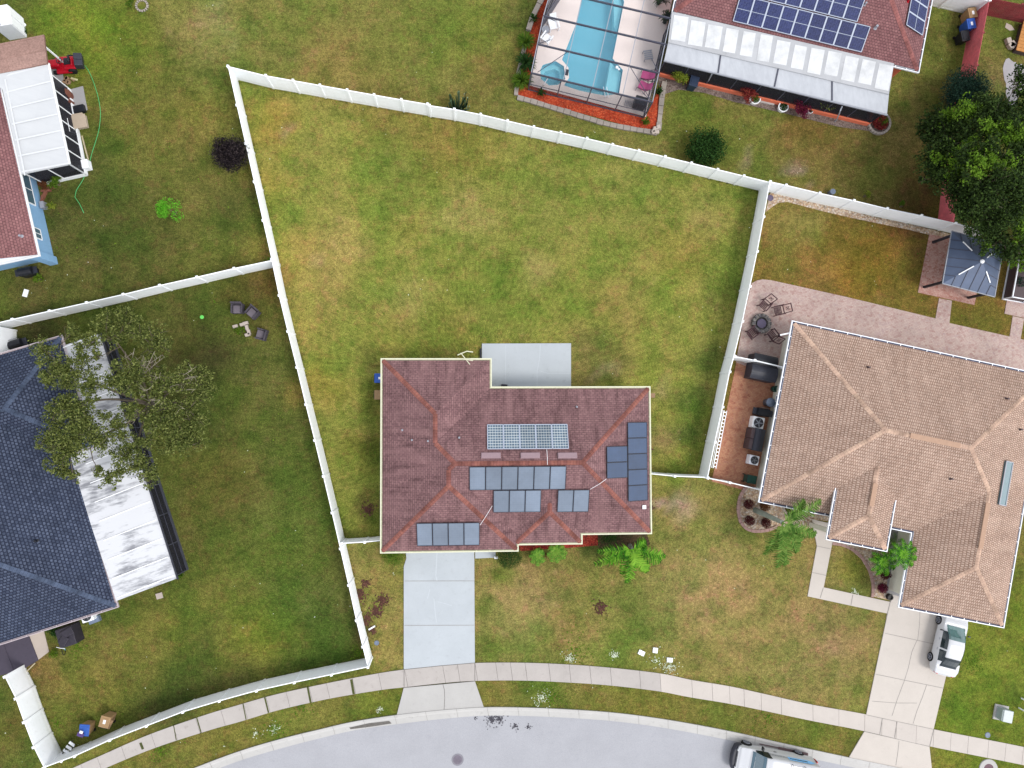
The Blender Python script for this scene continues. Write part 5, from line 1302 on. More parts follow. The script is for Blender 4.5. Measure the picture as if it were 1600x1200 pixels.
# trees
def tree(label, base, hub, clumps, leafmat, n_leaf, size, name='tree', dead=(), r0=.22, extra=None, up=.6, bark=None, nlimb=9, thick=.09, spread=.42):
    b = P(*base, 0); root = thing(name, label, 'tree', b)
    h = P(*hub); tm = MB(); tm.tube([b, b.lerp(h, .5)+Vector((.1,.05,0)), h], r0*1.3, 9, r0*.8)
    lm = MB(); lm2 = MB(); C3 = [(P(x, y, z), r) for x, y, z, r in clumps]
    limbs = {}
    for k, (c, r) in enumerate(C3):
        v = c-h; limbs.setdefault(int((math.atan2(v.y, v.x)+math.pi+.2)/(2*math.pi)*nlimb) % nlimb, []).append(k)
    for a_, ks in limbs.items():
        ks.sort(key=lambda k: (C3[k][0]-h).length); far = C3[ks[len(ks)//2]][0]
        w1 = h.lerp(far, .4)+Vector((random.uniform(-.5,.5), random.uniform(-.5,.5), .2)); w2 = far+Vector((random.uniform(-.3,.3), random.uniform(-.3,.3), -.1))
        limb = spline([h-Vector((0,0,.3)), w1, w2], .3); tm.tube(limb, thick, 6, thick*.4)
        for k in ks:
            c, r = C3[k]; q = min(limb[len(limb)//4:], key=lambda p: (p-c).length)
            m = q.lerp(c, .5)+Vector((random.uniform(-.3,.3), random.uniform(-.3,.3), .12)); tm.tube([q, m, c], thick*.38, 5, .012)
            for j in range(4):
                e = c+rnd_unit()*r*.9; tm.tube([m.lerp(c, random.random()), e], .016, 4, .006)
    for k, (c, r) in enumerate(C3):
        m = max(4, int(n_leaf*(r/.9)**2/24))
        for j in range(m):
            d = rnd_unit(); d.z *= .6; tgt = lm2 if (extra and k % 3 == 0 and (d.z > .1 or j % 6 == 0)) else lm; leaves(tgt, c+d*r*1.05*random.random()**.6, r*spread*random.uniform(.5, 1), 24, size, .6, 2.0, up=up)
    tm.build('trunk', bark or M['bark'], root); lm.build('crown', leafmat, root)
    if extra and lm2.v: lm2.build('sun_tinted_leaves', extra, root)  # brighter leaf colour on the upper clump parts paints in sunlight
    if dead:
        dm = MB()
        for (x0, y0, z0, x1, y1, z1, n) in dead:
            a = P(x0, y0, z0); c = P(x1, y1, z1)
            for j in range(n):
                e = c+Vector((random.uniform(-.8,.8), random.uniform(-.8,.8), random.uniform(-.3,.5)))
                m = a.lerp(e, .5)+Vector((random.uniform(-.25,.25), random.uniform(-.25,.25), .15)); dm.tube([a, m, e], .028, 4, .007)
                for _ in range(4):
                    f = m.lerp(e, random.random()); dm.tube([f, f+Vector((random.uniform(-.4,.4), random.uniform(-.4,.4), random.uniform(0,.3)))], .012, 4, .004)
        dm.build('bare_branch', M['deadbranch'], root)
    return root
random.seed(11)
cl = [(70,548,5.2,.8),(85,575,5.4,.9),(100,592,5.2,.8),(75,590,5.0,.6),(112,520,5.2,.6),(140,535,5.4,.8),(125,560,5.6,.7),(118,585,5.8,.9),(140,600,5.9,.8),(150,560,5.3,.6),(165,505,4.8,.9),(195,505,4.6,1.0),(180,525,5.0,.7),(215,520,5.2,.7),(245,520,5.2,.8),(255,540,5.0,.7),(190,585,6.2,.9),(205,600,6.3,.8),(215,575,6.0,.7),(175,600,6.0,.7),
 (95,630,5.6,.8),(115,640,5.9,1.0),(135,655,6.0,1.0),(90,650,5.4,.8),(75,688,5.2,.8),(98,690,5.4,1.0),(120,682,5.7,1.0),(142,680,5.8,.9),(160,690,5.8,.8),(110,705,5.3,.8),(92,722,4.8,.75),(115,745,4.4,.45),(100,738,4.6,.6),(178,660,6.0,.8),(192,680,6.0,.7),(195,710,5.4,.9),(215,725,5.2,.9),(235,745,4.6,.7),(222,690,5.6,.7),(170,750,5.0,.6),(155,735,5.2,.5),(185,735,5.2,.5),
 (250,600,5.8,.8),(275,595,5.6,.8),(300,585,5.2,.8),(325,602,5.0,.75),(310,620,5.1,.7),(290,635,5.2,.7),(262,640,5.6,.8),(245,655,5.8,.9),(270,665,5.5,.9),(300,665,5.0,.9),(312,655,4.9,.6),(290,690,4.9,.8),(308,690,4.6,.6),(262,690,5.2,.8),(240,620,6.0,.6),(250,580,5.4,.5),(230,545,5.2,.6),(140,625,6.0,.6),(205,640,6.2,.7)]
tree('half bare olive green tree spreading over the slate roof and stained patio roof', (256,640), (232,632,3.2), cl, M['leaf_tree'], 1150, .15, bark=M['darkbark'], dead=[(215,600,4.6,210,560,6.0,9),(220,590,4.8,240,570,6.2,8),(240,610,4.6,290,590,5.8,8),(235,625,4.6,275,640,5.8,6),(215,640,4.4,205,665,5.8,5),(240,650,4.2,245,690,5.2,5),(215,640,4.8,180,690,5.6,4),(220,620,5.0,235,610,6.4,5)], r0=.24)
cl = []; random.seed(4)
hull = [(1445,165),(1478,182),(1510,168),(1540,160),(1575,178),(1600,150),(1680,150),(1690,420),(1590,410),(1560,372),(1525,352),(1500,318),(1468,285),(1450,262),(1458,225),(1443,195)]
tries = 0
while len(cl) < 110 and tries < 9000:
    tries += 1; x = random.uniform(1440, 1690); y = random.uniform(148, 415)
    if inpoly(x, y, hull) and all((x-a)**2+(y-b)**2 > 13**2 for a, b, _, _ in cl):
        e = max(0, 1-((x-1570)/130)**2-((y-270)/140)**2); cl.append((x, y, 2.6+4.6*e+random.uniform(-.7,.7), random.uniform(.75, 1.15)))
cl += [(1560,372,4.5,.7),(1545,385,4.3,.6),(1575,392,4.4,.8),(1440,280,3.0,.35),(1590,200,5,.9),(1596,120,5,.7),(1598,140,5,.8)]
tree('big dense dark tree with sunlit colour on its upper leaves at the right edge', (1552,285), (1565,280,3.2), cl, M['leaf_dark'], 900, .19, bark=M['darkbark'], spread=.5, dead=[(1540,190,4.5,1530,188,5.0,3)], extra=M['leaf_bright'], r0=.3)

# ---------------------------------------------------------------- gazebo
ZG = 2.15
A, B, Cc, Dd = P(1487,361,ZG), P(1472.5,443,ZG), P(1554,464,ZG), P(1570,381,ZG)
Dd = A+Cc-B; ap = (A+B+Cc+Dd)/4; ap.z = 3.05
gz = thing('gazebo', 'gazebo with blue grey metal pyramid roof on a red paver pad', 'gazebo', (ap.x, ap.y, 0))
mb = MB()
for a, b in ((A,B),(B,Cc),(Cc,Dd),(Dd,A)): mb.poly([a, b, ap])
mb.build('roof', M['gazroof'], gz)
sm = MB(); wm = MB()
for a, b in ((A,B),(B,Cc),(Cc,Dd),(Dd,A)):
    for k in range(1, 6):
        f = k/6; p = a.lerp(b, f); m = a.lerp(b, .5); d = (ap-m); t = (1-abs(2*f-1)); q = p+d*t*.97
        sm.beam(p+Vector((0,0,.02)), q+Vector((0,0,.02)), .03, .03)
    wm.beam(a, b, .06, .06)
sm.build('roof_seam', M['bronze'], gz); wm.build('roof_rim', M['silver'], gz)
hm = MB()
for a, f0, f1 in ((A,.36,.66),(B,.40,.78),(Cc,.40,.72),(Dd,.45,.8)): hm.beam(a.lerp(ap, f0)+Vector((0,0,.04)), a.lerp(ap, f1)+Vector((0,0,.04)), .07, .03)
hm.build('hip_trim', M['white'], gz)
mb = MB(); mb.lathe(ap-Vector((0,0,.02)), [(.16,0),(.12,.08),(.03,.14),(.0,.16)], 8); mb.build('finial', M['white'], gz)
bs = [P(1457,379,0), P(1443,449,0), P(1512,465.5,0)]; bs.append(bs[0]+bs[2]-bs[1])
for q in bs:
    mb = MB(); mb.box((q.x, q.y, ZG/2), (.15,.15,ZG), R(-12)); mb.build('post', M['darkmetal'], gz)
fm = MB()
for i in range(4): a, b = bs[i], bs[(i+1)%4]; fm.beam((a.x, a.y, ZG-.08), (b.x, b.y, ZG-.08), .1, .12)
fm.build('beam', M['darkmetal'], gz)
# hot tub / frame at right edge
root = thing('sunroom', 'small glass framed enclosure cut by the right photo edge beside the gazebo', 'sunroom', P(1595,440,0))
mb = MB(); w = [P(1593,405,1.0), P(1582,464,1.0), P(1615,470,1.0), P(1626,412,1.0)]
for i in range(4):
    a, b = w[i], w[(i+1)%4]; mb.beam(a, b, .07, .07); mb.beam((a.x,a.y,.05), (b.x,b.y,.05), .07, .07); mb.beam((a.x,a.y,0), a, .07, .07)
mb.build('frame', M['whitemetal'], root)
mb = MB(); mb.prism([p.to_2d() for p in offset([p.to_2d() for p in w], -.06)], .03, .8); mb.build('planter_box', M['brownbox'], root)
mb = MB(); leaves(mb, P(1597,440,.95), .4, 200, .14); mb.build('foliage', M['leaf_blue'], root)

# ---------------------------------------------------------------- furniture and small things
def wood_chair(label, px, py, rz, proto=[]):
    """slatted wooden garden chair; local +y is the front"""
    grp = 'dark brown slatted chairs round the fire pit'
    if proto: return dup(proto[0], P(px, py, .035), rz, label)
    root = thing('slatted_chair', label, 'chair', P(px, py, .035), rz, grp)
    m = MB()
    for k in range(6): m.box((0, .32-k*.1, .36-.02*k), (.52, .055, .022))
    m.build('seat', M['brownwood'], root, local=True)
    m = MB()
    for sx in (-.28, .28): m.beam((sx, -.24, .28), (sx, -.62, 1.02), .05, .04)
    m.beam((-.30, -.62, 1.02), (.30, -.62, 1.02), .05, .05); m.beam((-.28, -.3, .42), (.28, -.3, .42), .05, .05); m.beam((-.08,-.4,.62),(.08,-.52,.84),.03,.03); m.beam((.08,-.4,.62),(-.08,-.52,.84),.03,.03); m.beam((-.11,-.40,.62),(-.11,-.52,.84),.02,.02); m.beam((.11,-.40,.62),(.11,-.52,.84),.02,.02)
    m.build('backrest', M['brownwood'], root, local=True)
    for sx in (-.31, .31):
        m = MB(); m.box((sx, .02, .58), (.08, .72, .03)); m.build('armrest', M['brownwood'], root, local=True)
        for sy in (-.26, .32): m = MB(); m.box((sx, sy, .28), (.05,.05,.57)); m.build('leg', M['brownwood'], root, local=True)
    proto.append(root); return root
wood_chair('dark brown slatted chair, top left of the fire pit', 1192, 477, R(140))
wood_chair('dark brown slatted chair, right of the fire pit', 1214, 486, R(103))
wood_chair('dark brown slatted chair, below left of the fire pit', 1173, 520, R(-52))
wood_chair('dark brown slatted chair, below right of the fire pit', 1204, 525, R(38))
root = thing('fire_pit', 'round grey stone fire pit between four brown chairs', 'fire pit', P(1188,506,.035))
m = MB()
for i in range(14):
    a = i*2*math.pi/14; m.box((.58*math.cos(a), .58*math.sin(a), .15), (.24,.24,.3+.04*random.random()), a)
m.build('stone_ring', M['stonepit'], root, local=True, bevel=.02)
m = MB(); m.lathe((0,0,0), [(0,.05),(.44,.05),(.44,.26),(.48,.26)], 20); m.build('liner', M['stonepit'], root, local=True)
m = MB(); m.lathe((0,0,.24), [(0,.06),(.2,.05),(.33,.0)], 20); m.build('lid', M['ash'], root, local=True, smooth=True)
def wicker(label, px, py, rz, proto=[]):
    if proto: return dup(proto[0], P(px, py, 0), rz, label)
    root = thing('wicker_armchair', label, 'armchair', P(px, py, 0), rz, 'grey wicker armchairs round the stone blocks')
    m = MB(); m.box((0, .0, .2), (.62,.62,.34)); m.build('base', M['wicker'], root, local=True, bevel=.02)
    m = MB(); m.box((0, .05, .42), (.54,.54,.12)); m.build('cushion', M['cushion'], root, local=True, bevel=.04)
    m = MB(); m.box((0, -.32, .52), (.70,.10,.75), rx=R(8)); m.build('backrest', M['wicker'], root, local=True, bevel=.03)
    for sx in (-.33, .33): m = MB(); m.box((sx, .0, .34), (.09,.66,.62)); m.build('armrest', M['wicker'], root, local=True, bevel=.02)
    proto.append(root); return root
wicker('grey wicker armchair nearest the top, upright in the yard', 374, 483.5, R(180))
wicker('grey wicker armchair turned diagonally, right of the top one', 397.5, 489.5, R(-220))
wicker('grey wicker armchair below right of the stone blocks', 411.5, 523.5, R(75))
mb = MB()
for x, y, rz in ((368,510,10),(379,507,10),(384,505,10),(386,512,100),(389,519,100),(387,523,10)): mb.box(P(x, y, .1), (.34,.2,.2), R(rz+5))
centre(tag(mb.build('stone_blocks', M['block'], bevel=.01), 'angled row of pale stone blocks between the wicker armchairs', 'blocks'))
bush('shrub', 'green weeds growing inside the pale stone blocks', 377, 518, .45, M['weed'], .1, .3, 300, .1)
m = MB(); m.lathe(P(315.5,495.5,0), [(0,.03),(.1,.03),(.13,.02),(.13,.0),(0,.0)], 16); centre(tag(m.build('frisbee', M['lime']), 'lime green frisbee in the grass left of the wicker armchairs', 'frisbee'))

def deckbox(label, px, py, w, d, h, rz, mats, split=False):
    q_ = P(px, py, h*.6); root = thing('storage_box', label, 'storage box', (q_.x, q_.y, .03), rz, 'black plastic storage boxes of the tan house')
    m = MB(); m.box((0,0,h*.42), (w*.95,d*.95,h*.84)); m.build('body', mats[0], root, local=True, bevel=.02)
    m = MB(); n = 8; pts = []
    for i in range(n+1):
        t = -1+2*i/n; pts.append((t*d/2, h*.86+h*.14*(1-t*t)))
    v = []
    for x in (-w/2, w/2): v += [(x, y, z) for y, z in pts]
    f = [(i, i+1, n+2+i, n+1+i) for i in range(n)]+[[n+1+i for i in range(n+1)], list(range(n+1))[::-1], (0, n+1, 2*n+1, n)]
    m.add(v, f); m.build('lid', mats[0], root, local=True, smooth=False)
    if split:
        m = MB()
        for sx in (-1, 1): m.box((sx*w*.24, -d*.62, h*.5), (w*.46, d*.30, h*.9))
        m.build('door', mats[1], root, local=True, bevel=.02)
    return root
deckbox('black storage box with rounded lid above the short white fence', 1192, 566, 1.7, .95, 1.35, R(-12), [M['black']])
deckbox('black storage box with rounded lid directly below the short white fence', 1190, 583, 1.85, 1.05, 1.4, R(-12), [M['charcoal']])
deckbox('black and brown storage box between the two air conditioners', 1182, 687, 1.55, .8, 1.15, R(-102), [M['charcoal'], M['brownbox']], True)
def ac(label, px, py, s, rz, dark=False, z=.03, proto={}):
    q_ = P(px, py, .7); root = thing('air_conditioner', label, 'air conditioner', (q_.x, q_.y, z), rz, 'outdoor air conditioner units')
    m = MB(); m.box((0,0,.35), (s,s,.7)); m.build('casing', M['white'] if not dark else M['whitemetal'], root, local=True, bevel=.05)
    m = MB(); m.lathe((0,0,.705), [(0,.0),(s*.40,.0),(s*.42,.012)], 20); m.build('grille', M['charcoal'] if dark else M['darkmetal'], root, local=True)
    m = MB()
    for k in range(5): m.box((s*.19*math.cos(k*1.257), s*.19*math.sin(k*1.257), .722), (s*.34,s*.09,.01), k*1.257, rx=R(12))
    m.cyl((0,0,.72), s*.08, .03, 12); m.build('fan', M['silver'] if not dark else M['steel'], root, local=True)
    m = MB()
    for r in (.1,.2,.3,.4):
        m.tube([(s*r*math.cos(a*.524), s*r*math.sin(a*.524), .745) for a in range(13)], .006, 4)
    m.build('guard', M['steel'], root, local=True)
    return root
ac('white air conditioner above the black and brown storage box', 1185, 660.5, .82, R(-12))
ac('smaller air conditioner with dark fan below the black and brown storage box', 1178.5, 719, .66, R(-12), True)
ac('air conditioner partly under the slate roof eave', 135, 963, .75, R(18), True, 0)
def bin_(label, px, py, rz, mat, lidmat=None, name='wheelie_bin', w=.6, d=.7, h=1.05, sticker=True, z=0, cat='bin', group='wheeled bins'):
    q_ = P(px, py, h*.85); root = thing(name, label, cat, (q_.x, q_.y, z), rz, group)
    m = MB(); v = []
    for s_, zz in ((.8, .06), (1, h*.9)): v += [(-w/2*s_, -d/2*s_, zz), (w/2*s_, -d/2*s_, zz), (w/2*s_, d/2*s_, zz), (-w/2*s_, d/2*s_, zz)]
    m.add(v, [(3,2,1,0),(4,5,6,7),(0,1,5,4),(1,2,6,5),(2,3,7,6),(3,0,4,7)]); m.build('body', mat, root, local=True, bevel=.03)
    m = MB(); m.box((0,0,h*.95), (w*1.05,d*1.05,.07)); m.box((0,0,h*.99), (w*.7,d*.7,.04)); lo = m.build('lid', lidmat or mat, root, local=True, bevel=.03)
    m = MB(); m.beam((-w*.42, -d*.56, h*.93), (w*.42, -d*.56, h*.93), .035, .035); m.build('handle', M['black'], root, local=True)
    for sx in (-1, 1): m = MB(); m.cyl((sx*w*.46-.03, -d*.42, .1), .1, .06, 12, axis='X'); m.build('wheel', M['rubber'], root, local=True)
    if sticker: m = MB(); m.box((0,.03,h*.99+.026), (w*.26,d*.36,.006)); m.build('sticker', M['white'], lo, local=True)
    return root
bin_('tan wheeled bin with white sticker beside the red board fence', 1518, 21, R(190), M['tanbin'])
bin_('blue wheeled bin with white sticker beside the red board fence', 1516, 38, R(190), M['bluebin'])
bin_('round topped black bin below the blue one at the red board fence', 1507, 57, R(190), M['black'], sticker=False, h=.9)
bin_('tan wheeled bin with white sticker by the curved fence', 165, 1127, R(-15), M['tanbin'])
bin_('brown wheeled bin tipped over with blue lid among boxes by the curved fence', 133, 1140, R(-5), M['tanbin'], M['bluebin'], sticker=False, h=.95)
bin_('blue bin half hidden under the left eave of the maroon roof', 594, 591, R(-90), M['bluebin'])
bin_('tan bin half hidden under the left eave of the maroon roof', 594, 617, R(-90), M['tanbin'], sticker=False)
bin_('dark green bin in the bottom corner of the brick side yard', 1174, 749, R(-102), M['greenbin'], sticker=False, w=.55, d=.62)
bin_('dark blue bin beside the yellow green croton', 1084, 128, R(165), paint('dark_blue_plastic', srgb(52, 66, 92), .45, .1), sticker=False)
m = MB(); m.lathe(P(1197.5,629,.03), [(0,.0),(.26,.0),(.30,.7),(.33,.72),(.30,.78),(0,.86)], 20); centre(tag(m.build('drum', M['bluegrey'], smooth=True), 'round drum with blue grey lid by the tan house wall', 'drum'))
# grill
def grill(label, px, py, rz, z=.03):
    q_ = P(px, py, .8); root = thing('barbecue_grill', label, 'grill', (q_.x, q_.y, z), rz, 'black barbecue grills')
    m = MB(); m.box((0,0,.4), (.9,.5,.7)); m.build('cabinet', M['black'], root, local=True, bevel=.02)
    m = MB(); n = 8; v = []
    for x in (-.42, .42): v += [(x, .27*math.cos(math.pi*i/n), .78+.27*math.sin(math.pi*i/n)) for i in range(n+1)]
    m.add(v, [(i, i+1, n+2+i, n+1+i) for i in range(n)]+[list(range(n+1)), [n+1+i for i in range(n+1)][::-1]]); m.build('hood', M['black'], root, local=True, bevel=.01)
    for sx in (-.58, .58): m = MB(); m.box((sx,0,.74), (.26,.44,.03)); m.build('side_shelf', M['charcoal'], root, local=True)
    m = MB(); m.tube([(-.3,.3,.95),(.3,.3,.95)], .015, 6); m.build('handle', M['steel'], root, local=True)
    return root
grill('black grill between the blue grey drum and the upper air conditioner', 1192, 644, R(-12))
grill('black grill beneath the lower eave of the blue house', 40, 424, R(12), 0)
grill('black grill above the slate roof beside the short white fence', 24, 537, R(18), 0)
m = MB(); m.lathe(P(1208,608,.03), [(0,0),(.2,0),(.22,.5),(.16,.52),(.14,.45),(0,.45)], 16); centre(tag(m.build('hose_pot', M['greenbin'], smooth=True), 'dark green hose pot against the tan house wall below the black boxes', 'pot'))
# ladder-like trellis by the right fence
a = P(1130,641,1.2); b = P(1113,731,1.2); d = (b-a).to_2d().normalized(); nn = Vector((-d.y, d.x)); root = thing('ladder', 'long white ladder hung along the right fence above the orange bricks', 'ladder', (a.x, a.y, 0))
m = MB()
for sg in (-1, 1):
    o = nn*.0; m.beam((a.x, a.y, 1.2+sg*.16), (b.x, b.y, 1.2+sg*.16), .05, .04)
for sg in (0, .20):
    m.beam((a.x-nn.x*sg*(-1), a.y-nn.y*sg*(-1), 1.36), (b.x-nn.x*sg*(-1), b.y-nn.y*sg*(-1), 1.36), .04, .03)
m.build('rail', M['white'], root); m = MB()
for k in range(16):
    f = (k+.5)/16; c = a.lerp(b, f); m.beam((c.x, c.y, 1.36), (c.x+nn.x*.2, c.y+nn.y*.2, 1.36), .07, .03)
m.build('rung', M['white'], root)

# top left clutter
root = thing('storage_cabinet', 'tall white plastic cabinet beside the blue house at the top left', 'cabinet', P(26,46,0), R(12))
m = MB(); m.box((0,0,.85), (1.15,1.35,1.7)); m.build('body', M['white'], root, local=True, bevel=.03)
for sy in (-.33, .33): m = MB(); m.box((.6,sy,.85), (.04,.6,1.55)); m.build('door', M['white'], root, local=True, bevel=.01)
m = MB(); m.box((-.1,0,1.72), (.05,1.3,.03)); m.box((-.35,.4,1.72), (.5,.03,.03)); m.box((-.35,-.4,1.72), (.5,.03,.03)); m.build('top_rib', M['charcoal'], root, local=True)
# ride-on mower
root = thing('ride_on_mower', 'red ride on mower with grey grass catcher beside the blue house porch', 'mower', P(107,106,0), R(8))
def lm_(f): m = MB(); f(m); return m
m = MB(); m.box((-.62,.05,.55), (.78,.50,.42)); m.build('hood', M['red'], root, local=True, bevel=.08)
m = MB(); m.box((.35,.05,.48), (.75,.86,.18)); m.box((.35,.05,.6), (.5,.5,.16)); m.build('rear_fender', M['red'], root, local=True, bevel=.06)
m = MB(); m.box((.32,.05,.75), (.42,.44,.12)); m.box((.55,.05,.95), (.1,.42,.38), ry=R(12)); m.build('seat', M['black'], root, local=True, bevel=.04)
m = MB(); m.box((-.12,.05,.3), (1.0,1.15,.16)); m.build('deck', M['red'], root, local=True, bevel=.05)
m = MB(); m.tube([(-.3,.05,.6),(-.12,.05,.92)], .025, 6); m.lathe((-.1,.05,.92), [(.14,0),(.17,.02),(.2,0)], 16); m.build('steering_wheel', M['black'], root, local=True)
for x, y, r in ((-.72,-.36,.19),(-.72,.46,.19),(.4,-.42,.27),(.4,.52,.27)): m = MB(); m.cyl((x, y-.08, r), r, .17, 14, axis='Y'); m.build('wheel', M['rubber'], root, local=True, bevel=.03)
for sy in (-.17, .27): m = MB(); m.box((1.02,sy,.62), (.52,.42,.58), ry=R(15)); m.build('grass_catcher', M['charcoal'], root, local=True, bevel=.05)
# hose
pts_ = [(112,90),(122,96),(133,103),(142,118),(150,140),(155,160),(157,178),(155,200),(151,216),(144,238),(138,260),(130,280),(119,298),(117,308),(124,318),(131,333)]
m = MB(); m.tube([P(x, y, .03) for x, y in pts_], .022, 6); m.v = m.v
sp_ = spline([P(x, y, .035) for x, y in pts_], .3); m = MB(); m.tube(sp_, .022, 6); centre(tag(m.build('garden_hose', M['hose'], smooth=True), 'green garden hose curving over the lawn beside the blue house porch', 'hose'))
slab('paving_slab', [(104,142),(130,135),(137,172),(113,183)], M['greyslab'], 0, .06)
m = MB(); c = P(107,152,0); m.lathe(c, [(0,.0),(.38,.0),(.42,.5),(.32,.85),(.1,.98),(0,1.0)], 14); m.box(c+Vector((.1,-.55,.35)), (.6,.5,.7), R(-15)); centre(tag(m.build('covered_grill', paint('brown_cover', srgb(128, 78, 64), .8, .2), bevel=.03), 'lumpy brown covered grill beside the blue house porch', 'covered grill'))
m = MB(); m.box(P(124,171,.2), (.75,.5,.3), R(14)); centre(tag(m.build('storage_crate', M['black'], bevel=.02), 'low black crate on the grey slab beside the blue house porch', 'crate'))
m = MB(); m.box(P(122,190,.35), (1.0,.85,.6), R(12)); m.box(P(122,190,.66), (1.04,.9,.05), R(12)); centre(tag(m.build('tan_deck_box', paint('tan_cream_plastic', srgb(206, 188, 168), .6, .06), bevel=.02), 'tan cream lidded box below the black crate by the blue house porch', 'box'))
m = MB(); c = P(121,208,0)
for i in range(6): m.box(c+Vector((random.uniform(-.3,.2), random.uniform(-.3,.3), .12+.05*i)), (.35,.25,.12), random.uniform(0,3), ry=random.uniform(-.3,.3))
centre(tag(m.build('bag_pile', M['white'], bevel=.03), 'small heap of white bags below the tan cream box', 'bags'))
m = MB(); m.beam(P(128,212,.06), P(138,250,.06), .08, .05); centre(tag(m.build('timber_board', M['wood']), 'thin pale timber board lying beside the porch of the blue house', 'board'))
m = MB(); m.box(P(135,258,.3), (.45,.6,.6), R(12)); m.box(P(129,263,.2), (.4,.35,.4), R(12)); centre(tag(m.build('white_crate', M['white'], bevel=.03), 'white crates at the lower corner of the blue house porch', 'crates'))
m = MB(); m.beam(P(111,122,.2), P(121,125,.3), .12, .04); centre(tag(m.build('timber_board', paint('yellowish_board', srgb(226, 220, 170), .7, .05)), 'short cream board below the red mower', 'board'))
m = MB(); c = P(107,130,0)
for i in range(7): m.box(c+Vector((random.uniform(-.35,.35), random.uniform(-.3,.3), .1)), (.25,.18,.15), random.uniform(0,3))
centre(tag(m.build('scrap_pile', M['card'], bevel=.01), 'small pile of tan scraps between the mower and the brown covered grill', 'scraps'))
m = MB()
for x, y, rz in ((72,298,5),(78,293,5),(70,303,70),(66,312,80)): m.box(P(x, y, .1), (.6,.15,.2), R(rz))
centre(tag(m.build('brick_border', M['brick']), 'loose brick border of the weedy bed at the blue wall', 'bricks'))
m = MB(); m.box(P(68,321,.25), (.25,.45,.5), R(12)); centre(tag(m.build('meter_box', M['silver'], bevel=.01), 'small silver box at the foot of the blue wall', 'box'))
m = MB(); m.box(P(40,458,.04), (.3,.5,.06), R(-15)); centre(tag(m.build('paper_sheet', M['white']), 'flat white board lying in the grass below the blue house', 'board'))
m = MB(); m.box(P(249,931,.04), (.42,.38,.06), R(15)); centre(tag(m.build('splash_block', M['block']), 'small pale slab in the grass below the stained white roof', 'slab'))
m = MB(); m.cyl(P(38,31+8,.0)+Vector((-.0,0,0)), .1, .02, 10); m.v = []; m.f = []; m.uv = []
m.lathe(P(38,39,0), [(0,.09),(.1,.07),(.12,0)], 10); centre(tag(m.build('white_bowl', M['white']), 'small white bowl in the grass right of the tall cabinet', 'bowl'))

# lower left clutter
root = thing('step_ladder', 'black and white step ladder lying in the fence corner', 'ladder', P(100,1168,0), 0)
m = MB(); m.beam(P(90,1187,.15), P(114,1157,.75), .05, .05); m.beam(P(97,1190,.15), P(118,1163,.75), .05, .05); m.build('rail', M['black'], root)
for k in range(5):
    f = k/4.6; a = Vector((90,1183,0)).lerp(Vector((111,1156,0)), f); b = Vector((99,1188,0)).lerp(Vector((119,1162,0)), f); z = .2+.6*f
    m = MB(); m.beam(P(a.x, a.y, z), P(b.x, b.y, z), .17 if k else .4, .04); m.build('tread', M['white'], root)
root = thing('bicycle', 'white and teal bicycle leaning by the black grill cover of the slate house', 'bicycle', P(104,1000,0), 0)
a = P(104,1013,0); b = P(100,990,0); d = (a-b).normalized(); teal = paint('teal_frame', srgb(120, 190, 200), .4, .1)
for q in (a, b):
    m = MB(); n = Vector((0,0,1)); pts_ = [q+Vector((0,0,.33))+d*.32*math.cos(i*.393)+(Vector((0,0,1))+Vector((.25,0,0))).normalized()*.32*math.sin(i*.393) for i in range(17)]
    m.tube(pts_, .022, 5); m.build('wheel', M['rubber'], root)
m = MB(); h1 = a+Vector((.1,0,.33)); h2 = b+Vector((.1,0,.33)); s1 = a.lerp(b, .35)+Vector((.22,0,.8)); s2 = a.lerp(b, .75)+Vector((.22,0,.8)); bb = a.lerp(b, .5)+Vector((.1,0,.3))
for u, v in ((h1,s1),(s1,s2),(s2,bb),(bb,s1),(bb,h2),(h2,s2)): m.tube([u, v], .025, 5)
m.build('frame', teal, root)
m = MB(); m.tube([s1+Vector((-.28,.05,.15)), s1+Vector((0,0,.2)), s1+Vector((.28,-.05,.15))], .02, 5); m.build('handlebar', M['white'], root)
m = MB(); m.box(s2+Vector((0,0,.1)), (.14,.26,.07), R(80)); m.build('saddle', M['black'], root)
m = MB(); c = P(116,988,0); m.box(c+Vector((0,0,.5)), (1.1,1.25,1.0), R(18)); m.box(c+Vector((.1,.3,1.02)), (.8,.5,.12), R(30)); m.box(c+Vector((-.1,-.2,1.04)), (.6,.5,.1), R(60)); centre(tag(m.build('grill_cover', paint('black_tarp', srgb(58, 54, 66), .55, .2), bevel=.08), 'big square item under a black cover next to the teal bicycle', 'covered item'))
m = MB(); m.box(P(148,968,.15), (.7,.4,.3), R(20)); centre(tag(m.build('green_crate', M['bluegrey'], bevel=.02), 'small blue grey crate right of the air conditioner under the slate eave', 'crate'))
m = MB(); c = P(176,1121,0); m.box(c+Vector((0,0,.45)), (.5,.6,.9), R(-25), ry=R(15)); centre(tag(m.build('cardboard_box', M['card'], bevel=.01), 'crumpled tan cardboard box right of the tan bin by the curved fence', 'box'))
m = MB(); c = P(127,1148,.95)
cols = [M['white'], paint('purple_print', srgb(98, 74, 140), .6, .1)]
m.box(c+Vector((.0,.05,.1)), (.4,.25,.08), R(-20)); centre(tag(m.build('package', cols[1], bevel=.01), 'purple package lying on the brown bin by the curved fence', 'package'))
m = MB(); m.box(P(127,1144,1.12), (.2,.16,.08), R(-20)); centre(tag(m.build('package', cols[0], bevel=.01), 'small white package on top of the purple one', 'package'))

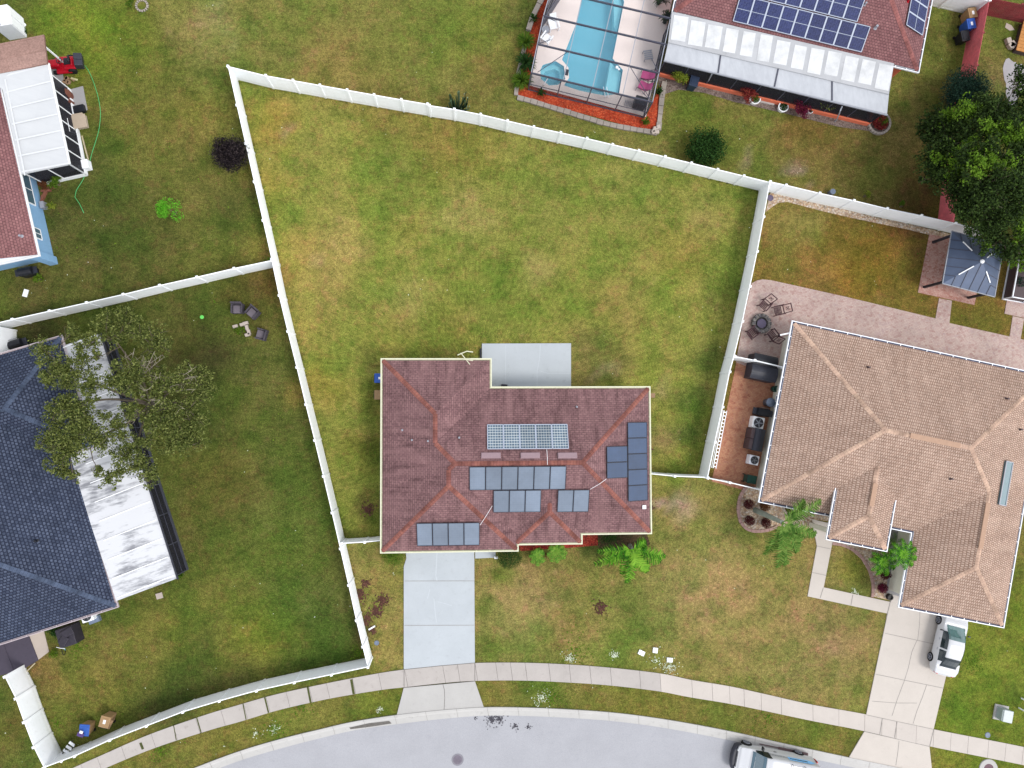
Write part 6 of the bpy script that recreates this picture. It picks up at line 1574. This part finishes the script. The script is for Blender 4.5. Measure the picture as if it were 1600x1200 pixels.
# small front things
def cover(label, px, py, w, d, rz, z=.06):
    m = MB(); m.box(P(px, py, z), (w,d,.12), R(rz)); return centre(tag(m.build('utility_cover', M['white'], bevel=.02), label, 'utility cover', 'white covers in the front lawn'))
cover('white cover, leftmost of three in the front lawn', 1002.3, 1020, .44, .32, -25)
cover('white cover, middle and highest of three in the front lawn', 1023.8, 1016, .34, .36, -8)
cover('white cover, rightmost of three in the front lawn near the weeds', 1046.5, 1031, .40, .30, -6)
def ring(label, px, py, r, mat, name, cat, h=.03):
    m = MB(); m.lathe(P(px, py, 0), [(0,h*.7),(r*.6,h*.7),(r*.66,h),(r*.9,h),(r,0)], 20); return centre(tag(m.build(name, mat), label, cat))
ring('small round grey blue cover left of the main driveway', 588.5, 1004.5, .17, M['bluegrey'], 'valve_cover', 'cover', .04)
ring('small round grey blue cover beside the right sidewalk', 1543, 1148.5, .2, M['bluegrey'], 'valve_cover', 'cover', .04)
ring('dark purple round lid in the corner of the pebble strip', 1203.5, 309.5, .24, M['ash'], 'drain_cover', 'cover', .05)
ring('small dark flowerpot ring at the front walk corner', 1388, 932, .22, M['steelpot'], 'flower_pot', 'pot', .3)
root = thing('manhole', 'round iron manhole cover in the road below the main driveway', 'manhole', P(715,1187,.012))
m = MB(); m.lathe((0,0,0), [(.30,.006),(.40,.006),(.41,0)], 28); m.build('ring', paint('manhole_ring', srgb(150, 148, 158), .7, .1), root, local=True)
m = MB(); m.lathe((0,0,0), [(0,.009),(.17,.009),(.175,.012),(.27,.012),(.28,.006),(.30,.006)], 28); 
for k in range(6): m.box((.1*math.cos(k), .1*math.sin(k), .012), (.13,.03,.006), k*1.1)
m.build('lid', paint('manhole_lid', srgb(128, 120, 134), .6, .15), root, local=True)
root = thing('manhole', 'concrete collared manhole at the bottom edge beside the right sidewalk', 'manhole', P(1544,1201,.0))
m = MB(); m.lathe((0,0,0), [(.36,.06),(.66,.06),(.68,0)], 28); m.build('collar', M['concrete'], root, local=True)
m = MB(); m.lathe((0,0,0), [(0,.05),(.34,.05),(.36,.06)], 24); m.build('lid', paint('rusty_lid', srgb(118, 88, 98), .7, .1), root, local=True)
root = thing('transformer_box', 'pale green utility box on a concrete pad in the right lawn', 'utility box', P(1563,1113,0), R(-12))
m = MB(); m.box((0,0,.04), (1.0,1.05,.08)); m.build('pad', M['concrete'], root, local=True)
m = MB(); m.box((.0,.0,.35), (.72,.8,.55)); m.build('body', paint('pale_green_metal', srgb(168, 182, 182), .4, .04), root, local=True, bevel=.03)
m = MB(); m.box((.04,0,.66), (.66,.84,.1), ry=R(-6)); m.build('lid', paint('pale_mint_metal', srgb(206, 216, 218), .35, .03), root, local=True, bevel=.04)
for x, y, lb in ((1596,1095,'upper white marker post by the right edge near the utility box'),(1592,1110,'lower white marker post by the right edge near the utility box')):
    m = MB(); q = P(x, y-4, 0); m.tube([q, q+Vector((.0,0,1.1))], .05, 8); centre(tag(m.build('marker_post', M['white']), lb, 'post', 'white marker posts by the right edge'))
m = MB()
a = P(586,978,.04); b = P(576,984,.04); m.beam(a, b, .1, .06); centre(tag(m.build('white_pipe', M['white'], bevel=.01), 'short white pipe at the left fence beside the brown leaf litter', 'pipe'))
m = MB(); m.box(P(751,554,.12), (.12,.85,.2), 0); centre(tag(m.build('edge_panel', M['black'], bevel=.01), 'narrow black panel against the left edge of the rear patio slab', 'panel'))
m = MB(); m.box(P(788,603,.25), (.42,.22,.35), R(-6)); centre(tag(m.build('floor_speaker', M['charcoal'], bevel=.02), 'small charcoal box at the rear wall on the patio slab', 'box'))
m = MB(); m.box(P(1017,618,.5), (.35,.3,1.0)); centre(tag(m.build('meter_cabinet', M['card'], bevel=.02), 'brown grey box under the right eave of the maroon roof', 'box'))
m = MB(); m.box(P(775,871,.2), (.25,.15,.3)); centre(tag(m.build('lantern', M['white'], bevel=.02), 'small white lantern at the end of the short walk by the round bush', 'lantern'))
root = thing('light_post', 'white tilted bucket light behind the pebble strip fence', 'bucket', P(1297,302,0))
m = MB(); m.cyl(P(1297,302,.05), .17, .42, 14, .2); m.build('bucket', M['bluegrey'], root); m = MB(); m.cyl(P(1294,301,.45), .08, .03, 10); m.build('opening', M['black'], root)

# round pots and planter by the coral house
def pot_ring(label, px, py, r, rings, plant, h=.35, stones=False):
    c = P(px, py, 0); root = thing('planter', label, 'planter', c, 0, 'round white planters by the coral house')
    m = MB()
    if stones:
        for i in range(22): a = i*2*math.pi/22; m.box(c+Vector((r*math.cos(a), r*math.sin(a), .1)), (.2,.16,.22), a+1.57)
    else: m.lathe(c, [(r*.8,0),(r,h),(r*.82,h),(r*.8,h*.7),(0,h*.7)], 22)
    m.build('rim' if stones else 'pot', rings, root)
    m = MB(); leaves(m, c+Vector((0,0,h)), r*.75, int(500*r*r/.2), .12 if r < .6 else .16, .5, 3); m.build('plant', plant, root)
    if stones: m = MB(); m.lathe(c, [(0,.06),(r*.95,.05)], 20); m.build('soil', M['soil'], root)
    return root
pot_ring('white ring pot beside the red croton', 1177, 157, .42, M['white'], M['leaf_hedge'])
pot_ring('round white pot below the small yellow croton', 1221, 170, .38, M['white'], M['leaf_bush'])
pot_ring('white pot edge right of the magenta croton', 1263, 176, .2, M['white'], M['leaf_bush'])
pot_ring('large stone ringed planter at the right end of the two tier patio roof', 1372, 193, .78, M['stone'], M['leaf_red'], .3, True)
bush('shrub', 'green leafy plant inside the large stone ringed planter', 1377, 190, .45, M['leaf_hedge'], .2, .6, 400, .15)
slab('step_stone', [(1188,152),(1211,157),(1209,165),(1186,160)], M['concrete'], 0, .08)
m = MB()
for i in range(6): m.box(P(1024+random.uniform(-4,6), 202+random.uniform(-5,5), .15), (.3,.25,.3), random.uniform(0,3))
centre(tag(m.build('rock_pile', M['block'], bevel=.04), 'pale rocks at the lower right corner of the pool bed', 'rocks'))

# pool side furniture
def pool_chair(label, px, py, rz, proto=[]):
    if proto: return dup(proto[0], P(px, py, .05), rz, label)
    root = thing('pool_chair', label, 'chair', P(px, py, .05), rz, 'white plastic chairs by the pool')
    m = MB(); m.box((0,.05,.38), (.5,.6,.05)); m.build('seat', M['white'], root, local=True, bevel=.02)
    m = MB(); m.box((0,-.33,.68), (.5,.06,.66), rx=R(20)); m.build('backrest', M['white'], root, local=True, bevel=.02)
    for sx in (-.31, .31):
        m = MB(); m.box((sx,.05,.55), (.11,.7,.04)); m.build('armrest', M['white'], root, local=True, bevel=.01)
        for sy in (-.25, .35): m = MB(); m.box((sx,sy,.27), (.06,.06,.54)); m.build('leg', M['white'], root, local=True)
    proto.append(root); return root
pool_chair('white plastic pool chair above the round table', 864, 42, R(-165))
pool_chair('white plastic pool chair below the round table', 852.5, 65, R(-35))
root = thing('side_table', 'small round glass table between the white pool chairs', 'table', P(851.5,52,.05))
m = MB(); m.lathe((0,0,.5), [(0,0),(.24,0),(.28,.02),(.28,-.01)], 20); m.build('table_top', M['silver'], root, local=True)
for k in range(3): m = MB(); m.tube([(.2*math.cos(k*2.1), .2*math.sin(k*2.1), .5), (.24*math.cos(k*2.1), .24*math.sin(k*2.1), 0)], .018, 5); m.build('leg', M['silver'], root, local=True)
def lounge(label, px, py, rz, proto=[]):
    if proto: return dup(proto[0], P(px, py, .05), rz, label)
    root = thing('sling_chair', label, 'chair', P(px, py, .05), rz, 'pink sling chairs by the pool')
    m = MB(); m.box((0,.0,.38), (.62,.62,.04)); m.build('seat', M['pinkfabric'], root, local=True, bevel=.015)
    m = MB(); m.box((0,-.42,.62), (.6,.05,.62), rx=R(30)); m.build('backrest', M['pinkfabric'], root, local=True, bevel=.02)
    m = MB()
    for sx in (-.34, .34): m.tube([(sx,.35,0),(sx,.36,.5),(sx,-.1,.55),(sx,-.55,.9)], .022, 6); m.tube([(sx,-.35,0),(sx,-.2,.5)], .022, 6)
    m.build('frame', M['steelpot'], root, local=True)
    proto.append(root); return root
lounge('pink sling chair, upper one at the right side of the pool', 1007, 122, R(75))
lounge('pink sling chair, lower one at the right side of the pool', 1003, 138, R(65))
root = thing('lounge_table', 'pale slatted chair near the right wall of the pool cage', 'chair', P(1011,89,.05), R(10))
m = MB()
for k in range(5): m.box((0,-.3+k*.14,.36), (.6,.09,.03))
m.build('seat', M['silver'], root, local=True)
for sx in (-.28,.28):
    for sy in (-.3,.3): m = MB(); m.box((sx,sy,.18), (.04,.04,.36)); m.build('leg', M['silver'], root, local=True)
m = MB(); m.box(P(1000,161,.5), (.85,.6,.9), R(-14)); centre(tag(m.build('pool_heater', M['black'], bevel=.03), 'black box in the lower right corner of the pool cage', 'box'))
m = MB()
for k in range(5): m.beam(P(978+k*2.4,156+k*.6,.1), P(976+k*2.4,165+k*.6,.1), .03, .03)
centre(tag(m.build('wire_rack', M['silver']), 'small silver wire rack left of the black box in the pool cage', 'rack'))
m = MB(); m.lathe(P(964,105,-.03), [(0,.05),(.09,.04),(.12,0)], 12); m.lathe(P(967,108,-.03), [(0,.05),(.07,.04),(.09,0)], 12); tag(centre(m.build('pool_float', M['white'])), 'white chlorine float at the right side of the pool', 'float')
strappy('potted palm fronds drooping at the upper right of the pool deck', 1028, 6, .8, 50, M['leaf_dark'], 1.3, name='potted_plant', w=.08)
strappy('dark potted plant against the right wall of the pool cage', 1038, 36, .6, 50, M['leaf_dark'], 1.3, name='potted_plant', w=.08)

# top right yard
m = MB()
n = 26; c = P(1583,125,0); pts_ = []
for i in range(n):
    a = 2*math.pi*i/n; r = 1.3*(1+.25*math.sin(a*3+1)+.15*random.uniform(-1,1)); pts_.append((c.x+.62*r*math.cos(a), c.y+1.3*r*math.sin(a)))
m.prism(pts_, 0, .02); struct(m.build('sand_patch', concrete('pale_sand', srgb(196, 192, 196), .15, amt=.6)))
m = MB(); pts_ = [(c2.x, c2.y) for c2 in [P(x, y) for x, y in ((1572,36),(1580,40),(1585,47),(1577,48),(1570,43))]]; m.prism(pts_, 0, .03); struct(m.build('sand_patch', M['block']))
root = thing('timber_deck', 'low orange timber deck corner at the right edge near the top', 'deck', P(1610,60,0))
m = MB(); q = [P(1600,32,.5), P(1588,78,.5), P(1640,92,.5), P(1652,46,.5)]; nq = [p-Vector((0,0,.1)) for p in q]
for k in range(9):
    f0 = k/9+.004; f1 = (k+1)/9-.004; a0 = q[0].lerp(q[1], f0); a1 = q[0].lerp(q[1], f1); b0 = q[3].lerp(q[2], f0); b1 = q[3].lerp(q[2], f1); z = Vector((0,0,-.06))
    m.add([a0,a1,b1,b0,a0+z,a1+z,b1+z,b0+z], [(0,1,2,3),(7,6,5,4),(0,4,5,1),(1,5,6,2),(2,6,7,3),(3,7,4,0)])
m.build('boards', M['orangewood'], root)
m = MB(); m.prism(offset([p.to_2d() for p in q], -.05), 0, .43); m.build('skirt', M['brownbox'], root)
m = MB()
for i in range(5): m.box(P(1578+random.uniform(-4,5), 68+random.uniform(-4,4), .15), (.4,.35,.3), random.uniform(0,3))
centre(tag(m.build('rock_pile', M['block'], bevel=.03), 'white rocks beside the low orange timber deck', 'rocks'))

# ---------------------------------------------------------------- ground litter
def scatter(name, label, mat, spots, size, flat=.15, up=2.0, z=.02, cat=None):
    m = MB()
    for x, y, r, n in spots:
        for _ in range(n):
            a = random.uniform(0, 2*math.pi); q = r/22.65*random.gauss(0, .5); c = P(x, y, z)+Vector((q*math.cos(a), q*math.sin(a), 0))
            if z > .018 and (inpoly(c.x, c.y, DECK) or c.y < -19 and inpoly(c.x, c.y, poly)): continue
            t = Vector((math.cos(a*3), math.sin(a*3), 0)); b = Vector((-t.y, t.x, 0)); s_ = size*random.uniform(.5, 1.3); h = Vector((0,0,random.uniform(0,.02)))
            m.add([c-t*s_/2, c+b*s_*.35+h, c+t*s_/2, c-b*s_*.35+h], [(0,1,2,3)])
    o = m.build(name, mat); o['kind'] = 'stuff'; o['label'] = label; o['category'] = cat or name.replace('_', ' '); return o
random.seed(9)
scatter('flowering_weeds', 'scattered tiny white flowering weeds in the lawns', M['whiteflower'], [(890,1028,12,110),(846,1090,16,120),(1024,1032,14,50),(1046,1042,16,160),(960,1024,10,90),(594,1108,6,40),(430,1138,12,80),(400,1146,8,40),(1336,925,8,60),(350,1166,3,6)]+[(random.uniform(0,1600), random.uniform(0,1200), 60, 2) for _ in range(110)], .085)
scatter('green_weeds', 'patches of bright broadleaf weeds in the lawns', M['weed'], [(430,1138,22,160),(250,1172,20,120),(90,1130,14,40),(1520,1035,30,160),(285,1150,12,40),(560,1020,14,120),(420,405,12,60),(860,1090,40,200),(1200,1120,40,120),(120,1010,16,80),(470,1100,30,90),(900,1020,50,120),(335,470,4,8)]+[(random.uniform(0,1600), random.uniform(0,1200), 80, 10) for _ in range(60)], .12)
m = MB()
for w in FLN[:12]:
    for i in range(len(w)-1):
        a, b = w[i].to_2d(), w[i+1].to_2d(); L = (b-a).length; dn = Vector(((b-a).y, -(b-a).x))/L
        for k in range(int(L*34)):
            if noise.noise((a.x+k*.02, a.y, i)) < -.15: continue
            p = a.lerp(b, random.random())+dn*random.choice((-1, 1))*(.06+abs(random.gauss(0, .07))); h = random.uniform(.05, .2); t_ = rnd_unit()*.03; t_.z = 0
            o_ = Vector((p.x, p.y, 0)); tp = o_+Vector((random.uniform(-.07,.07), random.uniform(-.07,.07), h)); m.add([o_-t_, o_+t_, tp], [(0,1,2)])
tag(m.build('fence_grass', leaf('long_grass', [srgb(86, 100, 44), srgb(110, 120, 54), srgb(70, 90, 38), srgb(140, 132, 76)])), 'longer grass left standing along the foot of the white fences', 'grass', kind='stuff')
scatter('leaf_litter', 'brown leaf litter beside the left fence', M['litter'], [(562,930,10,160),(598,938,12,220),(588,955,10,160),(576,965,8,90),(583,985,7,60),(570,975,6,70),(575,797,12,140),(572,912,8,80),(1017,792,10,40),(940,950,14,120),(1012,700,8,60)], .14)
scatter('tar_spatter', 'dark spatter of loose asphalt at the road edge', M['tar'], [(768,1124,12,160),(780,1122,12,120),(805,1135,8,50),(825,1136,6,30),(742,1121,5,14)], .10, z=.018)
m = MB(); c = P(939,950,0); m.tube([c+Vector((.36*math.cos(a*.35+.4), .36*math.sin(a*.35+.4), .03)) for a in range(14)], .03, 5); centre(tag(m.build('tree_ring', M['litter']), 'worn brown ring edging of a small bare circle in the front lawn', 'edging'))
m = MB(); c = P(222,9,0)
for i in range(16): a = i*.4; m.box(c+Vector((.38*math.cos(a), .38*math.sin(a), .03)), (.14,.1,.08), a)
centre(tag(m.build('stone_ring', M['stone']), 'small ring of stones in the lawn at the top edge', 'stones'))

# ---------------------------------------------------------------- vehicles
def car_body(stations, nsub=5):
    """stations: y, half width, z bottom, z belt, roof half width, roof z -> loft sections of 9 points (half) mirrored"""
    keys = [Vector(s_[0:3]+(0,)) for s_ in []]
    S_ = []
    for i in range(len(stations)-1):
        a = stations[max(i-1,0)]; b = stations[i]; c = stations[i+1]; d = stations[min(i+2, len(stations)-1)]
        for k in range(nsub):
            t = k/nsub; S_.append(tuple(b[j]+(c[j]-b[j])*(t*t*(3-2*t) if j else t) for j in range(6)))
    S_.append(stations[-1]); secs = []
    for y, w, zb, zt, wr, zr in S_:
        half = [(w*.86, zb), (w*.97, zb+.06), (w, zb+(zt-zb)*.35), (w, zb+(zt-zb)*.7), (w*.965, zt), (w*.93, zt+.01)]
        if zr > zt+.03: half += [(wr+(w*.93-wr)*.5, zt+(zr-zt)*.52), (wr, zr-.05), (wr*.86, zr), (wr*.4, zr+.025), (0, zr+.03)]
        else: half += [(w*.9, zt+.015), (w*.84, zt+.025), (w*.7, zt+.035), (w*.35, zt+.045), (0, zt+.05)]
        secs.append([(x, y, z) for x, z in half]+[(-x, y, z) for x, z in half[-2::-1]])
    return secs
def loft(mb, secs, rows=None, cols=None, off=0, cap=True):
    n = len(secs[0]); rr = range(len(secs)-1) if rows is None else rows; cc = range(n-1) if cols is None else cols
    if rows is None and cols is None:
        mb.add([p for s_ in secs for p in s_], [(i*n+k, i*n+k+1, (i+1)*n+k+1, (i+1)*n+k) for i in rr for k in cc]+[(i*n, (i+1)*n, (i+1)*n+n-1, i*n+n-1) for i in rr]+([list(range(n)), [(len(secs)-1)*n+k for k in range(n)][::-1]] if cap else []))
    else:
        for i in rr:
            for k in cc:
                q = [Vector(secs[i][k]), Vector(secs[i][k+1]), Vector(secs[i+1][k+1]), Vector(secs[i+1][k])]
                nn = (q[1]-q[0]).cross(q[3]-q[0])
                if nn.length < 1e-9: continue
                nn.normalize(); ctr = sum(q, Vector())/4
                if nn.dot(ctr-Vector((0, ctr.y, .7))) < 0: nn = -nn
                mb.add([p+nn*off for p in q], [(0,1,2,3)])
def wheel(parent, x, y, r, w):
    m = MB(); s_ = 1 if x > 0 else -1
    m.cyl((x-w/2, y, r), r, w, 22, axis='X'); o = m.build('wheel', M['rubber'], parent, local=True, bevel=.02)
    m = MB(); m.cyl((x+s_*(w/2)-(.0 if s_ > 0 else .02), y, r), r*.62, .02, 18, axis='X'); 
    m.build('hubcap', M['charcoal'], o, local=True)
    m = MB()
    for k in range(5):
        a = k*1.2566; m.beam((x+s_*(w/2+.028), y, r), (x+s_*(w/2+.028), y+r*.58*math.cos(a), r+r*.58*math.sin(a)), .05, .015)
    m.tube([(x+s_*(w/2+.025), y+r*.62*math.cos(i*.393), r+r*.62*math.sin(i*.393)) for i in range(17)], .015, 4)
    m.build('rim', M['silver'], o, local=True)
# sedan, front points to local +y
a = P(1450,1023,.0); b = P(1463,967,.0); fw = (b-a).to_2d().normalized(); rzc = math.atan2(fw.y, fw.x)-math.pi/2
side = Vector((fw.y, -fw.x)); mid = ((a+b)/2).to_2d()+side*.80
car = thing('parked_car', 'white sedan parked nose to the garage of the tan house', 'car', (mid.x, mid.y, .055), rzc)
st = [(-2.24,.62,.42,.80,.50,.80),(-2.12,.80,.30,.92,.6,.92),(-1.75,.87,.22,1.0,.60,1.0),(-1.62,.88,.2,.99,.60,1.035),(-.92,.89,.2,.98,.58,1.37),(-.5,.90,.2,.97,.60,1.43),(-.05,.90,.2,.96,.61,1.44),(.34,.90,.2,.95,.59,1.38),(1.22,.89,.2,.92,.66,.96),(1.34,.88,.2,.92,.66,.92),(1.8,.85,.22,.84,.6,.84),(2.1,.74,.28,.74,.5,.74),(2.24,.52,.36,.62,.36,.62)]
secs = car_body(st, 4)
m = MB(); loft(m, secs); cb = m.build('body', M['carwhite'], car, local=True, smooth=True)
es = cb.modifiers.new('sub', 'SUBSURF'); es.levels = 1; es.render_levels = 1
m = MB(); loft(m, secs, range(28, 32), range(7, 13), .014); m.build('windscreen', M['tealglass'], car, local=True)
m = MB(); loft(m, secs, range(12, 16), range(7, 13), .014); m.build('rear_window', M['carglass'], car, local=True)
for cols in (range(5, 7), range(13, 15)):
    m = MB(); loft(m, secs, list(range(14, 20))+list(range(21, 30)), cols, .012); m.build('side_window', M['carglass'], car, local=True)
for x in (-.80, .80):
    for y in (-1.3, 1.3): wheel(car, x, y, .32, .2)
for sx in (-1, 1):
    m = MB(); m.box((sx*.62, -2.13, .82), (.32,.14,.14), rz=R(sx*22)); m.build('taillight', M['tail'], car, local=True, bevel=.02)
    m = MB(); m.box((sx*.62, 2.08, .66), (.34,.2,.12), rz=R(-sx*28)); m.build('headlight', M['lamp'], car, local=True, bevel=.02)
    m = MB(); m.box((sx*1.0, .78, 1.0), (.2,.1,.12)); m.build('side_mirror', M['black'], car, local=True, bevel=.03)
for sx in (-1, 1):
    for y in (-.55, .15): m = MB(); m.box((sx*.905, y, .82), (.02,.16,.025)); m.build('door_handle', M['silver'], car, local=True)
# van, front points along local +y; photo shows it heading left
a = P(1158,1158.5,.0); b = P(1252,1176.5,.0); fw = (a-b).to_2d().normalized(); rzv = math.atan2(fw.y, fw.x)-math.pi/2
side = Vector((-fw.y, fw.x))                     # towards the bottom of the photo
mid = ((a+b)/2).to_2d()+side*.86*(1 if side.y < 0 else -1)
van = thing('delivery_van', 'white work van with blue decals and roof rack parked at the kerb', 'van', (mid.x, mid.y, .012), rzv)
st = [(-2.72,.88,.35,1.0,.78,1.72),(-2.68,.93,.28,1.1,.84,1.88),(-1.9,.97,.25,1.1,.86,1.93),(-.5,.98,.25,1.1,.86,1.95),(.6,.98,.25,1.1,.85,1.94),(1.05,.97,.25,1.08,.82,1.86),(1.75,.95,.25,1.08,.80,1.16),(1.9,.94,.25,1.05,.80,1.05),(2.45,.90,.28,.96,.7,.96),(2.62,.84,.34,.84,.6,.84)]
secs = car_body(st, 4)
m = MB(); loft(m, secs); vb_ = m.build('body', M['carwhite'], van, local=True, smooth=True)
es = vb_.modifiers.new('sub', 'SUBSURF'); es.levels = 1; es.render_levels = 1
m = MB(); loft(m, secs, range(20, 24), range(7, 13), .014); m.build('windscreen', M['glass'], van, local=True)
for cols in (range(5, 7), range(13, 15)): m = MB(); loft(m, secs, range(17, 23), cols, .014); m.build('side_window', M['carglass'], van, local=True)
m = MB(); m.prism([(-.93,2.35),(-.93,2.6),(-.78,2.8),(-.4,2.92),(0,2.95),(.4,2.92),(.78,2.8),(.93,2.6),(.93,2.35)], .3, .74); m.build('front_bumper', M['charcoal'], van, local=True, bevel=.08)
m = MB(); m.box((0,-2.76,.45), (1.7,.14,.2)); m.build('rear_bumper', M['charcoal'], van, local=True, bevel=.04)
for x in (-.9, .9):
    for y in (-1.75, 1.95): wheel(van, x, y, .36, .22)
for sx in (-1, 1):
    m = MB(); m.box((sx*1.1,1.15,1.2), (.22,.12,.28)); m.build('side_mirror', M['black'], van, local=True, bevel=.03)
    m = MB(); m.box((sx*.9,-2.7,1.0), (.08,.1,.5)); m.build('taillight', M['tail'], van, local=True)
    m = MB(); m.box((sx*.68,2.58,.82), (.34,.16,.14), rz=R(-sx*20)); m.build('headlight', M['lamp'], van, local=True, bevel=.02)
    m = MB(); m.box((sx*.992,.2,1.0), (.02,.2,.04)); m.build('door_handle', M['black'], van, local=True)
sx = 1 if (Matrix.Rotation(rzv, 3, 'Z') @ Vector((1,0,0))).y > 0 else -1
def sidepos(y, z): 
    t = (z-1.11)/(1.88-1.11); w_ = .91+( .86-.91)*t; return (sx*(w_+.028), y, z)
m = MB()
m.add([sidepos(-.55,1.26), sidepos(-2.1,1.26), sidepos(-2.45,1.45), sidepos(-2.1,1.66), sidepos(-.55,1.66)], [(0,1,2,3,4)]); m.build('decal', M['decal'], van, local=True)
m = MB(); rr = random.Random(2)
for k in range(11):
    y = -.65-k*.115; m.add([tuple(Vector(sidepos(y, 1.40))+Vector((sx*.008,0,0))), tuple(Vector(sidepos(y-.085, 1.40))+Vector((sx*.008,0,0))), tuple(Vector(sidepos(y-.085, 1.53))+Vector((sx*.008,0,0))), tuple(Vector(sidepos(y, 1.53))+Vector((sx*.008,0,0)))], [(0,1,2,3)])
for row in (1.30, 1.42):
    y = .8
    while y > -.35:
        l_ = rr.uniform(.08, .2); m.add([sidepos(y, row), sidepos(y-l_, row), sidepos(y-l_, row+.035), sidepos(y, row+.035)], [(0,1,2,3)]); y -= l_+.05
m.build('lettering', M['decaldark'], van, local=True)
m = MB(); m.beam((-.75,-.6,2.1), (-.75,-2.4,2.1), .04, .04); m.beam((.75,-.6,2.1), (.75,-2.4,2.1), .04, .04)
for y in (-.65,-1.5,-2.35): m.beam((-.78,y,2.08), (.78,y,2.08), .05, .04); m.beam((-.75,y,1.9), (-.75,y,2.1), .04, .04); m.beam((.75,y,1.9), (.75,y,2.1), .04, .04)
m.build('roof_rack', M['steel'], van, local=True)
m = MB(); m.box((0,-1.0,2.15), (.9,.5,.1)); m.build('rack_tray', M['decal'], van, local=True)
